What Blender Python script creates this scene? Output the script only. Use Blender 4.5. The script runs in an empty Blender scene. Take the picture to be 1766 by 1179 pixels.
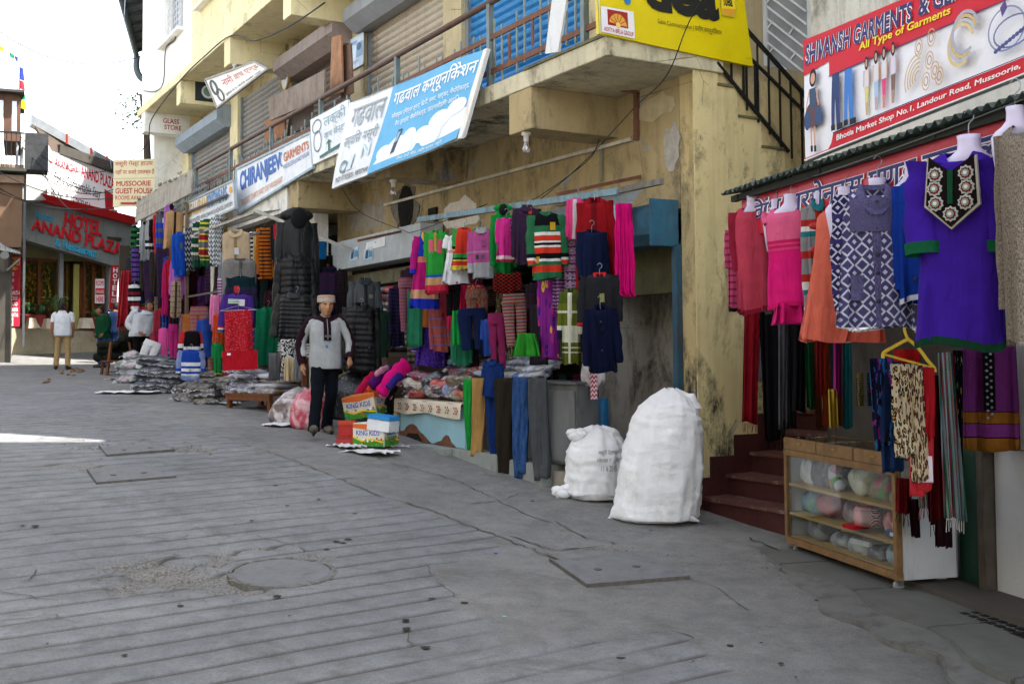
import bpy, bmesh, math, random
import numpy as np
from mathutils import Vector, Matrix, Quaternion
random.seed(7)
R = math.radians
S = bpy.context.scene
COL = S.collection
# ---------------------------------------------------------------- camera, sky, sun, exposure
FPX, PITCH, ROLL, HX, HY = 1900.0, R(2.5), .008, 883.0, 604.0     # calibrated on the 1766 x 1179 photograph
CY0 = HY - FPX*math.tan(PITCH)
cr0, cu0, CF = Vector((1,0,0)), Vector((0,-math.sin(PITCH),math.cos(PITCH))), Vector((0,math.cos(PITCH),math.sin(PITCH)))
CR = cr0*math.cos(ROLL) - cu0*math.sin(ROLL)
CU = cu0*math.cos(ROLL) + cr0*math.sin(ROLL)
cam = bpy.data.cameras.new('camera'); camo = bpy.data.objects.new('camera', cam); COL.objects.link(camo)
camo.matrix_world = Matrix(((CR.x,CU.x,-CF.x,0),(CR.y,CU.y,-CF.y,0),(CR.z,CU.z,-CF.z,0),(0,0,0,1)))
cam.sensor_width = 36; cam.lens = 36*FPX/1766; cam.shift_y = (CY0-589.5)/1766
cam.clip_start = .1; cam.clip_end = 2000
S.camera = camo
SUN_EL, SUN_DIR = R(56), Vector((.97,-.25,0)).normalized()
W = bpy.data.worlds.new('World'); S.world = W; W.use_nodes = True
wn, wl = W.node_tree.nodes, W.node_tree.links
sky = wn.new('ShaderNodeTexSky'); sky.sky_type = 'NISHITA'; sky.sun_disc = False
sky.sun_elevation = SUN_EL; sky.sun_rotation = math.atan2(SUN_DIR.x, SUN_DIR.y)
sky.air_density = 1.0; sky.dust_density = 3.5; sky.ozone_density = .6; sky.altitude = 1900
hs = wn.new('ShaderNodeHueSaturation'); hs.inputs['Saturation'].default_value = .3
wl.new(sky.outputs[0], hs.inputs['Color']); wl.new(hs.outputs[0], wn['Background'].inputs[0])
wn['Background'].inputs[1].default_value = .15
sl = bpy.data.lights.new('sun','SUN'); sl.energy = 3.2; sl.angle = R(.55); sl.color = (1,.95,.87)
so = bpy.data.objects.new('sun', sl); COL.objects.link(so)
so.rotation_euler = (SUN_DIR*math.cos(SUN_EL)+Vector((0,0,math.sin(SUN_EL)))).to_track_quat('Z','Y').to_euler()
so.location = (20,-5,30)
S.view_settings.view_transform = 'Standard'; S.view_settings.look = 'None'
S.view_settings.exposure = 2.3; S.view_settings.gamma = 1.0
S.cycles.use_denoising = True; S.cycles.max_bounces = 5; S.cycles.diffuse_bounces = 3; S.cycles.glossy_bounces = 2; S.cycles.use_adaptive_sampling = True; S.cycles.adaptive_threshold = .04; S.cycles.transparent_max_bounces = 8
S.cycles.sample_clamp_indirect = 6; S.cycles.caustics_reflective = False; S.cycles.caustics_refractive = False; W.cycles.sampling_method = 'MANUAL'; W.cycles.sample_map_resolution = 512
S.render.film_transparent = False
# ---------------------------------------------------------------- pixel -> place helpers
def ray(x, y): return CF + CR*((x-HX)/FPX) - CU*((y-CY0)/FPX)
class Frame:
    """a level frame: local X along a frontage, local Y into the building, Z up"""
    def __init__(s, o, phi):
        s.o = Vector((o[0],o[1])); s.phi = phi
        s.X = Vector((math.cos(phi),math.sin(phi))); s.Y = Vector((-math.sin(phi),math.cos(phi)))
    def at(s, px, py, y):
        d = ray(px,py); k = (y+s.Y.dot(s.o))/s.Y.dot(d.xy); P = d*k
        return Vector((s.X.dot(P.xy-s.o), y, P.z))
    def atx(s, px, py, x):
        d = ray(px,py); k = (x+s.X.dot(s.o))/s.X.dot(d.xy); P = d*k
        return Vector((x, s.Y.dot(P.xy-s.o), P.z))
    def w(s, x, y=None, z=None):
        if y is None: x, y, z = x
        v = s.o + s.X*x + s.Y*y
        return Vector((v.x, v.y, z))
TH = R(30.4)
FM = Frame((1.763,10.314), TH-math.pi/2)                 # the long building; origin at its near corner
FQ = Frame((2.556,7.42), math.atan2(1.523,-.374)-math.pi) # the garment shop at the right
U2 = Vector((-math.sin(TH), math.cos(TH)))               # up the street
SK = [(-30,-3.0),(-10,-2.1),(0,-1.86),(5,-1.70),(7.5,-1.545),(10,-1.285),(12.4,-1.04),(16,-.83),(20,-.67),(23.6,-.56),(30,-.41),(34,-.2),(38,.12),(44,.5),(80,2.5),(400,20)]
def zs(s):
    for (a,b),(c,d) in zip(SK,SK[1:]):
        if s <= c:
            return b+(d-b)*(s-a)/(c-a)
    return SK[-1][1]
def gz(x, y):
    s = x*U2.x+y*U2.y
    return .25*zs(s-.9)+.5*zs(s)+.25*zs(s+.9)
def gp(px, py):
    """where the sight line through a pixel meets the ground"""
    d = ray(px,py); k = 3.0
    for i in range(4000):
        P = d*k
        if P.z <= gz(P.x,P.y): return Vector((P.x,P.y,gz(P.x,P.y)))
        k += .02
    return d*40
def gl(F, x, y): v = F.w(x,y,0); return gz(v.x, v.y)      # ground height at a frame position
# ---------------------------------------------------------------- colour + materials
def lin(c):
    if isinstance(c, str):
        c = c.lstrip('#'); c = [int(c[i:i+2],16)/255 for i in (0,2,4)]
        return tuple(v/12.92 if v <= .04045 else ((v+.055)/1.055)**2.4 for v in c)
    return tuple(c)
class NT:
    def __init__(s, name):
        s.m = bpy.data.materials.new(name); s.m.use_nodes = True
        s.t = s.m.node_tree; s.n = s.t.nodes; s.b = s.n['Principled BSDF']; s.b.inputs['Specular IOR Level'].default_value = .3
    def new(s, ty, **kw):
        n = s.n.new('ShaderNode'+ty)
        for k, v in kw.items(): setattr(n, k, v)
        return n
    def l(s, a, b): s.t.links.new(a, b)
    def inp(s, sock, v):
        if hasattr(v, 'is_output'): s.l(v, sock)
        elif isinstance(v, (tuple,list)): sock.default_value = tuple(v)+((1,) if len(v)==3 and len(sock.default_value)==4 else ())
        else: sock.default_value = v
    def math(s, op, a, b=0.0, c=None):
        n = s.new('Math', operation=op); s.inp(n.inputs[0],a); s.inp(n.inputs[1],b)
        if c is not None: s.inp(n.inputs[2],c)
        return n.outputs[0]
    def mix(s, f, a, b, mode='MIX'):
        n = s.new('Mix', data_type='RGBA', blend_type=mode)
        s.inp(n.inputs[0],f); s.inp(n.inputs[6],a); s.inp(n.inputs[7],b); return n.outputs[2]
    def ramp(s, f, stops, interp='LINEAR'):
        n = s.new('ValToRGB'); e = n.color_ramp; e.interpolation = interp
        while len(e.elements) < len(stops): e.elements.new(1.0)
        for i,(p,c) in enumerate(stops):
            e.elements[i].position = p; e.elements[i].color = (c,c,c,1) if isinstance(c,(int,float)) else tuple(c)+(1,)
        s.inp(n.inputs[0], f); return n.outputs[0]
    def coord(s, kind='Object', scale=(1,1,1), rot=(0,0,0)):
        t = s.new('TexCoord'); mp = s.new('Mapping'); s.l(t.outputs[kind], mp.inputs[0])
        mp.inputs['Scale'].default_value = scale; mp.inputs['Rotation'].default_value = rot; return mp.outputs[0]
    def noise(s, vec, scale, detail=4, rough=.6, dist=0):
        n = s.new('TexNoise'); s.l(vec, n.inputs['Vector']); n.inputs['Scale'].default_value = scale
        n.inputs['Detail'].default_value = detail; n.inputs['Roughness'].default_value = rough; n.inputs['Distortion'].default_value = dist
        return n.outputs['Fac']
    def voro(s, vec, scale, feature='F1', out='Distance'):
        n = s.new('TexVoronoi', feature=feature); s.l(vec, n.inputs['Vector']); n.inputs['Scale'].default_value = scale; return n.outputs[out]
    def bump(s, h, strength=.3, dist=.01):
        n = s.new('Bump'); n.inputs['Strength'].default_value = strength; n.inputs['Distance'].default_value = dist
        s.l(h, n.inputs['Height']); s.l(n.outputs[0], s.b.inputs['Normal'])
    def done(s, col, rough=.8, metal=0, coat=0, spec=None):
        s.inp(s.b.inputs['Base Color'], col); s.inp(s.b.inputs['Roughness'], rough); s.b.inputs['Metallic'].default_value = metal
        if coat: s.b.inputs['Coat Weight'].default_value = coat; s.b.inputs['Coat Roughness'].default_value = .12
        if spec is not None: s.b.inputs['Specular IOR Level'].default_value = spec
        return s.m
_mc = {}
def paint(col, rough=.7, var=.12, vs=3.0, dirt=.0, dcol='#3a342c', bump=.15, bs=40, metal=0, coat=0, streak=0, spec=.3, key=''):
    """a plain surface with uneven tone, grime and fine relief"""
    k = (str(col),rough,var,vs,dirt,dcol,bump,bs,metal,coat,streak,spec,key)
    if k in _mc: return _mc[k]
    t = NT('paint'); c = lin(col); v = t.coord()
    f = t.noise(v, vs, 3, .65)
    lo = tuple(x*(1-var) for x in c); hi = tuple(min(1,x*(1+var)) for x in c)
    o = t.ramp(f, [(.3,lo),(.7,hi)])
    if dirt:
        v2 = t.coord(scale=(1,1,.25)); g = t.noise(v2, vs*1.3+1.5, 4, .7)
        o = t.mix(t.ramp(g, [(.585-dirt*.2,0.0),(.73,min(1,dirt*1.5))]), o, lin(dcol))
    if streak:
        v3 = t.coord(scale=(9,9,.35)); g = t.noise(v3, 1.6, 3, .6)
        o = t.mix(t.ramp(g, [(.55,0.0),(.75,streak)]), o, lin(dcol))
    t.bump(t.noise(v, bs, 1, .6), bump, .01)
    _mc[k] = t.done(o, rough, metal, coat, spec); return _mc[k]
def cloth(col, pat=None, c2='#ffffff', c3='#000000', n=10, m=None, bands=None, rough=.9, th=.5, knit=1, shine=0):
    """a garment material; UV is (x/width, drop/length)"""
    k = ('cl',str(col),pat,str(c2),str(c3),n,m,str(bands),rough,th,knit,shine)
    if k in _mc: return _mc[k]
    t = NT('cloth'); dk = lambda q_: tuple(x*.86 for x in lin(q_)); a, b, c = dk(col), dk(c2), dk(c3)
    uv = t.new('UVMap').outputs[0]; sp = t.new('SeparateXYZ'); t.l(uv, sp.inputs[0]); u, v = sp.outputs[0], sp.outputs[1]
    m = m or n
    fr = lambda x, k_: t.math('FRACT', t.math('MULTIPLY', x, k_))
    o = a
    if bands: o = t.ramp(v, [(p, dk(q)) for p, q in bands], 'CONSTANT')
    if pat == 'stripes': o = t.mix(t.math('LESS_THAN', fr(v,n), th), o, b)
    elif pat == 'vstripes': o = t.mix(t.math('LESS_THAN', fr(u,n), th), o, b)
    elif pat == 'mstripes':
        o = t.mix(t.math('LESS_THAN', fr(v,n), th), o, b); o = t.mix(t.math('LESS_THAN', fr(v,n*1.0), th*.35), o, c)
    elif pat == 'vmulti':
        o = t.mix(t.math('LESS_THAN', fr(u,n), th), o, b); o = t.mix(t.math('LESS_THAN', fr(u,n*1.7), .3), o, c)
    elif pat == 'check':
        o = t.mix(t.math('LESS_THAN', fr(u,n), th), o, b); o = t.mix(t.math('MULTIPLY', t.math('LESS_THAN', fr(v,m), th), .6), o, c)
    elif pat == 'squares':
        x = t.math('LESS_THAN', fr(u,n), .5); y = t.math('LESS_THAN', fr(v,m), .5)
        o = t.mix(t.math('ABSOLUTE', t.math('SUBTRACT', x, y)), o, b)
    elif pat in ('diamond','fair','zigzag'):
        x = t.math('ABSOLUTE', t.math('SUBTRACT', fr(u,n), .5)); y = t.math('ABSOLUTE', t.math('SUBTRACT', fr(v,m), .5))
        d = t.math('ADD', x, y)
        if pat == 'zigzag': o = t.mix(t.math('LESS_THAN', t.math('FRACT', t.math('ADD', t.math('MULTIPLY', v, m), t.math('MULTIPLY', x, 1.2))), th), o, b)
        else:
            o = t.mix(t.math('LESS_THAN', t.math('FRACT', t.math('MULTIPLY', d, 2.0)), th), o, b)
            if pat == 'fair': o = t.mix(t.math('LESS_THAN', fr(v, m/2), .18), o, c)
    elif pat == 'leopard':
        d = t.voro(uv, n); f = t.noise(uv, n*1.5, 2)
        o = t.mix(t.math('LESS_THAN', d, .52), o, c); o = t.mix(t.math('LESS_THAN', t.math('ADD', d, t.math('MULTIPLY', f, .25)), .42), o, b)
    elif pat == 'camo':
        f = t.noise(uv, n, 2, .5, .6); g = t.noise(t.coord('UV', (1.3,1.3,1), (0,0,1)), n*1.1, 2, .5, .5)
        o = t.mix(t.math('GREATER_THAN', f, .55), o, b); o = t.mix(t.math('GREATER_THAN', g, .56), o, c)
        o = t.mix(t.math('LESS_THAN', f, .36), o, lin('#171512'))
    elif pat == 'dots': o = t.mix(t.math('LESS_THAN', t.voro(uv, n), th*.5), o, b)
    elif pat == 'floral':
        d = t.voro(uv, n); cc = t.voro(uv, n, out='Color'); s2 = t.new('SeparateColor'); t.l(cc, s2.inputs[0])
        pal = t.ramp(s2.outputs[0], [(0,a),(.3,b),(.55,c),(.8,lin('#d8b13a'))], 'CONSTANT')
        o = t.mix(t.math('LESS_THAN', d, th), o, pal); o = t.mix(t.math('LESS_THAN', d, th*.3), o, b)
    elif pat == 'mottle':
        o = t.mix(t.ramp(t.noise(uv, n, 5, .75), [(.38,0.0),(.62,1.0)]), o, b)
    elif pat == 'lace':
        o = t.mix(t.math('LESS_THAN', t.voro(uv, n), .3), o, b)
    vo = t.coord(); f = t.noise(vo, 9, 2, .6)
    o = t.mix(1.0, o, t.ramp(f, [(.25,.78),(.75,1.0)]), 'MULTIPLY')
    h = t.math('ADD', t.noise(t.coord(scale=(1,1,.3)), 17, 2, .55, .8), t.math('MULTIPLY', t.noise(vo, 120, 1, .5), .12*knit))
    t.bump(h, .55, .035)
    _mc[k] = t.done(o, rough if not shine else .5, 0, 0, .08 if not shine else .3); return _mc[k]
def plastic_wrap(col, c2=None, key=0):
    """folded cloth seen through crinkled clear film"""
    k = ('pw',str(col),str(c2),key)
    if k in _mc: return _mc[k]
    t = NT('wrapped_cloth'); v = t.coord(); a = lin(col)
    o = a
    if c2: o = t.mix(t.ramp(t.noise(v, 4+key, 2, .6, .8), [(.42,0.0),(.58,1.0)]), a, lin(c2))
    cr = t.noise(v, 9, 2, .55, 1.6)
    o = t.mix(t.ramp(cr, [(.55,0.0),(.66,.15),(.72,.03)]), o, (.45,.47,.5))
    t.bump(t.noise(v, 11, 3, .6, 1.8), .6, .04)
    t.b.inputs['Coat Weight'].default_value = .55; t.b.inputs['Coat Roughness'].default_value = .2
    _mc[k] = t.done(o, .55); return _mc[k]
def film():
    if 'film' in _mc: return _mc['film']
    t = NT('clear_film'); v = t.coord()
    t.bump(t.noise(v, 14, 4, .6, 2.0), .9, .03)
    tr = t.new('BsdfTransparent'); mx = t.new('MixShader')
    f = t.ramp(t.noise(v, 10, 4, .6, 2.5), [(.42,.1),(.58,.42)])
    t.l(f, mx.inputs[0]); t.l(tr.outputs[0], mx.inputs[1]); t.l(t.b.outputs[0], mx.inputs[2])
    t.l(mx.outputs[0], t.n['Material Output'].inputs[0])
    _mc['film'] = t.done((.8,.82,.85), .18); return _mc['film']
def glass(tint=(.9,.95,.95), rough=.03, solid=.12):
    k = ('gl',tint,rough,solid)
    if k in _mc: return _mc[k]
    t = NT('glass'); tr = t.new('BsdfTransparent'); tr.inputs[0].default_value = tint+(1,); gl_ = t.new('BsdfGlossy'); gl_.inputs['Roughness'].default_value = rough
    fz = t.new('LayerWeight'); mx = t.new('MixShader')
    f = t.math('ADD', t.math('MULTIPLY', t.math('POWER', fz.outputs['Facing'], 4.0), .5), .025+solid*.25); t.l(f, mx.inputs[0]); t.l(tr.outputs[0], mx.inputs[1]); t.l(gl_.outputs[0], mx.inputs[2])
    t.l(mx.outputs[0], t.n['Material Output'].inputs[0]); _mc[k] = t.m; return t.m
def flat(col, rough=.6, spec=.25): return paint(col, rough, .05, 6, bump=.04, spec=spec)
# ---------------------------------------------------------------- mesh builder
class MB:
    def __init__(s): s.v = []; s.f = []; s.mi = []; s.uv = None
    def add(s, vs, fs, mi=0):
        o = len(s.v); s.v += [tuple(p) for p in vs]; s.f += [tuple(i+o for i in f) for f in fs]; s.mi += [mi]*len(fs); return s
    def box(s, x0, x1, y0, y1, z0, z1, mi=0):
        p = [(x,y,z) for z in (z0,z1) for y in (y0,y1) for x in (x0,x1)]
        return s.add(p, [(0,2,3,1),(4,5,7,6),(0,1,5,4),(2,6,7,3),(0,4,6,2),(1,3,7,5)], mi)
    def obox(s, P, ax, ay, az, mi=0):
        P, ax, ay, az = map(Vector, (P,ax,ay,az))
        p = [P+ax*i+ay*j+az*k for k in (-1,1) for j in (-1,1) for i in (-1,1)]
        return s.add(p, [(0,2,3,1),(4,5,7,6),(0,1,5,4),(2,6,7,3),(0,4,6,2),(1,3,7,5)], mi)
    def bar(s, A, B, w, h=None, mi=0, up=(0,0,1)):
        A, B = Vector(A), Vector(B); h = h or w; d = (B-A); L = d.length
        if L < 1e-6: return s
        d /= L; up = Vector(up)
        if abs(d.dot(up)) > .99: up = Vector((1,0,0))
        sx = d.cross(up).normalized(); sy = sx.cross(d)
        return s.obox((A+B)/2, sx*w/2, d*L/2, sy*h/2, mi)
    def rings(s, rs, closed=True, cap=(False,False), mi=0):
        n = len(rs[0]); vs = [p for r in rs for p in r]; fs = []
        for j in range(len(rs)-1):
            for i in range(n if closed else n-1):
                k = (i+1)%n; fs.append((j*n+i, j*n+k, (j+1)*n+k, (j+1)*n+i))
        if cap[0]: fs.append(tuple(reversed(range(n))))
        if cap[1]: fs.append(tuple((len(rs)-1)*n+i for i in range(n)))
        return s.add(vs, fs, mi)
    def tube(s, pts, r, n=8, cap=True, mi=0, flatten=1.0):
        pts = [Vector(p) for p in pts]; rr = r if isinstance(r,(list,tuple)) else [r]*len(pts); rs = []
        ref = None
        for i, p in enumerate(pts):
            d = (pts[min(i+1,len(pts)-1)]-pts[max(i-1,0)]).normalized()
            if ref is None: ref = Vector((0,1,0)) if abs(d.y) < .9 else Vector((1,0,0))
            a = d.cross(ref).normalized(); b = a.cross(d).normalized(); ref = b
            rs.append([p+a*math.cos(2*math.pi*k/n)*rr[i]+b*math.sin(2*math.pi*k/n)*rr[i]*flatten for k in range(n)])
        return s.rings(rs, True, (cap,cap), mi)
    def prism(s, pts, d, mi=0):
        """a closed polygon pushed along d"""
        d = Vector(d); n = len(pts); pts = [Vector(p) for p in pts]
        return s.add(pts+[p+d for p in pts], [tuple(range(n)), tuple(reversed(range(n,2*n)))]+[(i,i+n,(i+1)%n+n,(i+1)%n) for i in range(n)], mi)
    def lathe(s, prof, c=(0,0,0), n=16, mi=0, cap=(True,True)):
        c = Vector(c)
        return s.rings([[c+Vector((r*math.cos(2*math.pi*k/n), r*math.sin(2*math.pi*k/n), z)) for k in range(n)] for r, z in prof], True, cap, mi)
    def ball(s, c, r, n=8, mi=0, sc=(1,1,1)):
        c = Vector(c); m = max(4, n//2)
        rs = [[c+Vector((sc[0]*r*math.sin(math.pi*j/m)*math.cos(2*math.pi*k/n), sc[1]*r*math.sin(math.pi*j/m)*math.sin(2*math.pi*k/n), sc[2]*r*math.cos(math.pi*j/m))) for k in range(n)] for j in range(m+1)]
        return s.rings(rs, True, (False,False), mi)
    def wires(s, pts, r, n=5): return s.tube(pts, r, n)
    def build(s, name, mats, parent=None, smooth=False, uv=None, bevel=0, subsurf=0, fix=True):
        me = bpy.data.meshes.new(name); me.from_pydata(s.v, [], s.f)
        ms = mats if isinstance(mats,(list,tuple)) else [mats]
        for m in ms: me.materials.append(m)
        if len(ms) > 1: me.polygons.foreach_set('material_index', s.mi)
        if fix or bevel:
            bm = bmesh.new(); bm.from_mesh(me)
            bmesh.ops.remove_doubles(bm, verts=bm.verts, dist=1e-5)
            if fix: bmesh.ops.recalc_face_normals(bm, faces=bm.faces)
            if bevel: bmesh.ops.bevel(bm, geom=[e for e in bm.edges if len(e.link_faces)==2 and e.calc_face_angle(0) > .6], offset=bevel, segments=2, affect='EDGES', clamp_overlap=True)
            bm.to_mesh(me); bm.free()
        if smooth: me.polygons.foreach_set('use_smooth', [True]*len(me.polygons))
        if uv:
            w, h = uv; L = me.uv_layers.new(name='UVMap')
            co = np.empty(len(me.vertices)*3); me.vertices.foreach_get('co', co); co = co.reshape(-1,3)
            li = np.empty(len(me.loops), dtype=np.int32); me.loops.foreach_get('vertex_index', li)
            q = np.stack([co[li,0]/w+.5, -co[li,2]/h], 1)
            L.data.foreach_set('uv', q.ravel().astype(np.float32))
        o = bpy.data.objects.new(name, me); COL.objects.link(o)
        if parent: o.parent = parent
        if subsurf:
            md = o.modifiers.new('Subdivision','SUBSURF'); md.levels = subsurf; md.render_levels = subsurf
        return o
def tag(o, label=None, cat=None, group=None, kind=None):
    if label: o['label'] = label
    if cat: o['category'] = cat
    if group: o['group'] = group
    if kind: o['kind'] = kind
    return o
def thing(name, label=None, cat=None, loc=(0,0,0), rz=0, group=None, kind=None):
    o = bpy.data.objects.new(name, None); COL.objects.link(o); o.empty_display_size = .1
    o.location = loc; o.rotation_euler = (0,0,rz); return tag(o, label, cat, group, kind)
def fthing(F, name, label=None, cat=None, group=None, kind=None, z=0.0):
    return thing(name, label, cat, (F.o.x,F.o.y,z), F.phi, group, kind)
def copies(o, parent=None):
    c = o.copy(); COL.objects.link(c)
    if parent: c.parent = parent
    for ch in list(o.children): copies(ch, c)
    return c
def smooth_path(pts, k=6):
    pts = [Vector(p) for p in pts]; out = []
    for i in range(len(pts)-1):
        p0, p1, p2, p3 = pts[max(i-1,0)], pts[i], pts[i+1], pts[min(i+2,len(pts)-1)]
        for j in range(k):
            t = j/k; out.append(.5*((2*p1)+(p2-p0)*t+(2*p0-5*p1+4*p2-p3)*t*t+(3*p1-p0-3*p2+p3)*t**3))
    return out+[pts[-1]]
def sag(A, B, d, n=14):
    A, B = Vector(A), Vector(B); return [A.lerp(B,i/n)+Vector((0,0,-d*4*(i/n)*(1-i/n))) for i in range(n+1)]
# ---------------------------------------------------------------- flat print and lettering on boards
_txt = []          # (FONT object, placing function) converted to meshes in one go
class Board:
    """a thin panel through four corners (bottom-left, bottom-right, top-right, top-left); print sits just proud of it"""
    def __init__(s, parent, corners, thick=.02, mat=None, name='panel', rip=0.0):
        s.rip = rip
        s.c = [Vector(c) for c in corners]; s.p = parent
        n = (s.c[1]-s.c[0]).cross(s.c[3]-s.c[0]).normalized(); s.n = n
        g = MB(); NN = 24 if rip else 6
        fr = [[s.q(i/NN,j/NN,0) for i in range(NN+1)] for j in range(NN+1)]; bk = [[p-n*thick for p in r] for r in fr]
        for lay, fl in ((fr,1),(bk,0)):
            vs = [p for r in lay for p in r]; fs = [(j*(NN+1)+i, j*(NN+1)+i+1, (j+1)*(NN+1)+i+1, (j+1)*(NN+1)+i) for j in range(NN) for i in range(NN)]
            g.add(vs, fs if fl else [tuple(reversed(f)) for f in fs])
        c = s.c
        for i in range(4):
            A, B = c[i], c[(i+1)%4]; g.add([A,B,B-n*thick,A-n*thick], [(0,3,2,1)])
        s.o = g.build(name, mat, parent, fix=False); s.k = 0
    def q(s, u, v, off):
        a, b, c, d = s.c; off += s.rip*(math.sin(7*u+2.5*v)+.6*math.sin(13*u-4*v+1)+.5*math.sin(5*v+3*u*u)); return (a*(1-u)+b*u)*(1-v)+(d*(1-u)+c*u)*v + s.n*off
    def lift(s): s.k += 1; return (.004 if s.rip else .002)+.0012*min(s.k,4)+.0003*s.k
    def poly(s, pts, col, name='print', rough=.6):
        off = s.lift(); g = MB()
        if s.rip:                                  # cut the print so that it follows the ripples of the sheet
            bm = bmesh.new(); bm.faces.new([bm.verts.new((u,v,0)) for u,v in pts])
            us = [p[0] for p in pts]; vs_ = [p[1] for p in pts]
            for k in range(1,24):
                if min(us) < k/24 < max(us): bmesh.ops.bisect_plane(bm, geom=bm.verts[:]+bm.edges[:]+bm.faces[:], plane_co=(k/24,0,0), plane_no=(1,0,0))
                if min(vs_) < k/24 < max(vs_): bmesh.ops.bisect_plane(bm, geom=bm.verts[:]+bm.edges[:]+bm.faces[:], plane_co=(0,k/24,0), plane_no=(0,1,0))
            bm.verts.index_update(); g.add([s.q(v.co.x,v.co.y,off) for v in bm.verts], [tuple(v.index for v in f.verts) for f in bm.faces]); bm.free()
        else: g.add([s.q(u,v,off) for u,v in pts], [tuple(range(len(pts)))])
        return g.build(name, flat(col, rough), s.o, fix=False)
    def rect(s, u0, v0, u1, v1, col, name='print'): return s.poly([(u0,v0),(u1,v0),(u1,v1),(u0,v1)], col, name)
    def strip(s, pts, wd, col, name='print'):
        off = s.lift(); g = MB(); P = [Vector((u,v)) for u,v in pts]
        asp = (s.c[1]-s.c[0]).length/(s.c[3]-s.c[0]).length; L = []; Rr = []
        for i, p in enumerate(P):
            d = P[min(i+1,len(P)-1)]-P[max(i-1,0)]; d = Vector((d.x*asp,d.y)).normalized(); nn = Vector((-d.y/asp,d.x))*wd/2
            L.append(s.q(*(p+nn),off)); Rr.append(s.q(*(p-nn),off))
        n = len(P); g.add(L+Rr, [(i+n,i+1+n,i+1,i) for i in range(n-1)]); return g.build(name, flat(col), s.o, fix=False)
    def disc(s, u, v, ru, rv, col, name='print', n=24, a0=0, a1=2*math.pi):
        return s.poly([(u+ru*math.cos(a0+(a1-a0)*i/n), v+rv*math.sin(a0+(a1-a0)*i/n)) for i in range(n)], col, name)
    def ring(s, u, v, ru, rv, wd, col, name='print', n=24, a0=0, a1=2*math.pi):
        return s.strip([(u+ru*math.cos(a0+(a1-a0)*i/n), v+rv*math.sin(a0+(a1-a0)*i/n)) for i in range(n+1)], wd, col, name)
    def text(s, body, u0, v0, u1, v1, col, bold=.012, shear=0, relief=0.0, outline=None, v_slope=0):
        if outline: s.text(body, u0, v0, u1, v1, outline[0], bold+outline[1], shear, relief, None, v_slope)
        cu = bpy.data.curves.new('lettering','FONT'); cu.body = body; cu.shear = shear; cu.size = 1
        cu.resolution_u = 3
        if bold or relief: cu.bevel_depth = bold; cu.bevel_resolution = 0; cu.extrude = .01
        o = bpy.data.objects.new('lettering', cu); COL.objects.link(o)
        _txt.append((o, s, (u0,v0,u1,v1), flat(col,.55), s.lift(), relief, v_slope))
def flush_text():
    bpy.context.view_layer.update()
    dg = bpy.context.evaluated_depsgraph_get()
    for o, b, (u0,v0,u1,v1), m, off, relief, vsl in _txt:
        ev = o.evaluated_get(dg); src = ev.to_mesh()
        n = len(src.vertices); co = np.empty(n*3); src.vertices.foreach_get('co', co); co = co.reshape(-1,3)
        if not n: ev.to_mesh_clear(); continue
        mn, mx = co.min(0), co.max(0); d = np.maximum(mx-mn, 1e-6)
        zmid = co[:,2]
        fs = [tuple(p.vertices) for p in src.polygons]
        if not relief:
            keep = [f for f, p in zip(fs, src.polygons) if p.normal.z > -.2]; fs = keep
        vs = []
        for x, y, z in co:
            u = u0+(u1-u0)*(x-mn[0])/d[0]; v = v0+(v1-v0)*(y-mn[1])/d[1]+vsl*(x-mn[0])/d[0]
            k = (z-mn[2])/d[2] if d[2] > 1e-5 else 0
            vs.append(b.q(u, v, off+(relief*k if relief else .0006*k)))
        ev.to_mesh_clear()
        me = bpy.data.meshes.new('lettering'); me.from_pydata(vs, [], fs); me.materials.append(m)
        t = bpy.data.objects.new('lettering', me); COL.objects.link(t); t.parent = b.o
    for o, *_ in _txt:
        c = o.data; bpy.data.objects.remove(o); bpy.data.curves.remove(c)
    _txt.clear()

class WrapBoard(Board):
    """print wrapped on a rounded side: u runs round, v up; geometry (radius across, radius deep, a0, a1, z0, z1)"""
    def __init__(s, parent, geo, mat): s.geo = geo; s.rip = 0; super().__init__(parent, [(0,0,0),(1,0,0),(1,0,1),(0,0,1)], .001, mat)
    def q(s, u, v, off):
        rx, ry, a0, a1, z0, z1 = s.geo; a = a0+(a1-a0)*u; return Vector((rx*math.sin(a)*(1+off), -ry*math.cos(a)-(off if off else -.04), z0+(z1-z0)*v))
# ================================================================ GROUND
def pip(x, y, poly):
    ins = np.zeros(x.shape, bool); n = len(poly)
    for i in range(n):
        (x1,y1),(x2,y2) = poly[i], poly[(i+1)%n]
        c = ((y1 > y) != (y2 > y)) & (x < (x2-x1)*(y-y1)/(y2-y1+1e-12)+x1); ins ^= c
    return ins
def vnoise(x, y, f, seed=0):
    """smooth value noise, numpy"""
    rs = np.random.RandomState(seed); T = rs.rand(64,64); x = x*f; y = y*f
    i = np.floor(x).astype(int); j = np.floor(y).astype(int); u = x-i; v = y-j; u = u*u*(3-2*u); v = v*v*(3-2*v)
    g = lambda a, b: T[a%64, b%64]
    return (g(i,j)*(1-u)+g(i+1,j)*u)*(1-v)+(g(i,j+1)*(1-u)+g(i+1,j+1)*u)*v
NV = Vector((-math.cos(TH),-math.sin(TH))); SC = FM.o.dot(U2)
PITCHG = .25
rows = list(np.arange(-40,0,2.0)); gi = []
s_ = 0.0
while s_ < 24:
    for d in (-.028,-.013,.013,.028,PITCHG*.5): rows.append(s_+d)
    s_ += PITCHG
rows += list(np.arange(s_,70,.6))+list(np.arange(70,380,20))
cols = list(np.arange(-60,-4,4.0))+list(np.arange(-4,-.4,.4))+list(np.arange(-.4,8.2,.05))+list(np.arange(8.2,14,.4))+list(np.arange(14,120,6))
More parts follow.
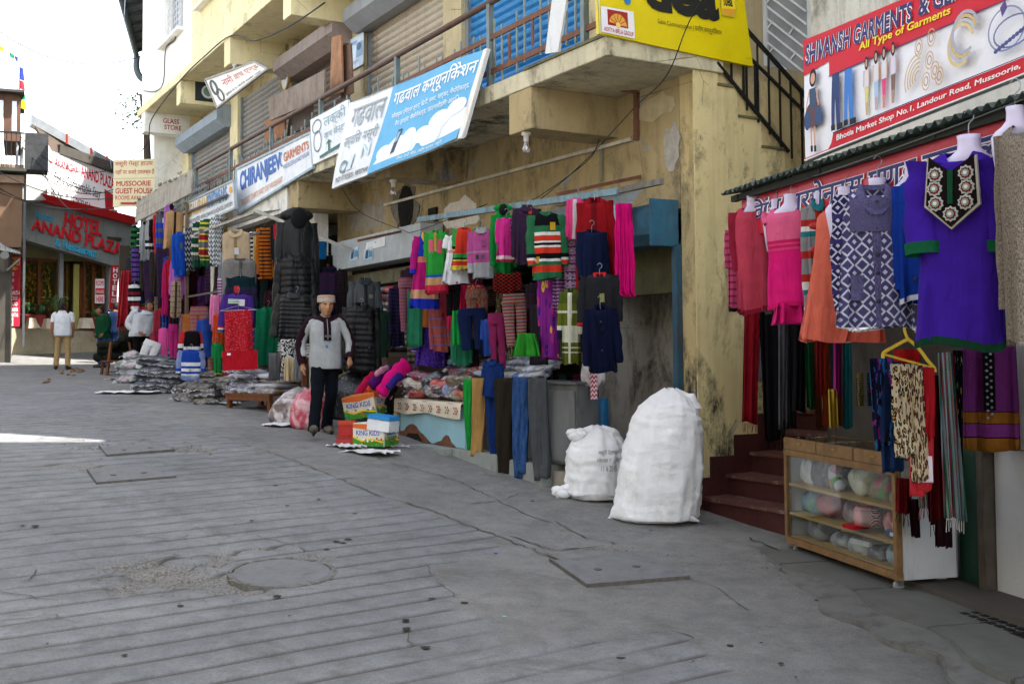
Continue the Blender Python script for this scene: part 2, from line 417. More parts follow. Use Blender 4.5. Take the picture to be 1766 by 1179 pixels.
rows = np.array(sorted(set(np.round(rows,4)))); cols = np.array(cols)
SS, OO = np.meshgrid(rows, cols, indexing='ij')
wob = (vnoise(SS*.3,OO,1.1,3)-.5)*.03
near = (OO > -.5)&(OO < 8.5)&(SS > 0)&(SS < 24)
Sx = SS-np.where(near, .07*OO-wob, 0)
Xw = FM.o.x+U2.x*(Sx-SC)+NV.x*OO; Yw = FM.o.y+U2.y*(Sx-SC)+NV.y*OO
sk = np.array(SK); zf = lambda s: np.interp(s, sk[:,0], sk[:,1])
sw = Xw*U2.x+Yw*U2.y
Zw = .25*zf(sw-.9)+.5*zf(sw)+.25*zf(sw+.9)
gpoly = [(150,664),(331,737),(566,818),(740,880),(900,941),(840,958),(740,975),(790,1030),(877,1110),(1000,1108),(1170,1095),(1230,1130),(1330,1215),(-600,1215),(-600,664)]
gw = [gp(*p) for p in gpoly]; gxy = [(p.x,p.y) for p in gw]
jx = (vnoise(Xw,Yw,3.1,5)-.5)*.25
zone = pip(Xw+jx, Yw+jx, gxy) & near
ph = np.abs(((SS/PITCHG)+.5)%1-.5)*PITCHG                # distance to the groove centre line
keep = vnoise(Xw,Yw,.9,8)+.6*vnoise(Xw,Yw,4,9) > .5
gro = zone & (ph < .016)
strength = np.clip((vnoise(Xw,Yw,.8,8)*.9+.5*vnoise(Xw,Yw,5,9)-.2)*1.7, .3, 1)
Zw = Zw - gro*.016*strength
hole = np.zeros_like(Zw)
def blob(px, py, rx, ry, dep, rot=0):
    global Zw, hole
    P = gp(px,py); dx, dy = Xw-P.x, Yw-P.y; c, s = math.cos(rot), math.sin(rot)
    a, b = dx*c+dy*s, -dx*s+dy*c
    d = (a/rx)**2+(b/ry)**2 + (vnoise(Xw,Yw,5,11)-.5)*1.3+(vnoise(Xw,Yw,13,12)-.5)*.7
    k = np.clip((1-d)*2.2, 0, 1); hole = np.maximum(hole,k); Zw = Zw-k*dep*(.6+.8*vnoise(Xw,Yw,11,13))
for a in [(250,975,.3,.16,.035),(330,1000,.42,.2,.03),(235,1005,.14,.3,.03),(400,1015,.3,.12,.025),(380,962,.1,.2,.03),(545,960,.16,.1,.03),(470,945,.2,.06,.02),
          (190,772,.5,.12,.03),(330,775,.3,.14,.03),(130,805,.5,.14,.02),(1340,960,.1,.32,.02),(1380,985,.12,.3,.02),(1040,945,.25,.1,.02),(190,705,.4,.12,.02),(310,712,.4,.14,.02),(40,648,.9,.25,.02)]: blob(*a)
rough_ = (~zone)&near
Zw = Zw+rough_*(vnoise(Xw,Yw,9,21)-.5)*.006+near*(vnoise(Xw,Yw,1.2,22)-.5)*.012+near*(vnoise(Xw,Yw,20,23)-.5)*.0025
nr, nc = SS.shape
me = bpy.data.meshes.new('road')
V = np.stack([Xw,Yw,Zw],-1).reshape(-1,3)
idx = np.arange(nr*nc).reshape(nr,nc)
Fq = np.stack([idx[:-1,:-1],idx[:-1,1:],idx[1:,1:],idx[1:,:-1]],-1).reshape(-1,4)
me.vertices.add(len(V)); me.vertices.foreach_set('co', V.ravel())
me.loops.add(Fq.size); me.loops.foreach_set('vertex_index', Fq.ravel().astype(np.int32))
me.polygons.add(len(Fq)); me.polygons.foreach_set('loop_start', np.arange(0,Fq.size,4,dtype=np.int32))
me.update(calc_edges=True); me.validate()
for nm, arr in (('groove', gro*strength), ('zone', zone*1.0), ('hole', hole)):
    at = me.attributes.new(nm,'FLOAT','POINT'); at.data.foreach_set('value', arr.ravel().astype(np.float32))
t = NT('worn_concrete'); v = t.coord()
A = lambda n_: (lambda q: q.outputs['Fac'])(t.new('Attribute', attribute_name=n_))
n1, n2, n3 = t.noise(v,.7,3,.65), t.noise(v,5,4,.7), t.noise(v,60,2,.7)
conc = t.ramp(n1, [(.3,(.165,.171,.179)),(.7,(.222,.228,.234))])
asph = t.ramp(n1, [(.3,(.158,.157,.154)),(.7,(.220,.217,.210))])
o = t.mix(A('zone'), asph, conc)
o = t.mix(1.0, o, t.ramp(n2, [(.25,.70),(.5,.97),(.75,1.16)]), 'MULTIPLY')
o = t.mix(1.0, o, t.ramp(n3, [(.25,.80),(.75,1.15)]), 'MULTIPLY'); o = t.mix(1.0, o, t.ramp(t.noise(v,240,1,.5), [(.3,.86),(.7,1.12)]), 'MULTIPLY')
o = t.mix(t.ramp(t.noise(v,2.1,5,.75,.6), [(.53,0.0),(.66,.5)]), o, (.095,.09,.085))
o = t.mix(t.ramp(t.noise(t.coord(rot=(0,0,2)),1.6,5,.8,.4), [(.62,0.0),(.74,.35)]), o, (.27,.27,.26))
o = t.mix(t.math('MULTIPLY', A('groove'), .9), o, (.07,.064,.056))
grv = t.ramp(t.voro(v,55), [(.1,(.27,.255,.235)),(.5,(.19,.18,.165)),(.8,(.09,.085,.078))])
o = t.mix(t.math('MULTIPLY', A('hole'), .85), o, grv)
sp_ = t.voro(v,7); o = t.mix(t.ramp(sp_, [(.02,.75),(.05,0.0)]), o, (.05,.05,.05))
hgt = t.noise(v,110,2,.8)
t.bump(hgt, .5, .008)
me.materials.append(t.done(o, .85))
road = bpy.data.objects.new('road', me); COL.objects.link(road); tag(road, 'grey grooved concrete road climbing past the market', kind='structure')
def crack(pts, wd, seed, mat):
    rr = random.Random(seed); P = []
    Q_ = [gp(*p) for p in pts]
    for a, b in zip(Q_,Q_[1:]):
        n = max(2,int((b-a).length/.07))
        for i in range(n):
            p = a.lerp(b,i/n); p.x += rr.uniform(-.022,.022); p.y += rr.uniform(-.022,.022); P.append(p)
    g = MB(); L = []
    for i, p in enumerate(P):
        d = (P[min(i+1,len(P)-1)]-P[max(i-1,0)]); d = Vector((d.x,d.y,0)).normalized(); nn = Vector((-d.y,d.x,0)); w_ = wd*rr.uniform(.1,.7)
        for k in (-1,1):
            q = p+nn*k*w_/2; q.z = gz(q.x,q.y)+.0065; L.append(q)
    g.add(L, [(2*i,2*i+1,2*i+3,2*i+2) for i in range(len(P)-1)]); g.build('crack', mat, road, fix=False)
mk = paint('#45423c',.95,.3,30); mk2 = paint('#57534b',.95,.3,30)
for i, (p, w_) in enumerate([([(459,778),(566,818),(640,850),(740,880),(900,941),(1020,985)],.035),([(590,770),(680,800),(790,830),(900,885),(960,905)],.03),
      ([(1290,928),(1330,945),(1368,962),(1345,985),(1400,990),(1440,1000),(1500,1035),(1560,1065),(1600,1080),(1766,1160)],.045),([(170,1000),(205,985),(260,968),(330,955)],.03),([(0,1020),(60,1032),(130,1038)],.015),
      ([(60,985),(48,1000),(30,1015)],.015),([(440,925),(500,940),(540,955)],.02),([(735,972),(760,1010),(800,1040)],.012),([(1120,1095),(1170,1090),(1210,1110)],.02),
      ([(330,737),(420,765),(459,778)],.02),([(800,870),(860,865),(900,850)],.02),([(880,925),(960,950),(1060,940)],.03),([(560,700),(700,745),(760,790)],.014),([(300,735),(200,728),(120,700)],.012),([(650,640),(640,650)],.01),([(0,1070),(90,1062),(150,1080)],.014),([(520,1000),(560,1012),(620,1005),(690,1015)],.014),([(230,925),(300,930),(340,920)],.012),([(960,900),(1000,925),(1075,940)],.03),([(1185,1000),(1240,1015),(1300,1060)],.012),([(350,880),(420,868),(460,872)],.012),([(640,1100),(700,1092),(720,1120)],.012)]):
    crack(p, w_, i, mk if i%3 else mk2)
rq = random.Random(12); msp = paint('#34322f',.9,.3,20)
for i in range(34):
    P_ = gp(rq.uniform(20,1500), rq.uniform(830,1170)) if i > 6 else gp([580,592,600,700,702,735,478][i],[935,938,931,1072,1085,1118,1030][i]); g = MB(); r_ = rq.uniform(.008,.028) if i > 6 else .03; n_ = 9
    g.add([(P_.x+r_*rq.uniform(.6,1.3)*math.cos(a), P_.y+r_*rq.uniform(.6,1.3)*math.sin(a), gz(P_.x+r_*math.cos(a),P_.y+r_*math.sin(a))+.0068) for a in np.linspace(0,2*math.pi,n_+1)[:-1]],[tuple(range(n_))]); g.build('stain', msp, road, fix=False)
# covers let into the road
def plate(name, label, px, mat, cat='cover', up=.007):
    c = [gp(*p) for p in px]; m = sum(c,Vector())/4; th_ = thing(name, label, cat, m)
    q = [p-m+Vector((0,0,up)) for p in c]; g = MB(); g.prism(q,(0,0,-.06)); g.build('lid', mat, th_)
    f = MB()
    for i in (0,3):
        a, b = q[i]*1.0, q[(i+1)%4]*1.0; f.bar(a*1.025+Vector((0,0,.001)), b*1.025+Vector((0,0,.001)), .005, .03)
    f.build('rim', paint('#5a5751',.8,.25,12,dirt=.4), th_)
    h = MB()
    for k in (.3,.7):
        p = (q[0].lerp(q[1],.5)).lerp(q[3].lerp(q[2],.5),.5)+(q[1]-q[0])*(k-.5); h.lathe([(.03,-.02),(.03,.004),(.02,.004)],p,12)
    h.build('lifting_hole', paint('#55524d',.9), th_)
mcv = paint('#717274',.9,.12,5,dirt=.3,bump=.35,bs=120)
plate('drain_cover','large rectangular concrete drain cover in front of the white sacks',[(1013,1012),(1186,998),(1108,952),(950,968)],mcv)
plate('drain_cover','rectangular concrete drain cover with a broken edge, farther of the pair on the road',[(185,787),(300,778),(285,765),(172,770)],mcv)
plate('drain_cover','rectangular concrete drain cover with a rusty edge, nearer of the pair on the road',[(168,835),(302,824),(262,803),(152,812)],mcv)
c = gp(487,988); mh = thing('manhole_cover','round concrete manhole cover with a chipped rim in the grooved road','cover',c-Vector((0,0,.003)))
sl_ = (gz(c.x+.3*U2.x,c.y+.3*U2.y)-gz(c.x-.3*U2.x,c.y-.3*U2.y))/.6
def tiltz(g):
    g.v = [(x,y,z+sl_*(x*U2.x+y*U2.y)) for x,y,z in g.v]; return g
tiltz(MB().lathe([(.335,-.03),(.335,.006),(.32,.012),(0.0,.014)],n=40)).build('lid', mcv, mh)
g = MB(); nn_ = 40; rg = random.Random(3)
for k in range(nn_):
    a0, a1 = 2*math.pi*k/nn_, 2*math.pi*(k+1)/nn_; h = .012+rg.uniform(-.006,.004)
    p = [(r*math.cos(a),r*math.sin(a)) for r,a in ((.345,a0),(.375,a0),(.375,a1),(.345,a1))]; g.prism([(x,y,h) for x,y in p],(0,0,-.05))
tiltz(g).build('rim', paint('#6c6a66',.85,.3,20,dirt=.4), mh)
# loose grit round the broken patches and along the shop fronts
g = MB(); rg = random.Random(5)
def grit(px, py, sp, n, r0, r1):
    for _ in range(n):
        P = gp(px,py); x, y = P.x+rg.gauss(0,sp), P.y+rg.gauss(0,sp); r = rg.uniform(r0,r1); z = gz(x,y)+r*.3
        a = [Vector((rg.uniform(-1,1),rg.uniform(-1,1),rg.uniform(-.6,.6))).normalized()*r for _ in range(6)]
        b = [Vector(q)*r for q in ((1,0,0),(0,1,0),(-1,0,0),(0,-1,0),(0,0,.8),(0,0,-.6))]
        g.add([Vector((x,y,z))+p*rg.uniform(.6,1.1) for p in b], [(0,1,4),(1,2,4),(2,3,4),(3,0,4),(1,0,5),(2,1,5),(3,2,5),(0,3,5)])
for a in [(250,975,.2,140,.003,.010),(330,1000,.25,160,.003,.011),(400,1015,.2,90,.003,.009),(545,962,.12,60,.003,.009),(200,772,.3,60,.006,.02),(330,776,.2,40,.006,.02),(1340,962,.2,60,.004,.014),(1400,1000,.3,80,.004,.012),(1150,930,.6,150,.003,.008),(1250,1000,.7,200,.003,.008),(800,850,.7,120,.003,.008),(600,930,1.2,120,.003,.007),(130,640,.5,30,.01,.03)]: grit(*a)
tag(g.build('gravel', paint('#7d7972',.95,.35,40), None, fix=False), 'loose grit scattered round the broken road surface','gravel',kind='stuff')
g = MB()
for px,py,n in [(132,640,16),(118,645,6),(75,657,5)]:
    for _ in range(n):
        P = gp(px+rg.uniform(-14,14),py+rg.uniform(-4,4)); g.lathe([(.001,0),(rg.uniform(.03,.07),.012),(rg.uniform(.01,.03),.03),(.001,.036)],P,7)
g.build('dung', paint('#6b4a22',.95,.3,30), None); tag(bpy.data.objects['dung'],'crumbled brown dung on the road behind the man in white','dung')
# ================================================================ WALL MATERIALS
def wallmat(base, mould=.5, peel=.3, key=0):
    t = NT('stained_plaster'); c = lin(base); v = t.coord(); v2 = t.coord(scale=(1,1,.5))
    o = t.ramp(t.noise(v,1.1,3,.65), [(.3,tuple(x*.86 for x in c)),(.7,tuple(min(1,x*1.08) for x in c))])
    o = t.mix(t.ramp(t.noise(t.coord(scale=(7,7,.5)),1.3,3,.65), [(.5,0.0),(.72,.35*mould+.1)]), o, tuple(x*.55 for x in c))
    pf = t.ramp(t.noise(v,1.7,4,.6,.5), [(.665-.06*peel,0.0),(.69-.06*peel,1.0)])
    o = t.mix(t.math('MULTIPLY', pf, min(1,peel*1.6)), o, t.ramp(t.noise(v,8,4), [(.3,(.26,.25,.22)),(.7,(.42,.40,.35))]))
    mf = t.ramp(t.noise(v2,2.4,6,.78,.3), [(.565-.075*mould,0.0),(.70-.065*mould,min(1,mould*1.2))])
    mf = t.math('MULTIPLY', mf, t.ramp(t.noise(t.coord(rot=(0,0,1.3)),.55,2,.5), [(.34,.25),(.58,1.0)]))
    o = t.mix(mf, o, (.035,.034,.028))
    ck = t.voro(t.coord(scale=(1,1,.8)), 1.3, 'DISTANCE_TO_EDGE'); cn = t.noise(v,3,3)
    cf = t.math('MULTIPLY', t.math('LESS_THAN', t.math('ADD', ck, t.math('MULTIPLY', cn, .012)), .0085), t.math('GREATER_THAN', t.noise(v,.9,2), .5))
    o = t.mix(t.math('MULTIPLY', cf, .6), o, (.06,.05,.04))
    t.bump(t.math('ADD', t.noise(v,22,3,.7), t.math('MULTIPLY', pf, -.8)), .4, .02)
    return t.done(o, .88)
OCH = wallmat('#ac9a72',1.0,.7); OCH2 = wallmat('#c0b18c',.6,.25); WHT = wallmat('#f1efe7',.18,.1); CREAM = wallmat('#e6d9ac',.45,.15)
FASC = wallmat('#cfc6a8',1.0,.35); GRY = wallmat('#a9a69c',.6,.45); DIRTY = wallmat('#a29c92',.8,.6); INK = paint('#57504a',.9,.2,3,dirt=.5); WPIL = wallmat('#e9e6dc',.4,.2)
# ================================================================ LONG BUILDING
mb = fthing(FM,'long_building','long stained yellow market building with balconies and roller shutters','building')
def bx(name, mat, *b, parent=mb, bev=.006):
    for q in b: o_ = MB().box(*q).build(name, mat, parent, bevel=bev)
    return o_
ZB = -3.0
bx('slab', FASC, (-19.85,.04,-1.06,.3,2.63,2.81))
bx('slab', CREAM, (-19.85,-1.2,-1.06,.3,5.79,5.97))
for x in (-1.5,-4.95,-8.36,-11.9,-15.55,-19.15): bx('beam', OCH if x > -9 else OCH2, (x-.225,x+.225,-1.05,.02,2.21,2.629))
for x in (-4.95,-8.68,-12.05,-15.7,-19.2): bx('beam', CREAM if x > -19 else WHT, (x-.19,x+.19,-1.05,.02,5.30,5.789))
bx('wall', OCH, (-9.2,-.26,0,.25,1.35,2.629),(-9.2,-8.56,.001,.25,ZB,1.351)); bx('wall', DIRTY, (-1.72,-1.46,.001,.25,ZB,1.351))
bx('wall', wallmat('#c9b583',1.25,.6), (-.262,0,-.002,3.2,ZB,2.629))                                  # corner pier and the side wall behind it
bx('wall', OCH2, (-19.85,-9.2,2.9,3.1,ZB,2.629),(-9.1,0,3.0,3.2,ZB,2.629))
bx('wall', OCH2, (-13.35,-13.05,.02,.28,ZB,2.629),(-19.8,-18.9,.02,.28,ZB,2.629))
bx('column', WPIL, (-13.2,-12.95,-1.04,-.8,-1.2,2.20)); bx('column', WPIL, (-8.85,-8.62,-.62,-.38,-1.6,2.205))
bx('lintel', WPIL, (-13.0,-8.7,-1.04,-.86,2.22,2.60),(-19.3,-13.2,-1.04,-.9,2.4,2.62))
# first floor: piers and a closed wall behind the shutters
for a, b in ((-19.85,-19.03),(-15.47,-14.9),(-11.62,-11.40),(-8.6,-8.05),(-5.27,-4.73),(-1.9,-1.4)):
    bx('pier', OCH2 if b > -12 else CREAM, (a,b,-.012,.3,2.809,5.791))
bx('wall', OCH2, (-19.85,-1.4,.3,.5,2.809,5.8),(-1.62,-1.4,.302,2.45,2.812,5.97))
bx('wall', CREAM, (-1.4,.0,2.2,2.4,-.5,2.2))
# second floor, set out to the slab edge, with window openings
def wall_open(name, mat, x0, x1, z0, z1, y0, y1, op, parent=mb):
    g = MB(); xs = sorted({x0,x1,*[a for o_ in op for a in o_[:2]]})
    for a, b in zip(xs,xs[1:]):
        m = (a+b)/2; cut = [(o_[2],o_[3]) for o_ in op if o_[0] < m < o_[1]]; z = z0
        for c_, d_ in sorted(cut):
            if c_ > z: g.box(a,b,y0,y1,z,c_)
            z = d_
        if z < z1: g.box(a,b,y0,y1,z,z1)
    return g.build(name, mat, parent)
wa, wb = FM.at(283,75,-.95), FM.at(316,35,-.95)
xw0, xw1, zw0 = wa.x, wb.x, FM.at(300,64,-.95).z
wall_open('wall', WHT, -19.8,-15.05,5.968,9.3,-.95,-.7,[(xw0,xw1,zw0,zw0+1.7)])
x2 = FM.at(347,10,-.93).x
wall_open('wall', CREAM, -15.05,-4.0,5.968,9.3,-.93,-.7,[(x2,x2+1.5,FM.at(352,8,-.93).z,8.6),(x2+3.6,x2+5.1,FM.at(352,8,-.93).z,8.6)])
bx('wall', WHT, (-19.8,-19.6,-.7,6.5,2.812,9.3)); bx('wall', CREAM, (-19.6,-4,6.3,6.5,2.0,9.3))
bx('wall', OCH2, (-4.0,-1.0,.0,9.0,5.972,14.5),(-19.6,-4.0,-.7,6.3,9.05,9.3)); bx('wall', OCH2, (-8.5,-4.0,.2,8.0,9.3,12.0))  # tall masses above view, shaped to shade the street
def window(x0, x1, z0, z1, y, nx=2):
    f = thing('window'); f.parent = mb; g = MB()
    for a in (x0+.03,(x0+x1)/2,x1-.03): g.box(a-.03,a+.03,y-.03,y+.03,z0,z1)
    g.box(x0,x1,y-.025,y+.025,z0,z0+.05); g.box(x0,x1,y-.025,y+.025,z1-.05,z1); g.build('frame', paint('#e2ded4',.6), f)
    MB().box(x0+.04,x1-.04,y+.04,y+.05,z0,z1).build('pane', paint('#6f84a8',.12,.3,2,spec=.6), f)
    g = MB(); n = 11
    for i in range(n):
        x = x0+.05+(x1-x0-.1)*i/(n-1); g.tube([(x,y-.1,z0),(x,y-.1,z1)],.007,5)
    for k in range(12):
        for i in range(n-1):
            xa = x0+.05+(x1-x0-.1)*i/(n-1); xb = x0+.05+(x1-x0-.1)*(i+1)/(n-1); za = z0+.07+k*.14; g.tube([(xa,y-.1,za),((xa+xb)/2,y-.1,za+.07),(xb,y-.1,za)],.005,4)
    g.build('grille', paint('#d8d6d0',.5,metal=.3), f)
    MB().box(x0-.08,x1+.08,y-.32,y-.1,z0-.07,z0-.005).build('sill', WHT, f)
window(xw0,xw1,zw0,zw0+1.7,-.78); zq = FM.at(352,8,-.93).z; window(x2,x2+1.5,zq,8.6,-.76); window(x2+3.6,x2+5.1,zq,8.6,-.76)
# ground-floor rooms behind the stalls
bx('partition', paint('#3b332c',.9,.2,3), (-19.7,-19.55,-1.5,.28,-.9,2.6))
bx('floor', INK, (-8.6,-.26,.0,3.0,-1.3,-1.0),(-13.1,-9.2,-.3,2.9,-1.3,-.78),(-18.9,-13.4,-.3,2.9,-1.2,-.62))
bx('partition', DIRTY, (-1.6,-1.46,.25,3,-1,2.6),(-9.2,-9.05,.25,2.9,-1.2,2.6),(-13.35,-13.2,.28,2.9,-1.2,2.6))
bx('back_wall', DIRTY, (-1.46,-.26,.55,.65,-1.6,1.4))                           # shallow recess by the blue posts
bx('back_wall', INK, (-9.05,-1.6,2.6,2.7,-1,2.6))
BLU = paint('#2b5468',.65,.22,6,dirt=.65,dcol='#4a3a30',bump=.3); BLUD = paint('#2f6078',.6,.2,5,dirt=.45,dcol='#4a3220')
RUST = paint('#6e4b3a',.75,.25,9,dirt=.5,dcol='#8b5a3c'); GALV = paint('#8f9aa0',.45,.12,5,dirt=.3,dcol='#6b5a48',metal=.35)
bx('door_post', BLU, (-.345,-.263,-.06,.06,-1.6,1.0)); bx('door_post', BLU, (-1.455,-1.38,-.3,-.2,-1.5,1.0))
bx('lintel', paint('#4d4a2c',.85,.3,6,dirt=.5), (-1.46,-.345,.05,.2,.55,1.05))
bx('ceiling', OCH2, (-19.84,-.05,.3,3.1,2.635,2.8),(-.2,-.05,.3,2.2,2.3,2.634)); bx('wall', OCH2, (-19.84,-19.6,.28,2.9,ZB,2.629))
# shutters: every slat is a piece of its own
def shutter(x0, x1, z0, z1, mat, y=.12, box=None, bmat=None, n=None):
    f = thing('roller_shutter'); f.parent = mb; H = .105; n = n or int((z1-z0)/H); H = (z1-z0)/n
    prof = [(-.012,0),(.018,.3),(.026,.55),(.018,.8),(-.004,.93),(-.012,1)]
    g = MB(); L = (x1-x0)
    g.rings([[(0,-a,b*H),(L,-a,b*H)] for a,b in prof], closed=False)
    s0 = g.build('slat', mat, f, fix=False); s0.location = (x0,y,z0)
    for i in range(1,n):
        c_ = s0.copy(); COL.objects.link(c_); c_.parent = f; c_.location = (x0,y+random.uniform(-.003,.003),z0+i*H)
    [MB().box(q_-.03,q_+.03,y-.07,y+.03,z0,z1).build('guide_rail', GALV, f) for q_ in (x0,x1)]
    if box:
        bz, r = box; g = MB(); rs = []
        for x in (x0-.12,x1+.12): rs.append([(x,y-.02+r*.0-a,bz+b) for a,b in ((0,0),(r*.55,-.02),(r,.14),(r,.34),(r*.6,.46),(0,.46))])
        g.rings(rs, True, (True,True)); g.build('housing', bmat or GALV, f)
    return f
BR = paint('#7a6e66',.6,.12,4,dirt=.35,dcol='#4e3a2e',streak=.3); BGE = paint('#b3a794',.6,.1,4,dirt=.25,dcol='#6d4630',streak=.3)
GS = paint('#8d8a85',.6,.1,4,dirt=.3,dcol='#4e4640',streak=.3); BLS = paint('#2f7fb8',.5,.12,4,dirt=.2,dcol='#1b4766',streak=.2)
shutter(-4.7,-1.92,2.815,5.3,BLS)
shutter(-8.02,-5.3,2.815,5.4,BGE,box=(5.05,.42),bmat=paint('#8a8d90',.5,.1,4,dirt=.2))
shutter(-11.37,-8.63,2.815,5.3,BR,box=(5.0,.46),bmat=paint('#94847c',.6,.12,5,dirt=.3,streak=.4))
shutter(-14.87,-11.65,2.815,5.4,GS); shutter(-18.95,-15.5,2.815,5.4,GS,box=(4.88,.42),bmat=paint('#8a97a2',.55,.12,5,dirt=.25))
# half-open ground-floor shutters
def housing(x0, x1, z0, z1, y0, mat, name='shutter_housing'):
    g = MB(); rs = []
    for x in (x0,x1): rs.append([(x,0,z0),(x,y0*.75,z0),(x,y0,z0+(z1-z0)*.25),(x,y0,z0+(z1-z0)*.75),(x,y0*.7,z1),(x,0,z1)])
    g.rings(rs, True, (True,True)); return g.build(name, mat, mb, bevel=.006)
bx('shutter_housing', paint('#a9b0b3',.6,.1,6,dirt=.3,dcol='#d9dcda',bump=.3), (-8.55,-5.28,-.36,-.02,1.28,1.72))
bx('shutter_bottom_bar', paint('#6d6a50',.8,.3,9,dirt=.6), (-8.4,-1.75,-.16,-.06,1.0,1.2))
housing(-4.4,-.3,1.0,1.40,-.32,BLU); bx('housing_end_plate', BLUD, (-.31,-.285,-.35,-.01,.98,1.43))
g = MB(); c0 = FM.at(955,430,-.36)
g.add([(-2.3,-.36,1.42),(-.55,-.355,1.43),(-.35,-.38,1.52),(-2.2,-.4,1.5),(-.62,-.42,1.18),(-2.2,-.4,1.2)],[(0,1,2,3),(5,4,1,0)]); g.build('bent_sheet', GALV, mb)
# painted glass-store lettering panel faces, wall patches, broken hole
a0 = FM.at(672,335,0); 
def hole_in_wall():
    f = thing('broken_opening'); f.parent = mb; P = FM.at(697,362,-.02); rr = random.Random(2)
    pts = [(P.x+(.42+rr.uniform(-.1,.1))*math.cos(a)*1.0, -.012, P.z+(.40+rr.uniform(-.09,.09))*math.sin(a)) for a in np.linspace(0,2*math.pi,18)[:-1]]
    MB().prism(pts,(0,.02,0)).build('bare_concrete', paint('#6f6a60',.95,.3,14,bump=.8,bs=30), f)
    pts = [(P.x+.04+(.25+rr.uniform(-.05,.05))*math.cos(a), -.02, P.z+.02+(.3+rr.uniform(-.05,.05))*math.sin(a)) for a in np.linspace(0,2*math.pi,14)[:-1]]
    MB().prism(pts,(0,.004,0)).build('cavity_shade', paint('#14120f',.95,.3,14), f)  # thin near-black sheet; the hole's inner shade is in its colour
    g = MB()
    for k in range(6):
        q = Vector((P.x+rr.uniform(-.2,.25),-.03,P.z+rr.uniform(-.25,.25))); g.tube(smooth_path([q,q+Vector((rr.uniform(-.1,.1),-.06,-.12)),q+Vector((rr.uniform(-.3,.3),-.03,-.3))],4),.006,4)
    g.build('loose_wire', paint('#2b2825',.8), f)
    b = FM.at(750,365,-.02); MB().box(b.x-.2,b.x+.06,-.03,-.012,b.z-.04,b.z+.06).box(b.x-.02,b.x+.06,-.029,-.011,b.z-.35,b.z+.0599).build('niche_edge', paint('#1d1a17',.95), f)
hole_in_wall()
def patch(px, py, rx, rz, mat, y=-.006, seed=0):
    P = FM.at(px,py,y); rr = random.Random(seed)
    pts = [(P.x+rx*math.cos(a)*(1+rr.uniform(-.3,.3)), y, P.z+rz*math.sin(a)*(1+rr.uniform(-.3,.3))) for a in np.linspace(0,2*math.pi,16)[:-1]]
    MB().prism(pts,(0,.004,0)).build('bare_plaster', mat, mb)
PL = paint('#a8a49a',.95,.2,10,bump=.5); PLW = paint('#d8d4cc',.95,.12,10,bump=.4)
patch(1158,255,.13,.25,PL,seed=1); patch(795,370,.5,.22,PLW,seed=3); patch(1130,185,.35,.12,paint('#b3a685',.95,.15,8),seed=4); patch(630,375,.7,.2,paint('#9c968c',.95,.2,8),seed=6)
# pipes and battens under the slab
g = MB(); A, B = FM.at(500,428,-.03), FM.at(1034,237,-.03)
g.bar((-7.2,-.03,2.2),(-1.0,-.03,2.14),.035); g.build('conduit', paint('#c9c4b4',.7,.2,6,dirt=.3), mb)
P = FM.at(1037,240,-.02); Q2 = FM.at(1037,312,-.02); MB().bar((P.x,-.02,P.z),(Q2.x,-.02,Q2.z),.03).build('conduit', paint('#8d8676',.8), mb)
P = FM.at(1098,160,-.02); Q2 = FM.at(1098,242,-.02); g = MB(); g.bar((P.x,-.02,P.z),(Q2.x,-.02,Q2.z),.05); g.bar((P.x,-.02,P.z),(P.x-.5,-.5,P.z+.17),.03); g.build('rusty_bracket', RUST, mb)
# balcony railing
rl = fthing(FM,'balcony_railing','rusty brown balcony railing with short upright bars above the shop signs','railing')
g = MB(); g.tube([(-19.7,-1.0,3.72),(-12,-1.0,3.74),(-5,-1.0,3.73),(-.3,-1.0,3.74)],.036,10); g.build('top_rail', paint('#5c4a42',.6,.2,6,dirt=.4,dcol='#7d5638'), rl, smooth=True)
for k, (z, m) in enumerate(((3.35,RUST),(2.98,RUST))): MB().box(-19.7,-.2,-1.012,-.988,z-.028,z+.028).build('flat_rail', m, rl)
pst = MB().box(-.03,.03,-.03,.03,2.8,3.74).build('post', paint('#6f7f80',.6,.2,9,dirt=.5,dcol='#6b4630'), rl); px_ = [-.4,-2.2,-4.6,-7.3,-9.6,-11.95,-14.4,-16.8,-19.5]
for i, x in enumerate(px_):
    o = pst if i == 0 else pst.copy()
    if i: COL.objects.link(o); o.parent = rl
    o.location = (x,-1.0,0)
b0 = MB().box(-.011,.011,-.008,.008,2.86,3.5).build('baluster', paint('#7b8a88',.6,.2,9,dirt=.5,dcol='#6b4630'), rl); b1 = MB().box(-.017,.017,-.008,.008,2.98,3.3).build('baluster', RUST, rl)
x = -.55; k = 0
while x > -19.4:
    src = b1 if k%3 == 2 else b0; o = src.copy() if k not in (0,2) else src
    if k not in (0,2): COL.objects.link(o); o.parent = rl
    o.location = (x,-1.0,random.uniform(-.08,.1)); x -= .155; k += 1
gr = fthing(FM,'woven_grille','pale woven metal grille on the balcony above the knitwear sign','grille')
g = MB(); 
for i in range(26):
    xx = -18.6+i*.2; g.box(xx-.03,xx+.03,-1.055,-1.04,2.86,3.32)
for j in range(4): g.box(-18.7,-13.4,-1.068,-1.056,2.9+j*.11,2.95+j*.11)
g.build('strap_mesh', paint('#a9b0ad',.6,.15,8,dirt=.3), gr)
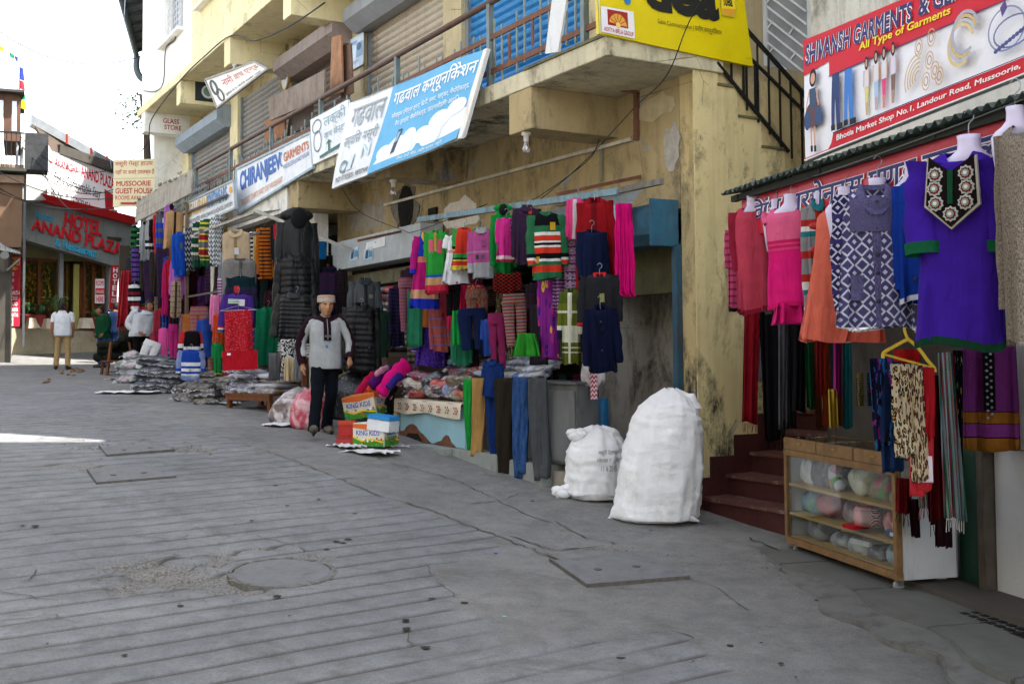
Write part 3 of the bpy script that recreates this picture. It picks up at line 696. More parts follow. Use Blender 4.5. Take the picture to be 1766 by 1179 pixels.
# roof eave beyond the far end
ev = thing('roof_eave','dark corrugated roof eave with gutter at the far end of the long building','roof')
def dw(px,py,Y): d = ray(px,py); return d*(Y/d.y)
E0, E1 = dw(196,-60,26.2), dw(236,128,34.0); E1.z = E0.z; dE = (E1-E0); nE = Vector((dE.y,-dE.x,0)).normalized()
g = MB(); N_ = 26
for k in range(2):
    rs = []
    for i in range(N_*4+1):
        f = i/(N_*4); p = E0.lerp(E1,f); zz = .02*math.sin(f*N_*2*math.pi); rs.append([p+Vector((0,0,zz)), p+nE*1.7+Vector((0,0,.75+zz))])
    g.rings(rs, closed=False); break
g.build('sheet', paint('#6f7378',.7,.2,4,dirt=.4), ev)
g = MB(); g.tube([E0+Vector((0,0,-.06))-nE*.02, E1+Vector((0,0,-.06))-nE*.02],.085,8); Eb = E1+Vector((0,0,-.1)); g.tube(smooth_path([Eb,Eb+Vector((0,0,-.45)),Eb+nE*.25+Vector((0,0,-.75)),Eb+nE*1.0+Vector((0,0,-.78))],5),.1,8); g.build('gutter', paint('#5f6a70',.6,.15,5), ev, smooth=True)
g = MB()
for i in range(9): p = E0.lerp(E1,(i+.5)/9); g.bar(p+Vector((0,0,-.07)), p+nE*1.6+Vector((0,0,.6)),.09,.07)
g.bar(E0+nE*.9+Vector((0,0,.25)),E1+nE*.9+Vector((0,0,.25)),.07); g.build('rafter', paint('#4c5258',.8,.2,5), ev)
# ================================================================ OUTSIDE STAIR AT THE NEAR END
stp = [FM.atx(x,y,0) for x,y in [(1235,97),(1237,145),(1269,148),(1271,199),(1310,206),(1313,250),(1351,257),(1353,296)]]
ys = [p.y for p in stp]; zsx = [2.80,2.53,2.53,2.25,2.25,1.98,1.98,1.71]
prof = [(.012,-.05,2.80)]+[(.012,y,z) for y,z in zip(ys,zsx)]+[(.012,ys[-1]+.02,1.43),(.012,1.42,1.43),(.012,1.42,1.15),(.012,2.2,1.15),(.012,2.2,-2.5),(.012,-.05,-2.5)]
st = fthing(FM,'outside_stair','mossy yellow stepped stair wall at the near end of the long building','staircase')
MB().prism([(x,y,z) for x,y,z in prof],(-.016,0,0)).build('stair_wall', wallmat('#dac995',.9,.3), st)
MOSS = wallmat('#6f6a4a',1.0,.4)
for y0_, y1_, z_ in ((.24,.50,2.53),(.49,.80,2.25),(.79,1.12,1.98),(1.1,1.43,1.71)):
    MB().box(-.9,.03,y0_,y1_,z_-.02,z_+.004).build('tread', MOSS, st)
MB().box(-1.4,.05,-1.075,.26,2.808,2.835).build('mossy_edge', MOSS, st)
g = MB(); BLK = paint('#17181a',.5,.15,6)
def sidep(px,py,x=.03): return FM.atx(px,py,x)
A, B = sidep(1286,50), sidep(1395,172); g.bar(A,A+(B-A)*1.6,.03,.035); A2, B2 = sidep(1236,108), sidep(1320,212); g.bar(A2,A2+(B2-A2)*1.5,.025,.03); A3,B3 = sidep(1288,95),sidep(1390,195); g.bar(A3,A3+(B3-A3)*1.3,.025,.025)
g.build('handrail', BLK, st)
for i in range(9):
    f = i/8; p = A.lerp(A+(B-A)*1.4,f) ; MB().bar(p,p+Vector((0,0,-.8)),.016).build('baluster', BLK, st)
for i in range(4):
    p = A2.lerp(B2,i/4+.05); MB().bar(p+Vector((0,0,.45)),p+Vector((0,0,-.02)),.018).build('baluster', BLK, st)
def lattice(name, label, x0, x1, z0, z1, y, backing, barm, cat):
    f = fthing(FM,name,label,cat); MB().box(x0,x1,y,y+.03,z0,z1).build('backing', backing, f)
    g = MB(); n = int((x1-x0+z1-z0)/.16)
    for i in range(n):                                      # long diagonals with short cross links
        c_ = x0-(z1-z0)*1.2+i*.17; pts = []
        for k in range(40):
            x_ = c_+ (1.2*(z1-z0))*k/39; z_ = z1-(z1-z0)*k/39
            if x0 <= x_ <= x1: pts.append((x_,y-.015,z_))
        if len(pts) > 1: g.bar(pts[0],pts[-1],.022,.012,up=(0,1,0))
        for k in range(len(pts)//6):
            if (k+i)%2: q = Vector(pts[k*6]); g.bar(q,(q.x+.10,q.y,q.z+.075),.02,.012,up=(0,1,0))
    g.build('lattice_bars', barm, f)
    g = MB(); 
    for x_ in (x0,x1): g.box(x_-.03,x_+.03,y-.03,y+.028,z0,z1)
    g.box(x0,x1,y-.032,y+.026,z1-.04,z1+.03); g.build('frame', paint('#c9ccd0',.5), f)
xa, xb = FM.at(1323,100,2.2).x, FM.at(1400,100,2.2).x; zm = FM.at(1360,196,2.2).z
WB = paint('#d9dce0',.5)
lattice('lattice_window','grey window screen with white diagonal lattice above the stair',xa,xb,zm+.05,4.6,2.2,paint('#8b9094',.7,.15,3),WB,'window')
lattice('lattice_gate','black gate with white diagonal lattice behind the stair railing',xa-.02,xb+.3,.6,zm-.02,2.18,paint('#101113',.6),WB,'gate')
sw_ = fthing(FM,'stair_backwall','plain cream wall rising behind the outside stair','wall'); MB().box(xb,xb+5,2.22,2.5,-2,6).build('wall_face', GRY, sw_)
# maroon tiled steps
sp = fthing(FM,'entrance_steps','dark maroon tiled steps climbing between the yellow wall and the glass counter','steps')
MAR = paint('#4a2624',.5,.18,5,dirt=.4,dcol='#2a201d'); MARL = paint('#5d3a35',.5,.15,7,dirt=.3,dcol='#b5a49a')
gz0 = gl(FM,.5,0); ZT = [gz0+.17,gz0+.36,gz0+.55,gz0+.74,gz0+.93]
for i, z_ in enumerate(ZT):
    y0_ = -.03+i*.30; MB().box(.03,1.25,y0_,y0_+.9,gz0-.5,z_-.03).build('riser', MAR, sp); MB().box(.03,1.27,y0_-.025,y0_+.9,z_-.03+.0005,z_+.001*i).build('tread', MARL, sp)
    MB().box(.013,.034,y0_-.2,y0_+.12,gz0-.3,z_+.17).build('skirting_tile', MAR, sp, bevel=.004)
# ================================================================ RIGHT-HAND SHOP
xl = FQ.at(1398,50,.7).x
rs_ = fthing(FQ,'garment_shop','garment shop with white panelled front under a corrugated awning beside the steps','shop')
def rbx(name, mat, *b, bev=.005):
    for q in b: o_ = MB().box(*q).build(name, mat, rs_, bevel=bev)
    return o_
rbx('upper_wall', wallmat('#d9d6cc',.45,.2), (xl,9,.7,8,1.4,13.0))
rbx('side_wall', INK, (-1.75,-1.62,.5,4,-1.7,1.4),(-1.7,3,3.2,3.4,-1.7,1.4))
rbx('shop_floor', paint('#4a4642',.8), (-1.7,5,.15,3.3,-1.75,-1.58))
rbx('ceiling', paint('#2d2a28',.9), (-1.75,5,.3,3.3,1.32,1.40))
rbx('shutter_post', paint('#14352a',.5,.2,5,dirt=.3), (-.03,.24,.5,.62,-1.66,1.2)); rbx('shutter_post', paint('#4b443c',.7,.25,7,dirt=.5), (.243,.31,.44,.6,-1.68,1.2))
rbx('front_panel', paint('#b9bcc0',.45,.06,3,dirt=.12), (.32,1.05,.52,.56,-1.62,-.66),(.32,1.05,.524,.56,-.652,.4)); rbx('front_panel', paint('#b9bcc0',.45,.06,3), (1.06,3.5,.5,.56,-1.62,1.2))
# sloping marble threshold and kerb
th_ = fthing(FQ,'threshold_slab','worn grey marble threshold with a broken kerb edge under the glass counter','kerb',kind='structure')
def strip_along(F, xs, y0f, y1f, z0f, th, mat, name, parent):
    g = MB(); rs = []
    for x in xs:
        a, b = y0f(x), y1f(x); za = z0f(x,a); zb = z0f(x,b)
        rs.append([(x,a,za),(x,b,zb),(x,b,zb-th),(x,a,za-th)])
    g.rings(rs, True, (True,True)); return g.build(name, mat, parent, bevel=.01)
MARB = paint('#646562',.6,.15,3,dirt=.35,dcol='#55524c',bump=.3)
kz = lambda x, y: -1.617-.012*x
for i, (a, b) in enumerate(((-1.75,-1.0),(-.99,-.1),(-.09,.85),(.86,1.8),(1.81,2.9))):
    strip_along(FQ, list(np.linspace(a,b,9)), lambda x: -.3-.05*math.sin(x*5)-.12*max(0,x), lambda x: .6, kz, .3, MARB, 'marble_slab', th_)
kerb = paint('#6a6a68',.9,.15,4,dirt=.4,bump=.5,bs=30)
strip_along(FQ, list(np.linspace(-1.9,3.6,60)), lambda x: -.52-.16*math.sin(x*3+1)*.5-.05*math.sin(x*9)-.13*max(0,x), lambda x: -.28-.05*math.sin(x*5)-.12*max(0,x), lambda x, y: kz(x,y)-.012-.06*max(0,-(y+.3))*2, .3, kerb, 'concrete_kerb', th_)
# awning
aw = fthing(FQ,'corrugated_awning','dark green corrugated metal awning over the mannequin row','awning')
g = MB(); rs = []; pit = .076; x = -.42
while x < 3.4:
    zz = .014*math.sin(2*math.pi*x/pit); rs.append([(x,-1.03+random.uniform(-.006,.006),1.07+zz),(x,-.3,1.19+zz),(x,.72,1.36+zz)]); x += pit/6
g.rings(rs, closed=False); o = g.build('sheet', paint('#2c3a33',.55,.3,7,dirt=.5,dcol='#6d7a70'), aw, smooth=True)
md = o.modifiers.new('Solid','SOLIDIFY'); md.thickness = .004
g = MB(); g.bar((-.4,-.95,1.03),(3.2,-.95,1.03),.04); g.bar((-.4,-.2,1.15),(3.2,-.2,1.15),.04)
for x in (-.3,.8,1.9): g.bar((x,-.98,1.03),(x,.7,1.3),.035)
g.build('batten', paint('#2a2d28',.8), aw)

# unseen hillside added behind the market to shade the far end of the street
hm = MB(); rs = []
for i in range(36):
    x = -36+i*1.1; q0 = 3.0 if x < -20.6 else 7.2
    rs.append([FM.w(x+random.uniform(-.3,.3)*(x<-21.5), q0+y+random.uniform(-.2,.2), z+random.uniform(-.5,.5)) for y,z in ((0,-1),(.3,8),(1.2,15),(5,24),(20,34))])
hm.rings(rs, closed=False); tag(hm.build('shadehill', paint('#4a5136',.95,.4,.6,dirt=.4,bump=.8,bs=3), smooth=True),'unseen steep hillside behind the long building',kind='structure')

# unseen houses added behind the camera to cut low sky light
op = fthing(FM,'added_house_row','unseen house row added behind the viewer to shade the street','house')
for i, (x0_, x1_, h_) in enumerate(((-40,-27,4.2),(-26.9,-15,6.0),(-14.9,-4,5.2),(-3.9,8,6.4),(8.1,20,5.5))):
    MB().box(x0_,x1_,-19,-11.6-.2*(i%2),-4,h_).build('wall', wallmat('#a89f8c',.5,.2) if i == 0 else op.children[0].data.materials[0], op)
    for k_ in range(3): MB().box(x0_+1.2+k_*3.4,x0_+2.6+k_*3.4,-11.6-.2*(i%2)+.001,-11.55,0.2,1.9).build('window', paint('#3a4048',.2), op)
# ================================================================ HOTEL AT THE END OF THE STREET
hA, hB = dw(6,594,33.0), dw(222,600,36.2)
FH = Frame((hA.x,hA.y), math.atan2(hB.y-hA.y,hB.x-hA.x)); HL = (hB.xy-hA.xy).length
ht = fthing(FH,'hotel','small hotel with glazed front and tall grey sign fascia at the road end','hotel')
def hbx(name, mat, *b, parent=ht, bev=.006):
    for q in b: o_ = MB().box(*q).build(name, mat, parent, bevel=bev)
    return o_
hz = lambda px,py,y=0: FH.at(px,py,y)
BEI = paint('#b9ad93',.7,.12,3,dirt=.25); WOOD = paint('#6d3f22',.5,.2,6); DKI = paint('#241c16',.9,.2,3)
zb0 = hz(40,594).z-.4; zpl = hz(60,566).z; zsb = hz(60,418).z
hbx('plinth', BEI, (-.1,hz(126,590).x,0,1.2,zb0,zpl))
hbx('step', BEI, (hz(126,590).x,hz(205,590).x,.0,1.2,zb0,hz(150,590).z),(hz(126,590).x,hz(205,590).x,.3,1.2,zb0,hz(150,582).z),(hz(126,590).x,hz(205,590).x,.6,1.2,zb0,hz(150,570).z))
hbx('body', paint('#8d8474',.9,.15,2), (-.1,HL+.6,3.6,9,-.5,5.2)); hbx('side_wall', paint('#9a927f',.9,.15,2), (-.12,.1,.9,3.6,zpl,zsb+1.4),(HL-.1,HL+.1,.9,3.6,zb0,zsb+1.4))
hbx('interior_floor', paint('#6b5a44',.6), (.1,HL-.1,.9,3.6,zpl-.1,zpl+.01)); hbx('interior_wall', paint('#8f8a4a',.8,.1,2), (.1,HL-.1,3.4,3.59,zpl,zsb+.8)); hbx('ceiling', paint('#3a342a',.9), (.1,HL-.1,.3,3.5,zsb+.3,zsb+.4))
def hwin(p0, p1, y=.9, mull=(.5,)):
    f = thing('window'); f.parent = ht; x0, x1 = hz(p0[0],p0[1],y).x, hz(p1[0],p1[1],y).x; z1, z0 = hz((p0[0]+p1[0])/2,p0[1],y).z, hz((p0[0]+p1[0])/2,p1[1],y).z
    g = MB()
    for k in (0,1)+tuple(mull): x = x0+(x1-x0)*k; g.box(x-.045,x+.045,y-.05,y+.05,z0,z1)
    for z in (z0,z1,z0+(z1-z0)*.25): g.box(x0-.04,x1+.04,y-.045,y+.045,z-.05,z+.05)
    g.build('frame', WOOD, f); 
    MB().box(x0,x1,y+.01,y+.016,z0,z1).build('pane', glass((.85,.86,.8),.05,.1), f); return x0,x1,z0,z1
w1 = hwin((34,448),(98,560)); w2 = hwin((145,455),(186,566),.9,(.35,.75))
hbx('column', paint('#a3a6a6',.5,.1,4), (hz(101,500,.8).x,hz(108,500,.8).x,.75,.95,zpl-.3,zsb+.5),(hz(186,500,.8).x,hz(190,500,.8).x,.75,.95,zb0,zsb+.5))
hbx('upper_panel', paint('#8a8360',.5,.15,3), (.1,HL-.1,.92,.97,hz(60,446,.9).z,zsb+.5))
hbx('door_leaf', paint('#b5ab62',.6,.1,3), (hz(127,500,1.0).x,hz(137,500,1.0).x,1.0,1.05,zpl,hz(130,455,1.).z)); hbx('door_frame', WOOD, (hz(137,500,1.).x,hz(143,500,1.).x,.95,1.05,zpl,hz(140,462,1.).z),(hz(113,500,1.).x,hz(116,500,1.).x,.95,1.05,zpl,hz(115,455,1.).z))
# marigold strings hanging inside the glass
rg = random.Random(11)
for (x0,x1,z0,z1) in (w1,w2):
    n = 9 if x1-x0 > 1 else 4
    for i in range(n):
        g = MB(); x = x0+.12+(x1-x0-.24)*(i+.5)/n; z = z1-.1; colr = rg.choice(['#f08a12','#f0a818','#e86a10','#f2b52a'])
        while z > z0+(z1-z0)*.3:
            if rg.random() < .75: g.ball((x+rg.uniform(-.04,.04),1.08+rg.uniform(-.03,.03),z), rg.uniform(.025,.045), 6)
            z -= rg.uniform(.05,.11)
        g.build('garland', paint(colr,.7,.2,20), ht)
        g = MB(); z = z1-.15
        while z > z0+(z1-z0)*.35:
            g.ball((x+rg.uniform(-.08,.08),1.1,z), .028, 5, sc=(1,.5,1.6)); z -= rg.uniform(.12,.25)
        g.build('garland_leaf', paint('#2f6b2a',.7,.2,20), ht)
# tall fascia
c4 = [dw(32,410,33.0), dw(221,466,36.6), dw(229,388,36.9), dw(38,340,33.1)]
sg = thing('hotel_fascia_sign','grey panelled hotel fascia with red letters and a red top edge','sign')
bd = Board(sg, c4, .35, paint('#7d8180',.5,.08,3,dirt=.1))
for k in (.14,.27,.42,.57,.72,.86): bd.rect(k-.0015,0,k+.0015,.98,'#5c605f','panel_joint')
bd.text('Akanksha',.11,.60,.27,.74,'#3f9fc4',.02,0,.03); bd.text('HOTEL',.36,.56,.70,.90,'#c3202b',.03,0,.07); bd.text('ANAND PLAZA',.09,.28,.91,.555,'#c3202b',.03,0,.07,None,-.03); bd.text('& Restaurant',.30,.05,.68,.24,'#3fa3c9',.03,0,.05)
top = [c4[3]+Vector((0,0,-.02)), c4[2]+Vector((0,0,-.02)), dw(229,382,36.7)+Vector((0,0,.12)), dw(38,334,32.9)+Vector((0,0,.1))]
nb = bd.n; g = MB(); g.prism([top[0]+nb*.25, top[1]+nb*.25, top[2]+nb*.25, top[3]+nb*.25], -nb*.7); g.build('red_coping', paint('#c8252a',.45,.1,3), sg)
# upper banner
c4 = [dw(82,342,34.5), dw(197,384,37.2), dw(197,300,37.2), dw(82,258,34.5)]
sg = thing('hotel_roof_banner','large white hotel banner with red and black lettering above the fascia','sign')
bd = Board(sg, c4, .05, paint('#e9ebee',.5,.04,3))
bd.text('L',.02,.74,.06,.97,'#c8202c',.03); bd.text('AKANKSHA',.10,.72,.44,.90,'#c8202c',.02,0,0,None,-.02); bd.text('ANAND PLAZA',.48,.70,1.0,.94,'#c8202c',.03,0,0,None,-.03)
bd.text('For a Comfortable Stay',.09,.34,.78,.60,'#22242a',.005,.2,0,None,-.02); bd.strip([(.1,.38),(.45,.36)],.012,'#22242a'); bd.text('Ph. No. 0135-2632454',.05,.07,.62,.24,'#22242a',.01,0,0,None,-.02)
bd.poly([(.84,.62),(1,.55),(1,.02),(.86,.04)],'#b7222f'); bd.poly([(.80,.02),(.92,.02),(.90,.2),(.82,.22)],'#d04450')
g = MB(); g.bar(c4[3]+Vector((-.1,.6,.1)), c4[2]+Vector((.1,.6,.1)), .7, .3); 
ro = thing('hotel_upper_roof','low dark metal roof with a pale eave strip above the hotel banner','roof')
g.build('roof_deck', paint('#4a4742',.8,.2,3), ro)
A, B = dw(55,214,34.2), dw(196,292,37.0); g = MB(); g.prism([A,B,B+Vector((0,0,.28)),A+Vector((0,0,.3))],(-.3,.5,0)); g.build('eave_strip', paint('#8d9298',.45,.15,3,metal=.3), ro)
g = MB(); g.prism([A+Vector((.05,.1,-.02)),B+Vector((0,.1,-.02)),c4[2]+Vector((0,.12,0)),c4[3]+Vector((0,.12,0))],(-.2,.4,0)); g.build('brown_soffit', paint('#5a4e44',.9), ro)  # plain grey-brown panel between eave strip and banner
for k in (.42,.72,.92): p = A.lerp(B,k); MB().bar(p+Vector((0,-.05,-.02)),p+Vector((0,-.05,.32)),.05).build('red_joint', paint('#b5442e',.7), ro)
# service box on the roof
sb = thing('roof_service_box','pale grey sheet box with sloping lid left of the hotel banner','box'); a, b = dw(39,345,32.2), dw(82,345,33.6); g = MB()
hh = dw(39,250,32.2).z-a.z; dv = Vector((-.5,.9,0)); g.prism([a,b,b+Vector((0,0,hh-.1)),a+Vector((0,0,hh))],dv); g.build('casing', paint('#b3b6b5',.5,.08,3,dirt=.15), sb)
g = MB(); o_ = Vector((0,0,hh)); g.prism([a+o_+Vector((-.1,-.1,-.02)), b+o_+Vector((.1,-.1,-.12)), b+o_+Vector((-.2,.35,.25)), a+o_+Vector((-.05,.35,.28))],(.05,.35,-.3)); g.build('lid', paint('#c6c9c7',.5,.08,3), sb)
for q in (a,b): pass
# upright hotel banner, menu banner, rooms board
def banner(name, label, px, Y, bg, lines, thick=.03, post=None):
    c = [dw(x,y,Y+dy) for (x,y),dy in zip(px,(0,.25,.25,0))]; s_ = thing(name, label, 'sign'); b_ = Board(s_, c, thick, paint(bg,.5,.05,3)); 
    for L in lines: b_.text(*L)
    return b_
bd = banner('hotel_banner','narrow upright red banner spelling HOTEL in white beside the hotel door',[(189,532),(200,533),(206,457),(193,457)],33.8,'#b3202c',
  [(ch,.2,.83-i*.135,.8,.94-i*.135,'#f0eeee',.03) for i,ch in enumerate('HOTEL')]+[('ANAND',.15,.2,.85,.245,'#f0eeee',.01),('PLAZA',.15,.14,.85,.185,'#f0eeee',.01)])
bd = banner('menu_banner','tall red menu board listing dishes at the left of the hotel windows',[(10,563),(34,563),(36,440),(14,440)],32.6,'#b71f38',
  [('PUNJABI',.1,.93,.9,.975,'#e8c53a',.01),('THALI',.1,.86,.9,.92,'#e8c53a',.02),('200/-',.2,.79,.8,.84,'#e8c53a',.02),('RICE',.08,.71,.5,.76,'#f3f0ee',.02),('SABJI',.08,.62,.5,.67,'#f3f0ee',.02),('DAL',.14,.53,.5,.58,'#f3f0ee',.02),('CHAPATI-4',.05,.44,.95,.50,'#f3f0ee',.02),('PICKLE',.2,.37,.8,.42,'#f3f0ee',.02),('SALAD',.24,.29,.8,.345,'#f3f0ee',.02),('PANEER',.2,.21,.85,.265,'#f3f0ee',.02),('CHATNI',.2,.135,.85,.19,'#f3f0ee',.02)])
bd.rect(.0,.01,.52,.125,'#c9c5be'); bd.disc(.26,.065,.2,.045,'#8a5c40'); bd.disc(.2,.075,.1,.02,'#e8e2d4')
bd = banner('rooms_board','small white and red board reading ROOMS hung on the hotel glass',[(164,523),(180,523),(180,481),(165,481)],35.0,'#e9e6e6',[('ROOMS',.06,.72,.94,.95,'#c8202c',.03),('AVAILABLE',.06,.42,.94,.55,'#f4f0ee',.01),('HERE',.1,.06,.9,.28,'#c8202c',.03)])
bd.rect(0,.36,1,.62,'#c8202c'); bd.text('AVAILABLE',.06,.42,.94,.55,'#f4f0ee',.01)
# potted plants on the plinth
def pot_plant(px, py, hpx, label, kind=0, Y=33.4):
    P = dw(px,py,Y); sc = Y/FPX; t_ = thing('potted_plant', label, 'plant', P); r = .19
    MB().lathe([(r*.62,0),(r*.9,.2),(r*1.05,.36),(r*1.12,.40),(r*1.0,.42),(r*.9,.36)],n=14).build('pot', paint('#7a2a26',.7,.15,5), t_, smooth=True)
    g = MB(); rr = random.Random(px); H = hpx*sc-.4
    for k in range(46):
        a = rr.uniform(0,6.28); b_ = rr.uniform(.05,1.0); L = H*rr.uniform(.5,1.0); dx, dy = math.cos(a)*b_*H*.55, math.sin(a)*b_*H*.4
        p0 = Vector((0,0,.38)); p2 = p0+Vector((dx,dy,L)); p1 = p0.lerp(p2,.6)+Vector((0,0,.1)); w_ = rr.uniform(.02,.05)
        pp = smooth_path([p0,p1,p2,p2+Vector((dx*.3,dy*.3,-.1))],3); nn = Vector((-math.sin(a),math.cos(a),.3)).normalized()
        ll = [q+nn*w_*math.sin(math.pi*min(1,(i+.3)/len(pp))) for i,q in enumerate(pp)]; rr_ = [q-nn*w_*math.sin(math.pi*min(1,(i+.3)/len(pp))) for i,q in enumerate(pp)]; n = len(pp)
        g.add(ll+rr_, [(i,i+1,i+1+n,i+n) for i in range(n-1)])
    g.build('leaves', paint(['#2c4a26','#3b5a2a','#4a5f35'][kind],.6,.3,9), t_)
pot_plant(48,566,46,'bushy plant in a red pot between the menu board and the hotel window',1); pot_plant(70,567,44,'leafy plant with a red flower in a red pot below the hotel window',0); pot_plant(97,566,58,'spreading spiky plant in a pot by the hotel doorway',2); pot_plant(163,570,38,'small upright shrub in a pot behind the boy in green',1,35.0)
for x,y in ((56,566),(86,567),(148,566)):
    o = MB().lathe([(.28,0),(.2,.3),(.17,.31),(.0,.31)],n=4).build('stone_block', paint('#b5ab98',.8,.12,4,dirt=.2)); o.location = dw(x,y,33.3); tag(o,'tapered cream stone block on the hotel plinth','block','blocks on the hotel plinth')
# ================================================================ BROWN HOUSE AT THE LEFT EDGE
FLb = Frame((dw(40,500,30.5).x,30.5), R(24)); lb = fthing(FLb,'brown_house','brown timber fronted house with railing at the left edge of the picture','house')
def lbx(name, mat, *b):
    for q in b: o_ = MB().box(*q).build(name, mat, lb, bevel=.01)
    return o_
zz = lambda py: dw(20,py,30.5).z
lbx('wall', paint('#6d5542',.85,.15,2,dirt=.2), (-5,-.05,.0,4,zz(427),zz(318))); lbx('wall', paint('#4a4640',.9,.2,2,dirt=.3), (-5,-.3,.3,4,zz(600)-.6,zz(427)))
lbx('timber_beam', paint('#8b7460',.8,.2,4,dirt=.3), (-5,0,-.15,.1,zz(318),zz(304)),(-5,-.02,-.12,.05,zz(296),zz(286)))
lbx('deck', paint('#40403a',.8,.2,4), (-5,.05,-.4,3,zz(300),zz(294))); lbx('upper_wall', paint('#5f4639',.85,.2,3,dirt=.2), (-.55,-.12,.5,3,zz(240),zz(152)),(-3,-1.0,.5,3,zz(240),zz(160)),(-1.0,-.56,.501,3,zz(176),zz(158)))
lbx('roof_edge', paint('#3d3a38',.8), (-3,-.02,.2,3.2,zz(158),zz(153)))
lbx('gutter_pipe', paint('#4f5052',.6), (-.02,.05,-.05,.02,zz(600),zz(318)))
for i in range(14): MB().box(-.1-i*.12-.012,-.1-i*.12+.012,-.38,-.36,zz(294),zz(236)).build('railing_bar', BLK, lb)
lbx('railing_rail', BLK, (-2,0,-.39,-.35,zz(236),zz(233)))
for k, x in enumerate((-.28,-.62)): MB().box(x-.06,x+.06,.49,.5,zz(222),zz(170)).build('window_slit', paint('#dfe6f0',.2), lb)
MB().box(-.0,.6,-.3,.6,zz(295),zz(232)).build('cable_box', paint('#37383a',.8,.3,8), lb)
g = MB(); rs = []; A, B = dw(-30,426,29.4), dw(36,438,30.4); A2, B2 = A+Vector((-.1,1.2,.55)), B+Vector((-.6,1.0,.45))
for i in range(61):
    f = i/60; z_ = Vector((0,0,.018*math.sin(f*16*2*math.pi))); rs.append([A.lerp(B,f)+z_, A2.lerp(B2,f)+z_])
la = thing('tin_canopy','small corrugated tin canopy at the left edge beside the menu board','awning'); g.rings(rs, closed=False).build('sheet', paint('#a8a9a6',.5,.15,4,dirt=.2), la, smooth=True)
g = MB(); g.tube([dw(8,440,29.9), gp(8,600)+Vector((0,0,-.1))],.12,8); g.bar(dw(12,466,30.2), dw(34,447,30.3),.05); g.build('support', paint('#6f6c68',.8,.2,5), la)
# prayer flags on a pole
fp = thing('prayer_flag_pole','thin pole with a string of coloured prayer flags above the brown house','flags'); p0, p1 = dw(29,300,31), dw(32,84,31); MB().tube([p0,p1],.035,8).build('pole', paint('#b9b9bd',.5), fp)
cols_ = ['#3a49a0','#e7e7ec','#c43a46','#2f8a68','#e2cf2c']
def flagc(pts, col):
    g = MB(); rs = []
    for i in range(7):
        f = i/6; rs.append([pts[0].lerp(pts[1],f)+Vector((0,.06*math.sin(f*7),0)), pts[3].lerp(pts[2],f)+Vector((0,.08*math.sin(f*6+1),0))])
    g.rings(rs, closed=False).build('flag', cloth(col), fp, uv=(1,1))
yy = [114,137,153,169,186]
for i in range(4):
    flagc([dw(31,yy[i],31),dw(39+i,yy[i]+4,31.1),dw(41+i,yy[i+1]+3,31.1),dw(30,yy[i+1],31)], [cols_[0],cols_[2],cols_[3],cols_[4]][i])
for i in range(6):
    a, b = dw(-20+i*9,66+i*6,31), dw(-13+i*9,70+i*6,31); flagc([a,b,b+Vector((0,0,-.12)),a+Vector((0,0,-.14))], cols_[(i*2)%5])
# ================================================================ SIGNS ON THE LONG BUILDING
def fsign(name, label, px, y, bg, frame=None, thick=.03, rough=.5, F=FM, dirt=.15, rip=.004):
    ys_ = y if isinstance(y,(tuple,list)) else (y,)*4
    c = [F.w(F.at(a,b,yy_)) for (a,b),yy_ in zip(px,ys_)]; s_ = thing(name, label, 'sign'); b_ = Board(s_, c, thick, paint(bg,rough,.1,3,dirt=dirt+.1,dcol='#8d8a80'), rip=rip)
    if frame:
        g = MB()
        for i in range(4): g.bar(b_.c[i], b_.c[(i+1)%4], .04, .035)
        g.build('frame', paint(frame,.6,.15,6,dirt=.3), s_)
    return b_
bd = fsign('hand_painted_sign','white hand painted sign with big blue shop name on the balcony rail',[(411,369),(541,289),(536,229),(408,292)],-1.09,'#dfe3e6','#9fb3bd')
bd.text('CHIRANJEEV',.05,.34,.63,.90,'#2f62ad',.045,0,0,None,-.0); bd.text('GARMENTS',.67,.58,.97,.82,'#c96f3a',.02); bd.text('WHOLESALE RETAIL & MARKET MUSSOORIE',.66,.40,.97,.52,'#6d7fb0',.005)
bd.text('TRACK SUIT, T-SHIRTS, FANCY CAP, WOOLEN SUIT',.06,.10,.64,.26,'#c98a5a',.008); bd.ring(.645,.68,.02,.16,.05,'#4f7fc0','print',16,1.2,5.0)
bd = fsign('watch_shop_sign','white sign with a wristwatch drawing between the blue shop name and the blue banner',[(538,285),(602,255),(600,172),(535,207)],-1.10,'#e4e8ea',None)
bd.text('लक्की',.36,.62,.95,.95,'#8fb0bd',.0,0,0); bd.text('वाच सेन्टर',.36,.38,.95,.60,'#8fb0bd',.0); bd.ring(.18,.78,.12,.14,.03,'#6d7a80'); bd.ring(.2,.45,.1,.22,.03,'#6d7a80'); bd.strip([(.5,.1),(.5,.3)],.1,'#3d6f6a'); bd.poly([(.42,.3),(.5,.38),(.58,.3)],'#3d6f6a'); bd.strip([(.25,.08),(.95,.16)],.06,'#3d6f6a')
bd = fsign('blue_shop_banner','big torn blue and white mobile phone banner with Hindi lettering slung from the balcony',[(573,326),(800,236),(843,84),(602,178)],(-1.3,-1.28,-1.12,-1.12),'#dfe3e6',None,.025,dirt=.1,rip=.016)
bd.poly([(.32,0),(.97,0),(1,1),(.37,1)],'#62aed8'); bd.poly([(.33,.03),(.62,.02),(.68,.18),(.80,.30),(.9,.42),(.97,.36),(.97,.12),(.8,.1),(.62,.28),(.5,.36),(.40,.2)],'#e9f0f5')
for u,v,r in ((.42,.2,.055),(.50,.22,.06),(.60,.3,.05),(.70,.24,.06),(.80,.34,.07),(.90,.42,.06),(.57,.16,.07),(.76,.18,.07)): bd.disc(u,v,r,r*1.6,'#e9f0f5')
bd.poly([(.33,0),(.97,.0),(.97,.09),(.335,.09)],'#62aed8')
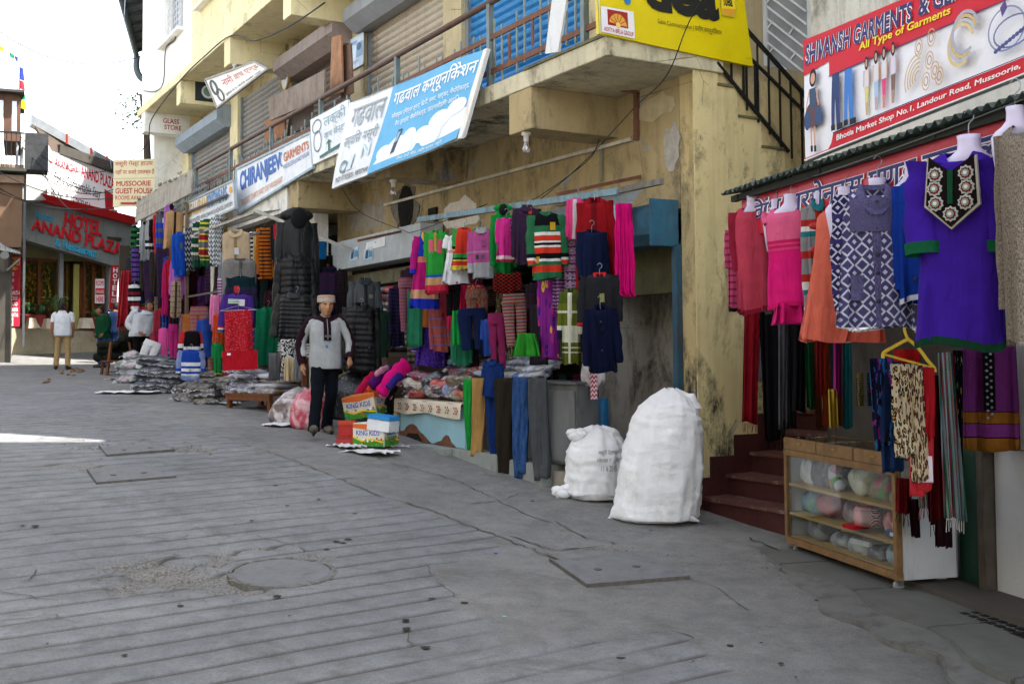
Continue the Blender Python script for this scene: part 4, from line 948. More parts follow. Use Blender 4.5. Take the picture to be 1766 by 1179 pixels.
bd.text('गढवाल कम्यूनिकेशन',.40,.70,.97,.95,'#f7f8f8',.012,.1); bd.text('मोबाइल रिचार्ज कूपन, बैटरी, कवर, चार्जर, मैमोरीकार्ड,',.41,.58,.95,.67,'#e9f2f8',.004); bd.text('पैन ड्राईव, मैमोरीकार्ड, डाउनलोडिंग आदि ।',.45,.47,.90,.56,'#e9f2f8',.004)
bd.text('गढवाल',.06,.66,.34,.90,'#9aa2a6',.0); bd.text('सर्विस मसूरी',.05,.40,.33,.60,'#8d979c',.0); bd.text('PROP. 9719255031, 9897079690',.04,.03,.32,.10,'#3b4248',.005); bd.text('नीयर गांधी चौक, लंढौर बाजार, मसूरी',.55,.02,.86,.075,'#e9f2f8',.002)
bd.poly([(.485,.14),(.515,.15),(.53,.42),(.50,.42)],'#39424c'); bd.poly([(.492,.27),(.517,.28),(.524,.39),(.502,.39)],'#8fb0c6'); bd.text('N',.235,.24,.30,.40,'#c9dfe8',.02); bd.ring(.1,.2,.03,.06,.03,'#6d8894'); bd.poly([(.13,.14),(.16,.3),(.19,.32),(.17,.14)],'#d4e2ea')
g = MB(); cc = bd.c; g.prism([cc[1]+Vector((0,0,-.02)),cc[2],cc[2].lerp(cc[3],.02),cc[1].lerp(cc[0],.035)],bd.n*.02); g.build('torn_edge', paint('#e6e3da',.8,.12,6,dirt=.2), bd.p)
bd = fsign('knitwear_sign','white knitwear sign with gold and blue letters above the jumpers',[(322,396),(407,359),(404,311),(325,349)],-1.32,'#d5dadd','#9fa8ab')
bd.text('GAURAV',.03,.40,.44,.92,'#c9a552',.03); bd.text('KNITWEARS',.45,.42,.86,.94,'#4b84b8',.02); bd.text('HAND KNITTED WEARS, SHAWLS & SCHOOL UNIFORM',.05,.12,.95,.30,'#4a4c50',.008); bd.disc(.93,.72,.03,.12,'#e2a53a')
bd = fsign('clock_shop_sign','cream watch shop sign with red Hindi words slung below the upper slab',[(375,186),(462,119),(440,107),(354,138)],(-1.16,-1.16,-1.02,-1.02),'#d6d2c4','#8d8a84')
bd.text('नामी वाच एण्ड',.28,.36,.96,.86,'#b5443c',.0); bd.text('दुकान नं. 2, भोटिया मार्केट, मसूरी',.25,.10,.92,.24,'#3b3a38',.003); bd.ring(.11,.62,.05,.26,.08,'#3b3a38'); bd.ring(.16,.28,.05,.22,.05,'#3b3a38')
# sign at the far end facing down the street
Yg = 25.6; sg = thing('guest_house_sign','cream guest house sign with red lettering and an arrow at the far building end','sign')
bd = Board(sg, [dw(195,357,Yg),dw(266,357,Yg+.3),dw(268,274,Yg+.3),dw(196,276,Yg)], .05, paint('#e3d9b2',.6,.05,3,dirt=.1)); RED_ = '#b8433a'
bd.text('मसूरी गेस्ट हाउस',.04,.84,.94,.98,RED_,.006); bd.text('यहाँ पर कमरे उपलब्ध हैं',.04,.66,.98,.80,RED_,.004); bd.text('MUSSOORIE',.07,.44,.90,.55,RED_,.02); bd.text('GUEST HOUSE',.05,.28,.94,.40,RED_,.02); bd.text('ROOMS AVAILABLE',.05,.15,.92,.24,RED_,.01); bd.rect(0,.595,1,.605,'#b5ab86'); bd.poly([(.15,.05),(.7,.05),(.7,.03),(.8,.075),(.7,.12),(.7,.1),(.15,.1),(.2,.075)],RED_)
# lettering painted on a beam side and on a housing
def onbeam(px, y0, txt, col, bold=.012):
    pass
gs = fthing(FM,'painted_beam_notice','red hand lettering GLASS STORE on the pale beam end','lettering'); xx = -19.0+.002
bd = Board(gs, [(xx,-.75,5.36),(xx,-.05,5.36),(xx,-.05,5.72),(xx,-.75,5.72)],.001,WHT); bd.text('GLASS',.18,.52,.72,.85,'#b0483c',.02); bd.text('STORE',.22,.1,.8,.42,'#b0483c',.02)
wp = fthing(FM,'watch_poster','dark square poster of a pocket watch on a beam end','poster'); xx = -15.51+.004
bd = Board(wp, [(xx,-.75,5.38),(xx,-.2,5.38),(xx,-.2,5.8),(xx,-.75,5.8)],.004,paint('#2a3236',.5)); bd.disc(.5,.5,.26,.34,'#c9d3d2'); bd.disc(.5,.52,.18,.24,'#6f8486'); bd.strip([(.5,.52),(.5,.7)],.03,'#22282a')
bd = fsign('idea_sign','big yellow phone company sign hung on the balcony corner beside the stair',[(1034,60),(1298,117),(1281,-40),(1028,-60)],0,'#e3cf0c',None,.03) if False else None
cI = [FM.atx(x,y,.07) for x,y in [(1033,58),(1298,115),(1276,-60),(1027,-85)]]; sg = fthing(FM,'yellow_phone_sign','big yellow phone company sign hung at the balcony corner by the stair','sign')
bd = Board(sg, cI, .04, paint('#d9c400',.4,.06,3,dirt=.08), rip=.004); BK = '#20201e'
bd.text('!',.16,.40,.205,.75,'#2f7fb8',.05); bd.text('dea',.30,.385,.80,.86,BK,.055); bd.rect(.0,0,.006,1,'#d8dde0')
bd.poly([(.012,.02),(.215,.02),(.215,.33),(.012,.33)],'#e9e6ea'); bd.rect(.05,.12,.175,.305,'#9c2b22'); bd.disc(.112,.13,.055,.14,'#e0a544','print',16,0,math.pi)
for k in range(7):
    a = math.pi*k/6; bd.strip([(.112+.012*math.cos(a),.135+.03*math.sin(a)),(.112+.052*math.cos(a),.135+.13*math.sin(a))],.008,'#9c2b22')
bd.disc(.112,.135,.014,.035,'#f0d080'); bd.text('ADITYA BIRLA GROUP',.025,.04,.205,.09,'#b8434a',.006); bd.text('Salim Communication | सलीम कम्युनिकेशन',.37,.235,.80,.315,'#3a3818',.0)
bd.poly([(.815,.46),(.90,.46),(.925,.54),(.925,.74),(.815,.74)],'#c7b24a'); bd.poly([(.82,.475),(.896,.475),(.918,.545),(.918,.725),(.82,.725)],'#ecd226'); bd.poly([(.82,.475),(.896,.475),(.918,.545),(.82,.53)],'#e0a02a'); bd.text('!dea',.835,.56,.90,.68,BK,.03); bd.text('idea cellular',.95,.06,.985,.08,'#8a7c10',.0)
# ================================================================ SIGNS ON THE RIGHT-HAND SHOP
cS = [FQ.w(FQ.at(x,y,-.72)) for x,y in [(1390,278),(1900,76),(1900,-144),(1386,70)]]; sg = thing('garment_shop_sign','large red and white garment shop sign with fashion pictures above the awning','sign')
bd = Board(sg, cS, .04, paint('#e6e7ef',.35,.03,3), rip=.005); RD = '#cf1f33'; NV_ = '#2b2a6a'
bd.poly([(0,.70),(.125,.74),(.128,.61),(1,.66),(1,1),(0,1)],RD); bd.poly([(0,0),(1,0),(1,.14),(.146,.132),(.135,.06),(.12,.02),(0,.02)],RD); bd.rect(0,0,1,.012,'#e9e9ee')
bd.strip([(.128,.61),(1,.66)],.008,NV_); bd.strip([(.146,.132),(1,.14)],.008,NV_)
bd.text('SHIVANSH GARMENTS',.012,.78,.47,.95,NV_,.03,.15,0,('#f2f2f4',.03)); bd.text('& GENERAL STORE',.49,.80,.95,.96,NV_,.03,.15,0,('#f2f2f4',.03)); bd.text('All Type of Garments',.262,.70,.60,.785,'#f0e02a',.02,.1); bd.text('Bhotia Market Shop No.1, Landour Road, Mussoorie, Ph. 9760',.162,.045,.92,.105,'#f4f2f4',.018,.1)
def model(u, v0, v1, w, top_, bot_, skin='#c99a80'):
    h = v1-v0; bd.poly([(u-w*.22,v0),(u-w*.02,v0),(u,v0+h*.5),(u-w*.4,v0+h*.5)],bot_); bd.poly([(u+w*.02,v0),(u+w*.22,v0),(u+w*.4,v0+h*.5),(u,v0+h*.5)],bot_); bd.rect(u-w*.2,v0,u-w*.06,v0+h*.22,skin); bd.rect(u+w*.06,v0,u+w*.2,v0+h*.22,skin)
    bd.poly([(u-w*.4,v0+h*.48),(u+w*.4,v0+h*.48),(u+w*.45,v0+h*.8),(u-w*.45,v0+h*.8)],top_); bd.strip([(u-w*.48,v0+h*.78),(u-w*.55,v0+h*.5)],.012,skin); bd.strip([(u+w*.48,v0+h*.78),(u+w*.55,v0+h*.5)],.012,skin); bd.disc(u,v0+h*.9,w*.36,h*.12,'#2a1a18'); bd.disc(u,v0+h*.9,w*.2,h*.07,skin)
model(.295,.17,.64,.020,'#d9d8e2','#d8cf7a'); model(.334,.18,.66,.022,'#dcdbe6','#a8c4e2'); model(.366,.17,.665,.022,'#d8d8e2','#e0447e'); model(.402,.178,.67,.022,'#cfcfe2','#7a5f58')
for u0, cj in ((.150,'#2a3f72'),(.207,'#3f7fd0')): bd.poly([(u0,.18),(u0+.014,.17),(u0+.019,.4),(u0+.024,.17),(u0+.04,.18),(u0+.036,.60),(u0+.004,.60)],cj); bd.rect(u0-.002,.145,u0+.016,.19,'#17181c'); bd.rect(u0+.024,.135,u0+.05,.185,'#17181c')
bd.disc(.062,.34,.040,.11,'#5a4450'); bd.disc(.034,.31,.016,.08,'#2f4f7a'); bd.disc(.092,.31,.016,.08,'#2f4f7a'); bd.poly([(.048,.40),(.078,.40),(.082,.56),(.044,.56)],'#39506e'); bd.disc(.062,.645,.017,.075,'#1d1414'); bd.disc(.062,.64,.011,.045,'#d0a088'); bd.rect(.051,.08,.058,.24,'#d0a088'); bd.rect(.067,.08,.074,.24,'#d0a088'); bd.rect(.049,.04,.06,.09,'#1d1414'); bd.rect(.066,.03,.077,.08,'#1d1414'); bd.strip([(.046,.55),(.030,.40)],.018,'#d0a088'); bd.strip([(.080,.55),(.094,.40)],.018,'#d0a088')
for k in range(5): bd.ring(.50,.30,.012+.009*k,.05+.035*k,.014,'#cdb48a','print',18,1.4,3.6)
for u,v in ((.50,.54),(.545,.58),(.54,.40),(.56,.30),(.575,.24),(.53,.24)): bd.ring(u,v,.013,.07,.010,'#c6a67a'); bd.ring(u,v,.007,.035,.010,'#b58a6a')
for k in range(4): bd.ring(.645+.005*k,.42+.03*k,.040,.16,.026,['#d9c48c','#b9bcc9','#cbb078','#a9adbf'][k],'print',22,.3,5.2)
bd.ring(.78,.40,.05,.17,.014,'#8f93b4'); bd.ring(.80,.36,.055,.12,.014,'#6f74a0'); bd.poly([(.77,.5),(.785,.56),(.78,.63),(.765,.58)],'#5a4a8a')
for k in range(9): bd.disc(.75+.010*k,.25+.012*k,.006,.018,'#4a4f8a')
cH = [FQ.w(FQ.at(x,y,-.93)) for x,y in [(1279,410),(1790,300),(1790,176),(1279,343)]]; sg = thing('hindi_shop_sign','long red sign with outlined blue Hindi words behind the mannequin row','sign')
bd = Board(sg, cH, .03, paint('#b8243a',.4,.08,3), rip=.006); bd.rect(0,.95,1,1,'#dfe3ea'); bd.text('शिवांश गारमेन्टस एण्ड जनरल स्टोर',.0,.15,1.1,.88,NV_,.02,0,0,('#eceaf0',.035)); bd.o.name = 'panel'
# ================================================================ GARMENT BUILDERS (local: X across, -Y towards the viewer, hung from z = 0)
STEEL = paint('#85888b',.4,.1,5,metal=.8)
def ring_pts(cx, cy, z, rx, ry, n, fold=None, drop=None):
    out = []
    for i in range(n):
        a = 2*math.pi*i/n; ca, sa = math.cos(a), math.sin(a); k = 1.0
        if fold: k += fold(a)
        x = cx+rx*math.copysign(abs(ca)**.8,ca)*(1+(k-1)*.7); y = cy+ry*(sa+(k-1)*3.2); zz_ = z
        if drop: zz_ += drop(a)
        out.append((x,y,zz_))
    return out
def folds(seed, amp, ks=(5,9,14)):
    rr = random.Random(seed); ph = [rr.uniform(0,6.28) for _ in ks]; am = [rr.uniform(.6,1) for _ in ks]
    return lambda t_: (lambda a: amp*t_*sum(m*math.sin(k*a+p+1.2*t_) for k,p,m in zip(ks,ph,am)))
def hook(par, top=.09, mat=None):
    g = MB(); g.tube(smooth_path([(0,0,-.02),(0,0,top*.4),(.018,0,top*.6),(.022,0,top*.85),(0,0,top),(-.018,0,top*.85)],4),.0028,5); return g.build('hanger_hook', mat or STEEL, par)
def torso(w, h, bw, dep, seed, neck=.34, vdrop=.05, flare=.0, waist=0, amp=.11, n=28, rows=15, sq=.06, skew=0):
    fo = folds(seed, amp); rr = random.Random(seed); wob = rr.uniform(-.03,.03)
    rs = []
    dr = lambda k: (lambda a: -vdrop*h*k*max(0,-math.sin(a))**1.6*(abs(math.sin(a))))
    rs.append(ring_pts(0,0,0,bw*neck,dep*.45,n,None,dr(1)))
    rs.append(ring_pts(0,0,-.012*h,bw*(neck+.22),dep*.5,n,None,dr(.55)))
    rs.append(ring_pts(0,0,-sq*h*.55,bw*.80,dep*.55,n,None,dr(.2)))
    rs.append(ring_pts(0,0,-sq*h,bw*.94,dep*.62,n))
    for j in range(rows):
        t_ = j/(rows-1); z = -h*(sq+.05+(1-sq-.05)*t_)
        k = 1-waist*math.exp(-((t_-.42)/.18)**2)+flare*t_**1.3
        rs.append(ring_pts(wob*t_*w+skew*t_*w,0,z+.012*h*math.sin(7*t_+seed)*(t_),bw*k,dep*(.72+.35*t_),n,fo(t_**.8), (lambda a, tt=t_: .018*h*math.sin(3*a+seed)*max(0,tt-.8)*5)))
    return rs
def sleeve(side, w, h, bw, sl, seed, r0, r1, out=0, fwd=0, sq=.06):
    rr = random.Random(seed*3+side); A = Vector((side*bw*.86,0,-h*(sq*.75+r0*.0)))
    E_ = Vector((side*(w/2-r1*.9+out)*rr.uniform(.82,1.04),-fwd-rr.uniform(-.02,.06)*min(1,w*2),-h*sl*rr.uniform(.93,1.03))); Mid = A.lerp(E_,.5)+Vector((side*bw*.10,.01-fwd*.2,h*.02*rr.uniform(-1,1)))
    pts = smooth_path([A,Mid,E_],5); n = len(pts); rad = []
    for i in range(n):
        t_ = i/(n-1); rad.append((r0*(1-t_)+r1*t_)*(1+.10*math.sin(i*1.9+seed)+.05*math.sin(i*4.1+seed*2)))
    return pts, rad
def make_top(par, w, h, mats, seed=0, sl=.82, body=.66, neck=.34, vdrop=.05, flare=0, waist=0, dep=None, amp=.11, collar=None, cuff=None, hem=None, band=None, hood=None, placket=None, buttons=0, hooked=True, sq=.06, r0=None, r1=None, smat=None, badge=None, fwd=0, puff=0, pocket=None):
    m = mats; dep = dep or .13*w*body/.66+.02; bw = w/2*(body if sl else .97); rs = torso(w,h,bw,dep,seed,neck,vdrop,flare,waist,amp,sq=sq)
    if puff:                                           # quilted tubes
        rs2 = []
        for j, r in enumerate(rs):
            rs2.append(r)
        fine = []
        for j in range(3,len(rs)-1):
            for q in range(4):
                f = q/4; k = 1+.075*abs(math.sin(math.pi*(j*4+q)/5.5+.4*math.sin(j*1.3+seed)))
                fine.append([tuple((Vector(a).lerp(Vector(b),f)*1.0)) for a,b in zip(rs[j],rs[j+1])]); fine[-1] = [((x)*k,(y)*(1+.5*(k-1)*3),z) for x,y,z in fine[-1]]
        rs = rs[:3]+fine+[rs[-1]]
    MB().rings(rs).build('body', m, par, smooth=True, uv=(w,h), fix=False)
    if sl:
        r0 = r0 or .115*w+.01; r1 = r1 or .07*w+.006
        for s_ in (-1,1):
            pts, rad = sleeve(s_,w,h,bw,sl,seed,r0,r1,fwd=fwd,sq=sq)
            if puff:
                p2, d2 = [], []
                for i in range(len(pts)-1):
                    for q in range(3): p2.append(pts[i].lerp(pts[i+1],q/3)); d2.append((rad[i]+(rad[i+1]-rad[i])*q/3)*(1+.1*math.sin(math.pi*q/3)))
                pts, rad = p2+[pts[-1]], d2+[rad[-1]]
            MB().tube(pts,rad,12,False,flatten=.62).build('sleeve', smat or m, par, smooth=True, uv=(w,h), fix=False)
            if cuff:
                d_ = (pts[-1]-pts[-2]).normalized(); MB().tube([pts[-1]-d_*.03*h,pts[-1]+d_*.03*h],[rad[-1]*1.06,rad[-1]*.98],12,False,flatten=.64).build('cuff', cuff, par, smooth=True, uv=(w,h), fix=False)
    front = lambda t_: Vector(rs[min(len(rs)-1,int(t_*(len(rs)-1)))][21%28])
    fr = [Vector(r[21]) for r in rs]                    # centre-front line
    if band: MB().tube([Vector(p) for p in rs[0]]+[Vector(rs[0][0])],.012+.004*w,6,False).build('neckband', band, par, smooth=True, uv=(w,h), fix=False)
    if hem: MB().rings([[(x*1.015,y*1.03,z+.035*h) for x,y,z in rs[-1]],[(x*1.02,y*1.04,z-.006) for x,y,z in rs[-1]]]).build('hem', hem, par, smooth=True, uv=(w,h), fix=False)
    if collar:
        a = [Vector(p) for p in rs[0]]; k = .07*w+.02; c0 = Vector((0,0,0))
        q = [[p for p in a],[p*1.05+Vector((0,0,k*.55)) for p in a],[Vector((p.x*1.35,p.y*1.5-.012,p.z+k*.35)) for p in a],[Vector((p.x*1.75,p.y*1.9-.016,p.z-k*.65)) for p in a]]
        MB().rings(q).build('collar', collar, par, smooth=True, uv=(w,h), fix=False)
    if hood:
        k = .34*w*body/.66; MB().rings([[(k*1.0*math.cos(a)*math.sin(b),dep*.1-k*.75*math.sin(a)*math.sin(b)*(1 if math.sin(a)<0 else .45),-.02*h+k*.8-k*1.3*b/math.pi*.9) for a in np.linspace(0,2*math.pi,18)[:-1]] for b in np.linspace(.25,2.6,9)]).build('hood', hood, par, smooth=True, uv=(w,h), fix=False)
        MB().ball((0,-dep*.62-k*.12,-.02*h+k*.02),k*.62,14,sc=(.8,.42,1)).build('hood_filler', paint('#0d0d0f',.95), par, smooth=True)  # near-black ball filling the hood opening
    if placket:
        g = MB(); ww = .018+.01*w; L = [p+Vector((0,-.008,0)) for p in fr[1:]]; g.rings([[p+Vector((-ww,0,0)),p+Vector((-ww*.3,-.004,0)),p+Vector((ww*.3,-.004,0)),p+Vector((ww,0,0))] for p in L], closed=False); g.build('placket', placket, par, smooth=True, uv=(w,h), fix=False)
    for i in range(buttons):
        p = fr[3+int((len(fr)-5)*(i+.5)/buttons)]; MB().ball(p+Vector((0,-.014,0)),.008+.006*w,8,sc=(1,.5,1)).build('button', paint('#2a2230',.3), par)
    if badge:
        for bu, bv, bwid, bh, bc in badge:
            g = MB(); L = []
            for jj in range(7):
                zz_ = -bv*h+bh*h*(.5-jj/6); pf = min(fr[2:], key=lambda q_: abs(q_.z-zz_)); L.append([(bu*w+bwid*w*(ii/8-.5), (pf.y-.014)*math.sqrt(max(.12,1-((bu*w+bwid*w*(ii/8-.5))/(bw*1.06))**2))-.004, zz_) for ii in range(9)])
            o_ = g.rings(L, closed=False).build('patch', bc, par, smooth=True, fix=False); ul = o_.data.uv_layers.new(name='UVMap')
            for lp in o_.data.loops: cc_ = o_.data.vertices[lp.vertex_index].co; ul.data[lp.index].uv = ((cc_.x-bu*w)/(bwid*w)+.5, -(cc_.z+bv*h)/(bh*h)+.5)
    if pocket:
        for bu, bv in ((-.2,.72),(.2,.72)):
            p = fr[int(bv*(len(fr)-1))]; MB().box(-.1*w,.1*w,-.01,.0,-.09*h,.09*h).build('pocket', pocket, par, uv=(w,h)).location = (bu*w,p.y*.93-.004,-bv*h)
    if hooked: hook(par)
    return fr
def make_drape(par, w, h, mat, seed=0, dep=.03, ks=(4,7), amp=.5, taper=0, name='cloth_panel', fringe=None, n=30, rows=14, bow=0):
    rr = random.Random(seed); ph = [rr.uniform(0,6.28) for _ in ks]; rs = []; sk = rr.uniform(-.03,.03)
    for j in range(rows):
        t_ = j/(rows-1); hw = w/2*(1-taper*(1-t_)*.6 if taper > 0 else 1+taper*t_*.6); r = []
        for i in range(n):
            a = 2*math.pi*i/n; u = math.cos(a); x = hw*math.copysign(abs(u)**.7,u)
            y = math.sin(a)*dep*.5 + dep*amp*sum(math.sin(k*u*2.2+p+.8*t_) for k,p in zip(ks,ph))*(.4+.6*t_)
            r.append((x+sk*w*t_+bow*w*math.sin(math.pi*t_), y, -h*t_+.012*h*math.sin(u*3+seed)*(t_ > .97)))
        rs.append(r)
    o_ = MB().rings(rs, True, (True,True)).build(name, mat, par, smooth=True, uv=(w,h), fix=False)
    if fringe:
        g = MB()
        for i in range(int(max(6,w/.012))):
            x = -w/2+w*(i+.5)/max(6,int(w/.012)); g.tube([(x+sk*w,0,-h),(x+sk*w+rr.uniform(-.012,.012),rr.uniform(-.02,.02),-h-.08*rr.uniform(.6,1.2))],.0022,4)
        g.build('fringe', fringe, par)
    return o_
def make_pants(par, w, h, mat, seed=0, waist=.12, spread=.5, dep=.06, cuff=None, bent=0):
    rr = random.Random(seed); hw = w/2
    rs = [ring_pts(0,0,-h*t_,hw*(.92+.08*t_/waist),dep*.8,22) for t_ in np.linspace(0,waist*1.6,5)]
    MB().rings(rs).build('waist', mat, par, smooth=True, uv=(w,h), fix=False)
    for s_ in (-1,1):
        pts = [Vector((s_*hw*(.5-.06*k+ .03*math.sin(k*3+seed)),rr.uniform(-.008,.008),-h*(waist+ (1-waist)*k))) for k in np.linspace(0,1,9)]
        MB().tube(pts,[hw*(.52-.18*k)*(1+.05*math.sin(9*k+seed+s_)) for k in np.linspace(0,1,9)],14,False,flatten=.5).build('leg', mat, par, smooth=True, uv=(w,h), fix=False)
        if cuff: MB().tube([pts[-1]+Vector((0,0,.05*h)),pts[-1]],hw*.37,14,False,flatten=.52).build('cuff', cuff, par, uv=(w,h), fix=False)
def make_folded(par, w, h, mat, seed=0, dep=.07, hang=True):
    """trousers or cloth folded over a bar: two leaves with a rounded top edge"""
    rr = random.Random(seed)
    for k_, (cx, ww, L) in enumerate(((-.17,.66,1.0),(.17,.66,rr.uniform(.93,.99)))):
        rs = []; p1, p2 = rr.uniform(0,6.28), rr.uniform(0,6.28)
        for j in range(22):
            t_ = j/21; r = []; taper_ = 1-.16*t_; bend = .03*math.sin(3.1*t_+p1)+.012*math.sin(11*t_+p2)
            for i in range(20):
                a = 2*math.pi*i/20; u = math.cos(a); x = w*cx*taper_+w*ww/2*taper_*math.copysign(abs(u)**.6,u)*(1+.03*math.sin(17*t_+p2)*(t_>.3)); y = -.012*k_+math.sin(a)*dep*(.22+.28*min(1,t_*6))*(1+.18*math.sin(9*t_+3*u+p1))+.010*math.sin(6*u+4*t_+p2)
                r.append((x+bend*w,y+.02*math.sin(5*t_+p1)*t_,-h*L*t_-(.008*math.sin(5*u) if j == 21 else 0)))
            rs.append(r)
        MB().rings(rs,True,(True,True)).build('folded_leg', mat, par, smooth=True, uv=(w,h), fix=False)
    g = MB(); g.tube([(w*.06*math.sin(seed),-dep*.33,-.03*h),(w*.04,-dep*.5,-h*.5),(w*.02,-dep*.45,-h*.985)],.004,4); g.build('seam', mat, par, uv=(w,h))
# ---------------------------------------------------------------- placing by where it hangs
ZN = {'L':(780,600,.27137),'A':(200,340,.30534),'B':(560,340,.25445),'C':(820,320,.27137),'D':(1240,160,.39021),'E':(460,480,.27137),'F':(1200,500,.47483),'G':(1480,540,.35616),'H':(200,350,.16964),'I':(380,360,.1866),'J':(200,520,.16117),'K':(640,500,.16988),'P':(0,0,1)}
def place(F, z, x0, y0, x1, y1, y, turn=0):
    ox, oy, k = ZN[z]; x0, x1, y0, y1 = ox+x0*k, ox+x1*k, oy+y0*k, oy+y1*k
    P = F.w(F.at((x0+x1)/2,y0,y)); sc = P.dot(CF)/FPX
    return P, (x1-x0)*sc, (y1-y0)*sc, -math.atan2(P.x,P.y)+R(turn)
_seed = [0]
def G(F, z, box, y, kind, label, cat, mat, turn=0, group=None, name=None, tilt=0, **kw):
    _seed[0] += 1; rt = random.Random(_seed[0]*7); P, w, h, rz = place(F,z,*box,y,turn+rt.uniform(-14,14))
    o = thing(name or cat.replace(' ','_'), label, cat, P, rz, group)
    o.rotation_euler = (R(rt.uniform(-2,3)),R(tilt+rt.uniform(-2.5,2.5)),rz)
    w = max(w,.06); h = max(h,.1)
    if kind == 'top': make_top(o,w,h,mat,_seed[0],**kw)
    elif kind == 'drape': make_drape(o,w,h,mat,_seed[0],**kw)
    elif kind == 'pants': make_pants(o,w,h,mat,_seed[0],**kw)
    elif kind == 'fold': make_folded(o,w*1.12,h,mat,_seed[0],**kw)
    return o
c = cloth
# ---------------------------------------------------------------- far knitwear stall (left)
Y1 = -1.42
def g(*a, **k): return G(FM,*a,**k)
g('H',(150,225,232,640),Y1-.1,'top','green and black striped jumper, outermost on the far knitwear rail','jumper',c('#24713a','stripes','#121512',n=7),sl=.9,turn=25)
g('H',(215,240,292,560),Y1,'top','dark green jumper with white lines next to the outermost striped one','jumper',c('#173d22','stripes','#d8dcd6',n=5,th=.12),turn=25)
g('H',(243,200,330,585),Y1,'top','plain light grey hooded jumper on the far rail','jumper',c('#9a9c9e'),hood=c('#9a9c9e'),turn=20)
g('H',(300,190,395,575),Y1+.02,'top','grey jumper with white and black chest bands on the far rail','jumper',c('#8d9092',bands=[(0,'#a2a4a6'),(.5,'#26272a'),(.58,'#e6e6e6'),(.66,'#26272a'),(.74,'#8d9092')]),turn=20)
g('H',(335,165,412,400),Y1-.04,'top','small black top with red cuffs on the far rail','top',c('#16161a'),cuff=c('#c0282e'),turn=20)
g('H',(368,105,482,512),Y1,'top','bright red zipped jacket on the far rail','jacket',c('#c9252b'),smat=c('#c9252b'),collar=c('#c9252b'),placket=c('#3a3f52'),turn=20)
g('H',(398,95,540,580),Y1,'top','grey polo jumper with broad blue bands on the far rail','jumper',c('#5c6066',bands=[(0,'#5c6066'),(.22,'#2d44b8'),(.34,'#5c6066'),(.42,'#2d44b8'),(.54,'#5c6066'),(.66,'#2d44b8'),(.75,'#4b4f56')]),collar=c('#4b4f56'),badge=[(.05,.18,.16,.1,c('#dfe2ea'))],turn=20)
g('H',(480,35,625,400),Y1-.05,'top','lilac hooded top on the far rail','hooded top',c('#b071b8'),hood=c('#b071b8'),turn=15)
g('H',(508,80,692,470),Y1-.1,'top','tan sleeveless knitted coat beside the lilac hooded top','waistcoat',c('#b58e62'),sl=0,placket=c('#2c2420'),turn=10)
g('H',(482,300,548,600),Y1+.1,'drape','dark plum scarf hanging below the lilac hooded top','scarf',c('#3f2c42'),dep=.08)
g('H',(545,370,612,615),Y1,'drape','rust brown shawl below the tan waistcoat','shawl',c('#7a4420'),dep=.08)
g('H',(555,305,732,748),Y1-.14,'top','royal blue collared shirt on the far rail','shirt',c('#1d4fb4'),collar=c('#1d4fb4'),badge=[(.05,.3,.13,.13,c('#6d6a4a'))],turn=10)
g('H',(682,285,775,722),Y1+.06,'top','pale grey striped shirt behind the royal blue one','shirt',c('#a5a8ad','stripes','#62666d',n=14),turn=15)
g('H',(700,245,832,690),Y1,'top','black jumper with grey chevron bands on the far rail','jumper',c('#22242a','zigzag','#8e9298',n=5,m=8,th=.45),turn=15)
g('H',(770,190,895,655),Y1-.02,'top','bottle green jumper with cream bands on the far rail','jumper',c('#1c4a38',bands=[(0,'#1c4a38'),(.14,'#dcd8c6'),(.2,'#4f5a57'),(.3,'#dcd8c6'),(.36,'#1c4a38'),(.5,'#dcd8c6'),(.56,'#1c4a38'),(.68,'#dcd8c6'),(.74,'#59605d'),(.84,'#1c4a38')]),turn=12)
g('H',(845,160,1008,638),Y1-.04,'top','jumper banded in maroon, yellow, grey and green','jumper',c('#1f5a37',bands=[(0,'#1f5a37'),(.08,'#d6bd3c'),(.12,'#1f5a37'),(.18,'#d6bd3c'),(.22,'#6a6c70'),(.32,'#d6bd3c'),(.35,'#8f2330'),(.46,'#d6bd3c'),(.5,'#6a6c70'),(.62,'#d6bd3c'),(.66,'#8f2330'),(.78,'#d6bd3c'),(.81,'#1f5a37'),(.86,'#d6bd3c'),(.89,'#1f5a37')]),turn=10)
g('H',(945,130,1118,640),Y1,'top','grey and white zigzag patterned jumper on the far rail','jumper',c('#dfe2e0','zigzag','#59636a',n=7,m=11,th=.42),collar=c('#cfd3d2','zigzag','#59636a',n=9,m=30),turn=8)
g('H',(1092,240,1132,500),Y1+.1,'drape','khaki brown cloth hanging beside the white pillar','cloth',c('#77653a'),dep=.06)
g('H',(1040,500,1092,822),Y1+.05,'drape','pale grey shirt sleeve cloth beside the beige waistcoat','cloth',c('#b9bec6'),dep=.06,taper=-.4)
g('H',(155,450,232,795),Y1-.22,'top','narrow purple jumper with black stripes at the far stall corner','jumper',c('#5c3f86','stripes','#17151c',n=7,th=.3),sl=0)
g('H',(35,690,172,1260),Y1-.3,'drape','thin red shawl with gold specks hanging at the far stall corner','shawl',c('#a32430','dots','#d7a04a',n=18,th=.25),dep=.16,amp=.8,taper=.5,fringe=c('#c9463a'))
g('H',(120,825,252,1085),Y1-.18,'top','jumper banded in white, black and maroon at the far stall corner','jumper',c('#18181c',bands=[(0,'#e6e6e8'),(.15,'#18181c'),(.3,'#7a2028'),(.42,'#18181c'),(.5,'#e6e6e8'),(.64,'#18181c'),(.72,'#7a2028'),(.86,'#e6e6e8')]))
g('H',(120,1000,200,1179),Y1-.12,'drape','charcoal grey cloth below the white and maroon jumper','cloth',c('#36383c'),dep=.08)
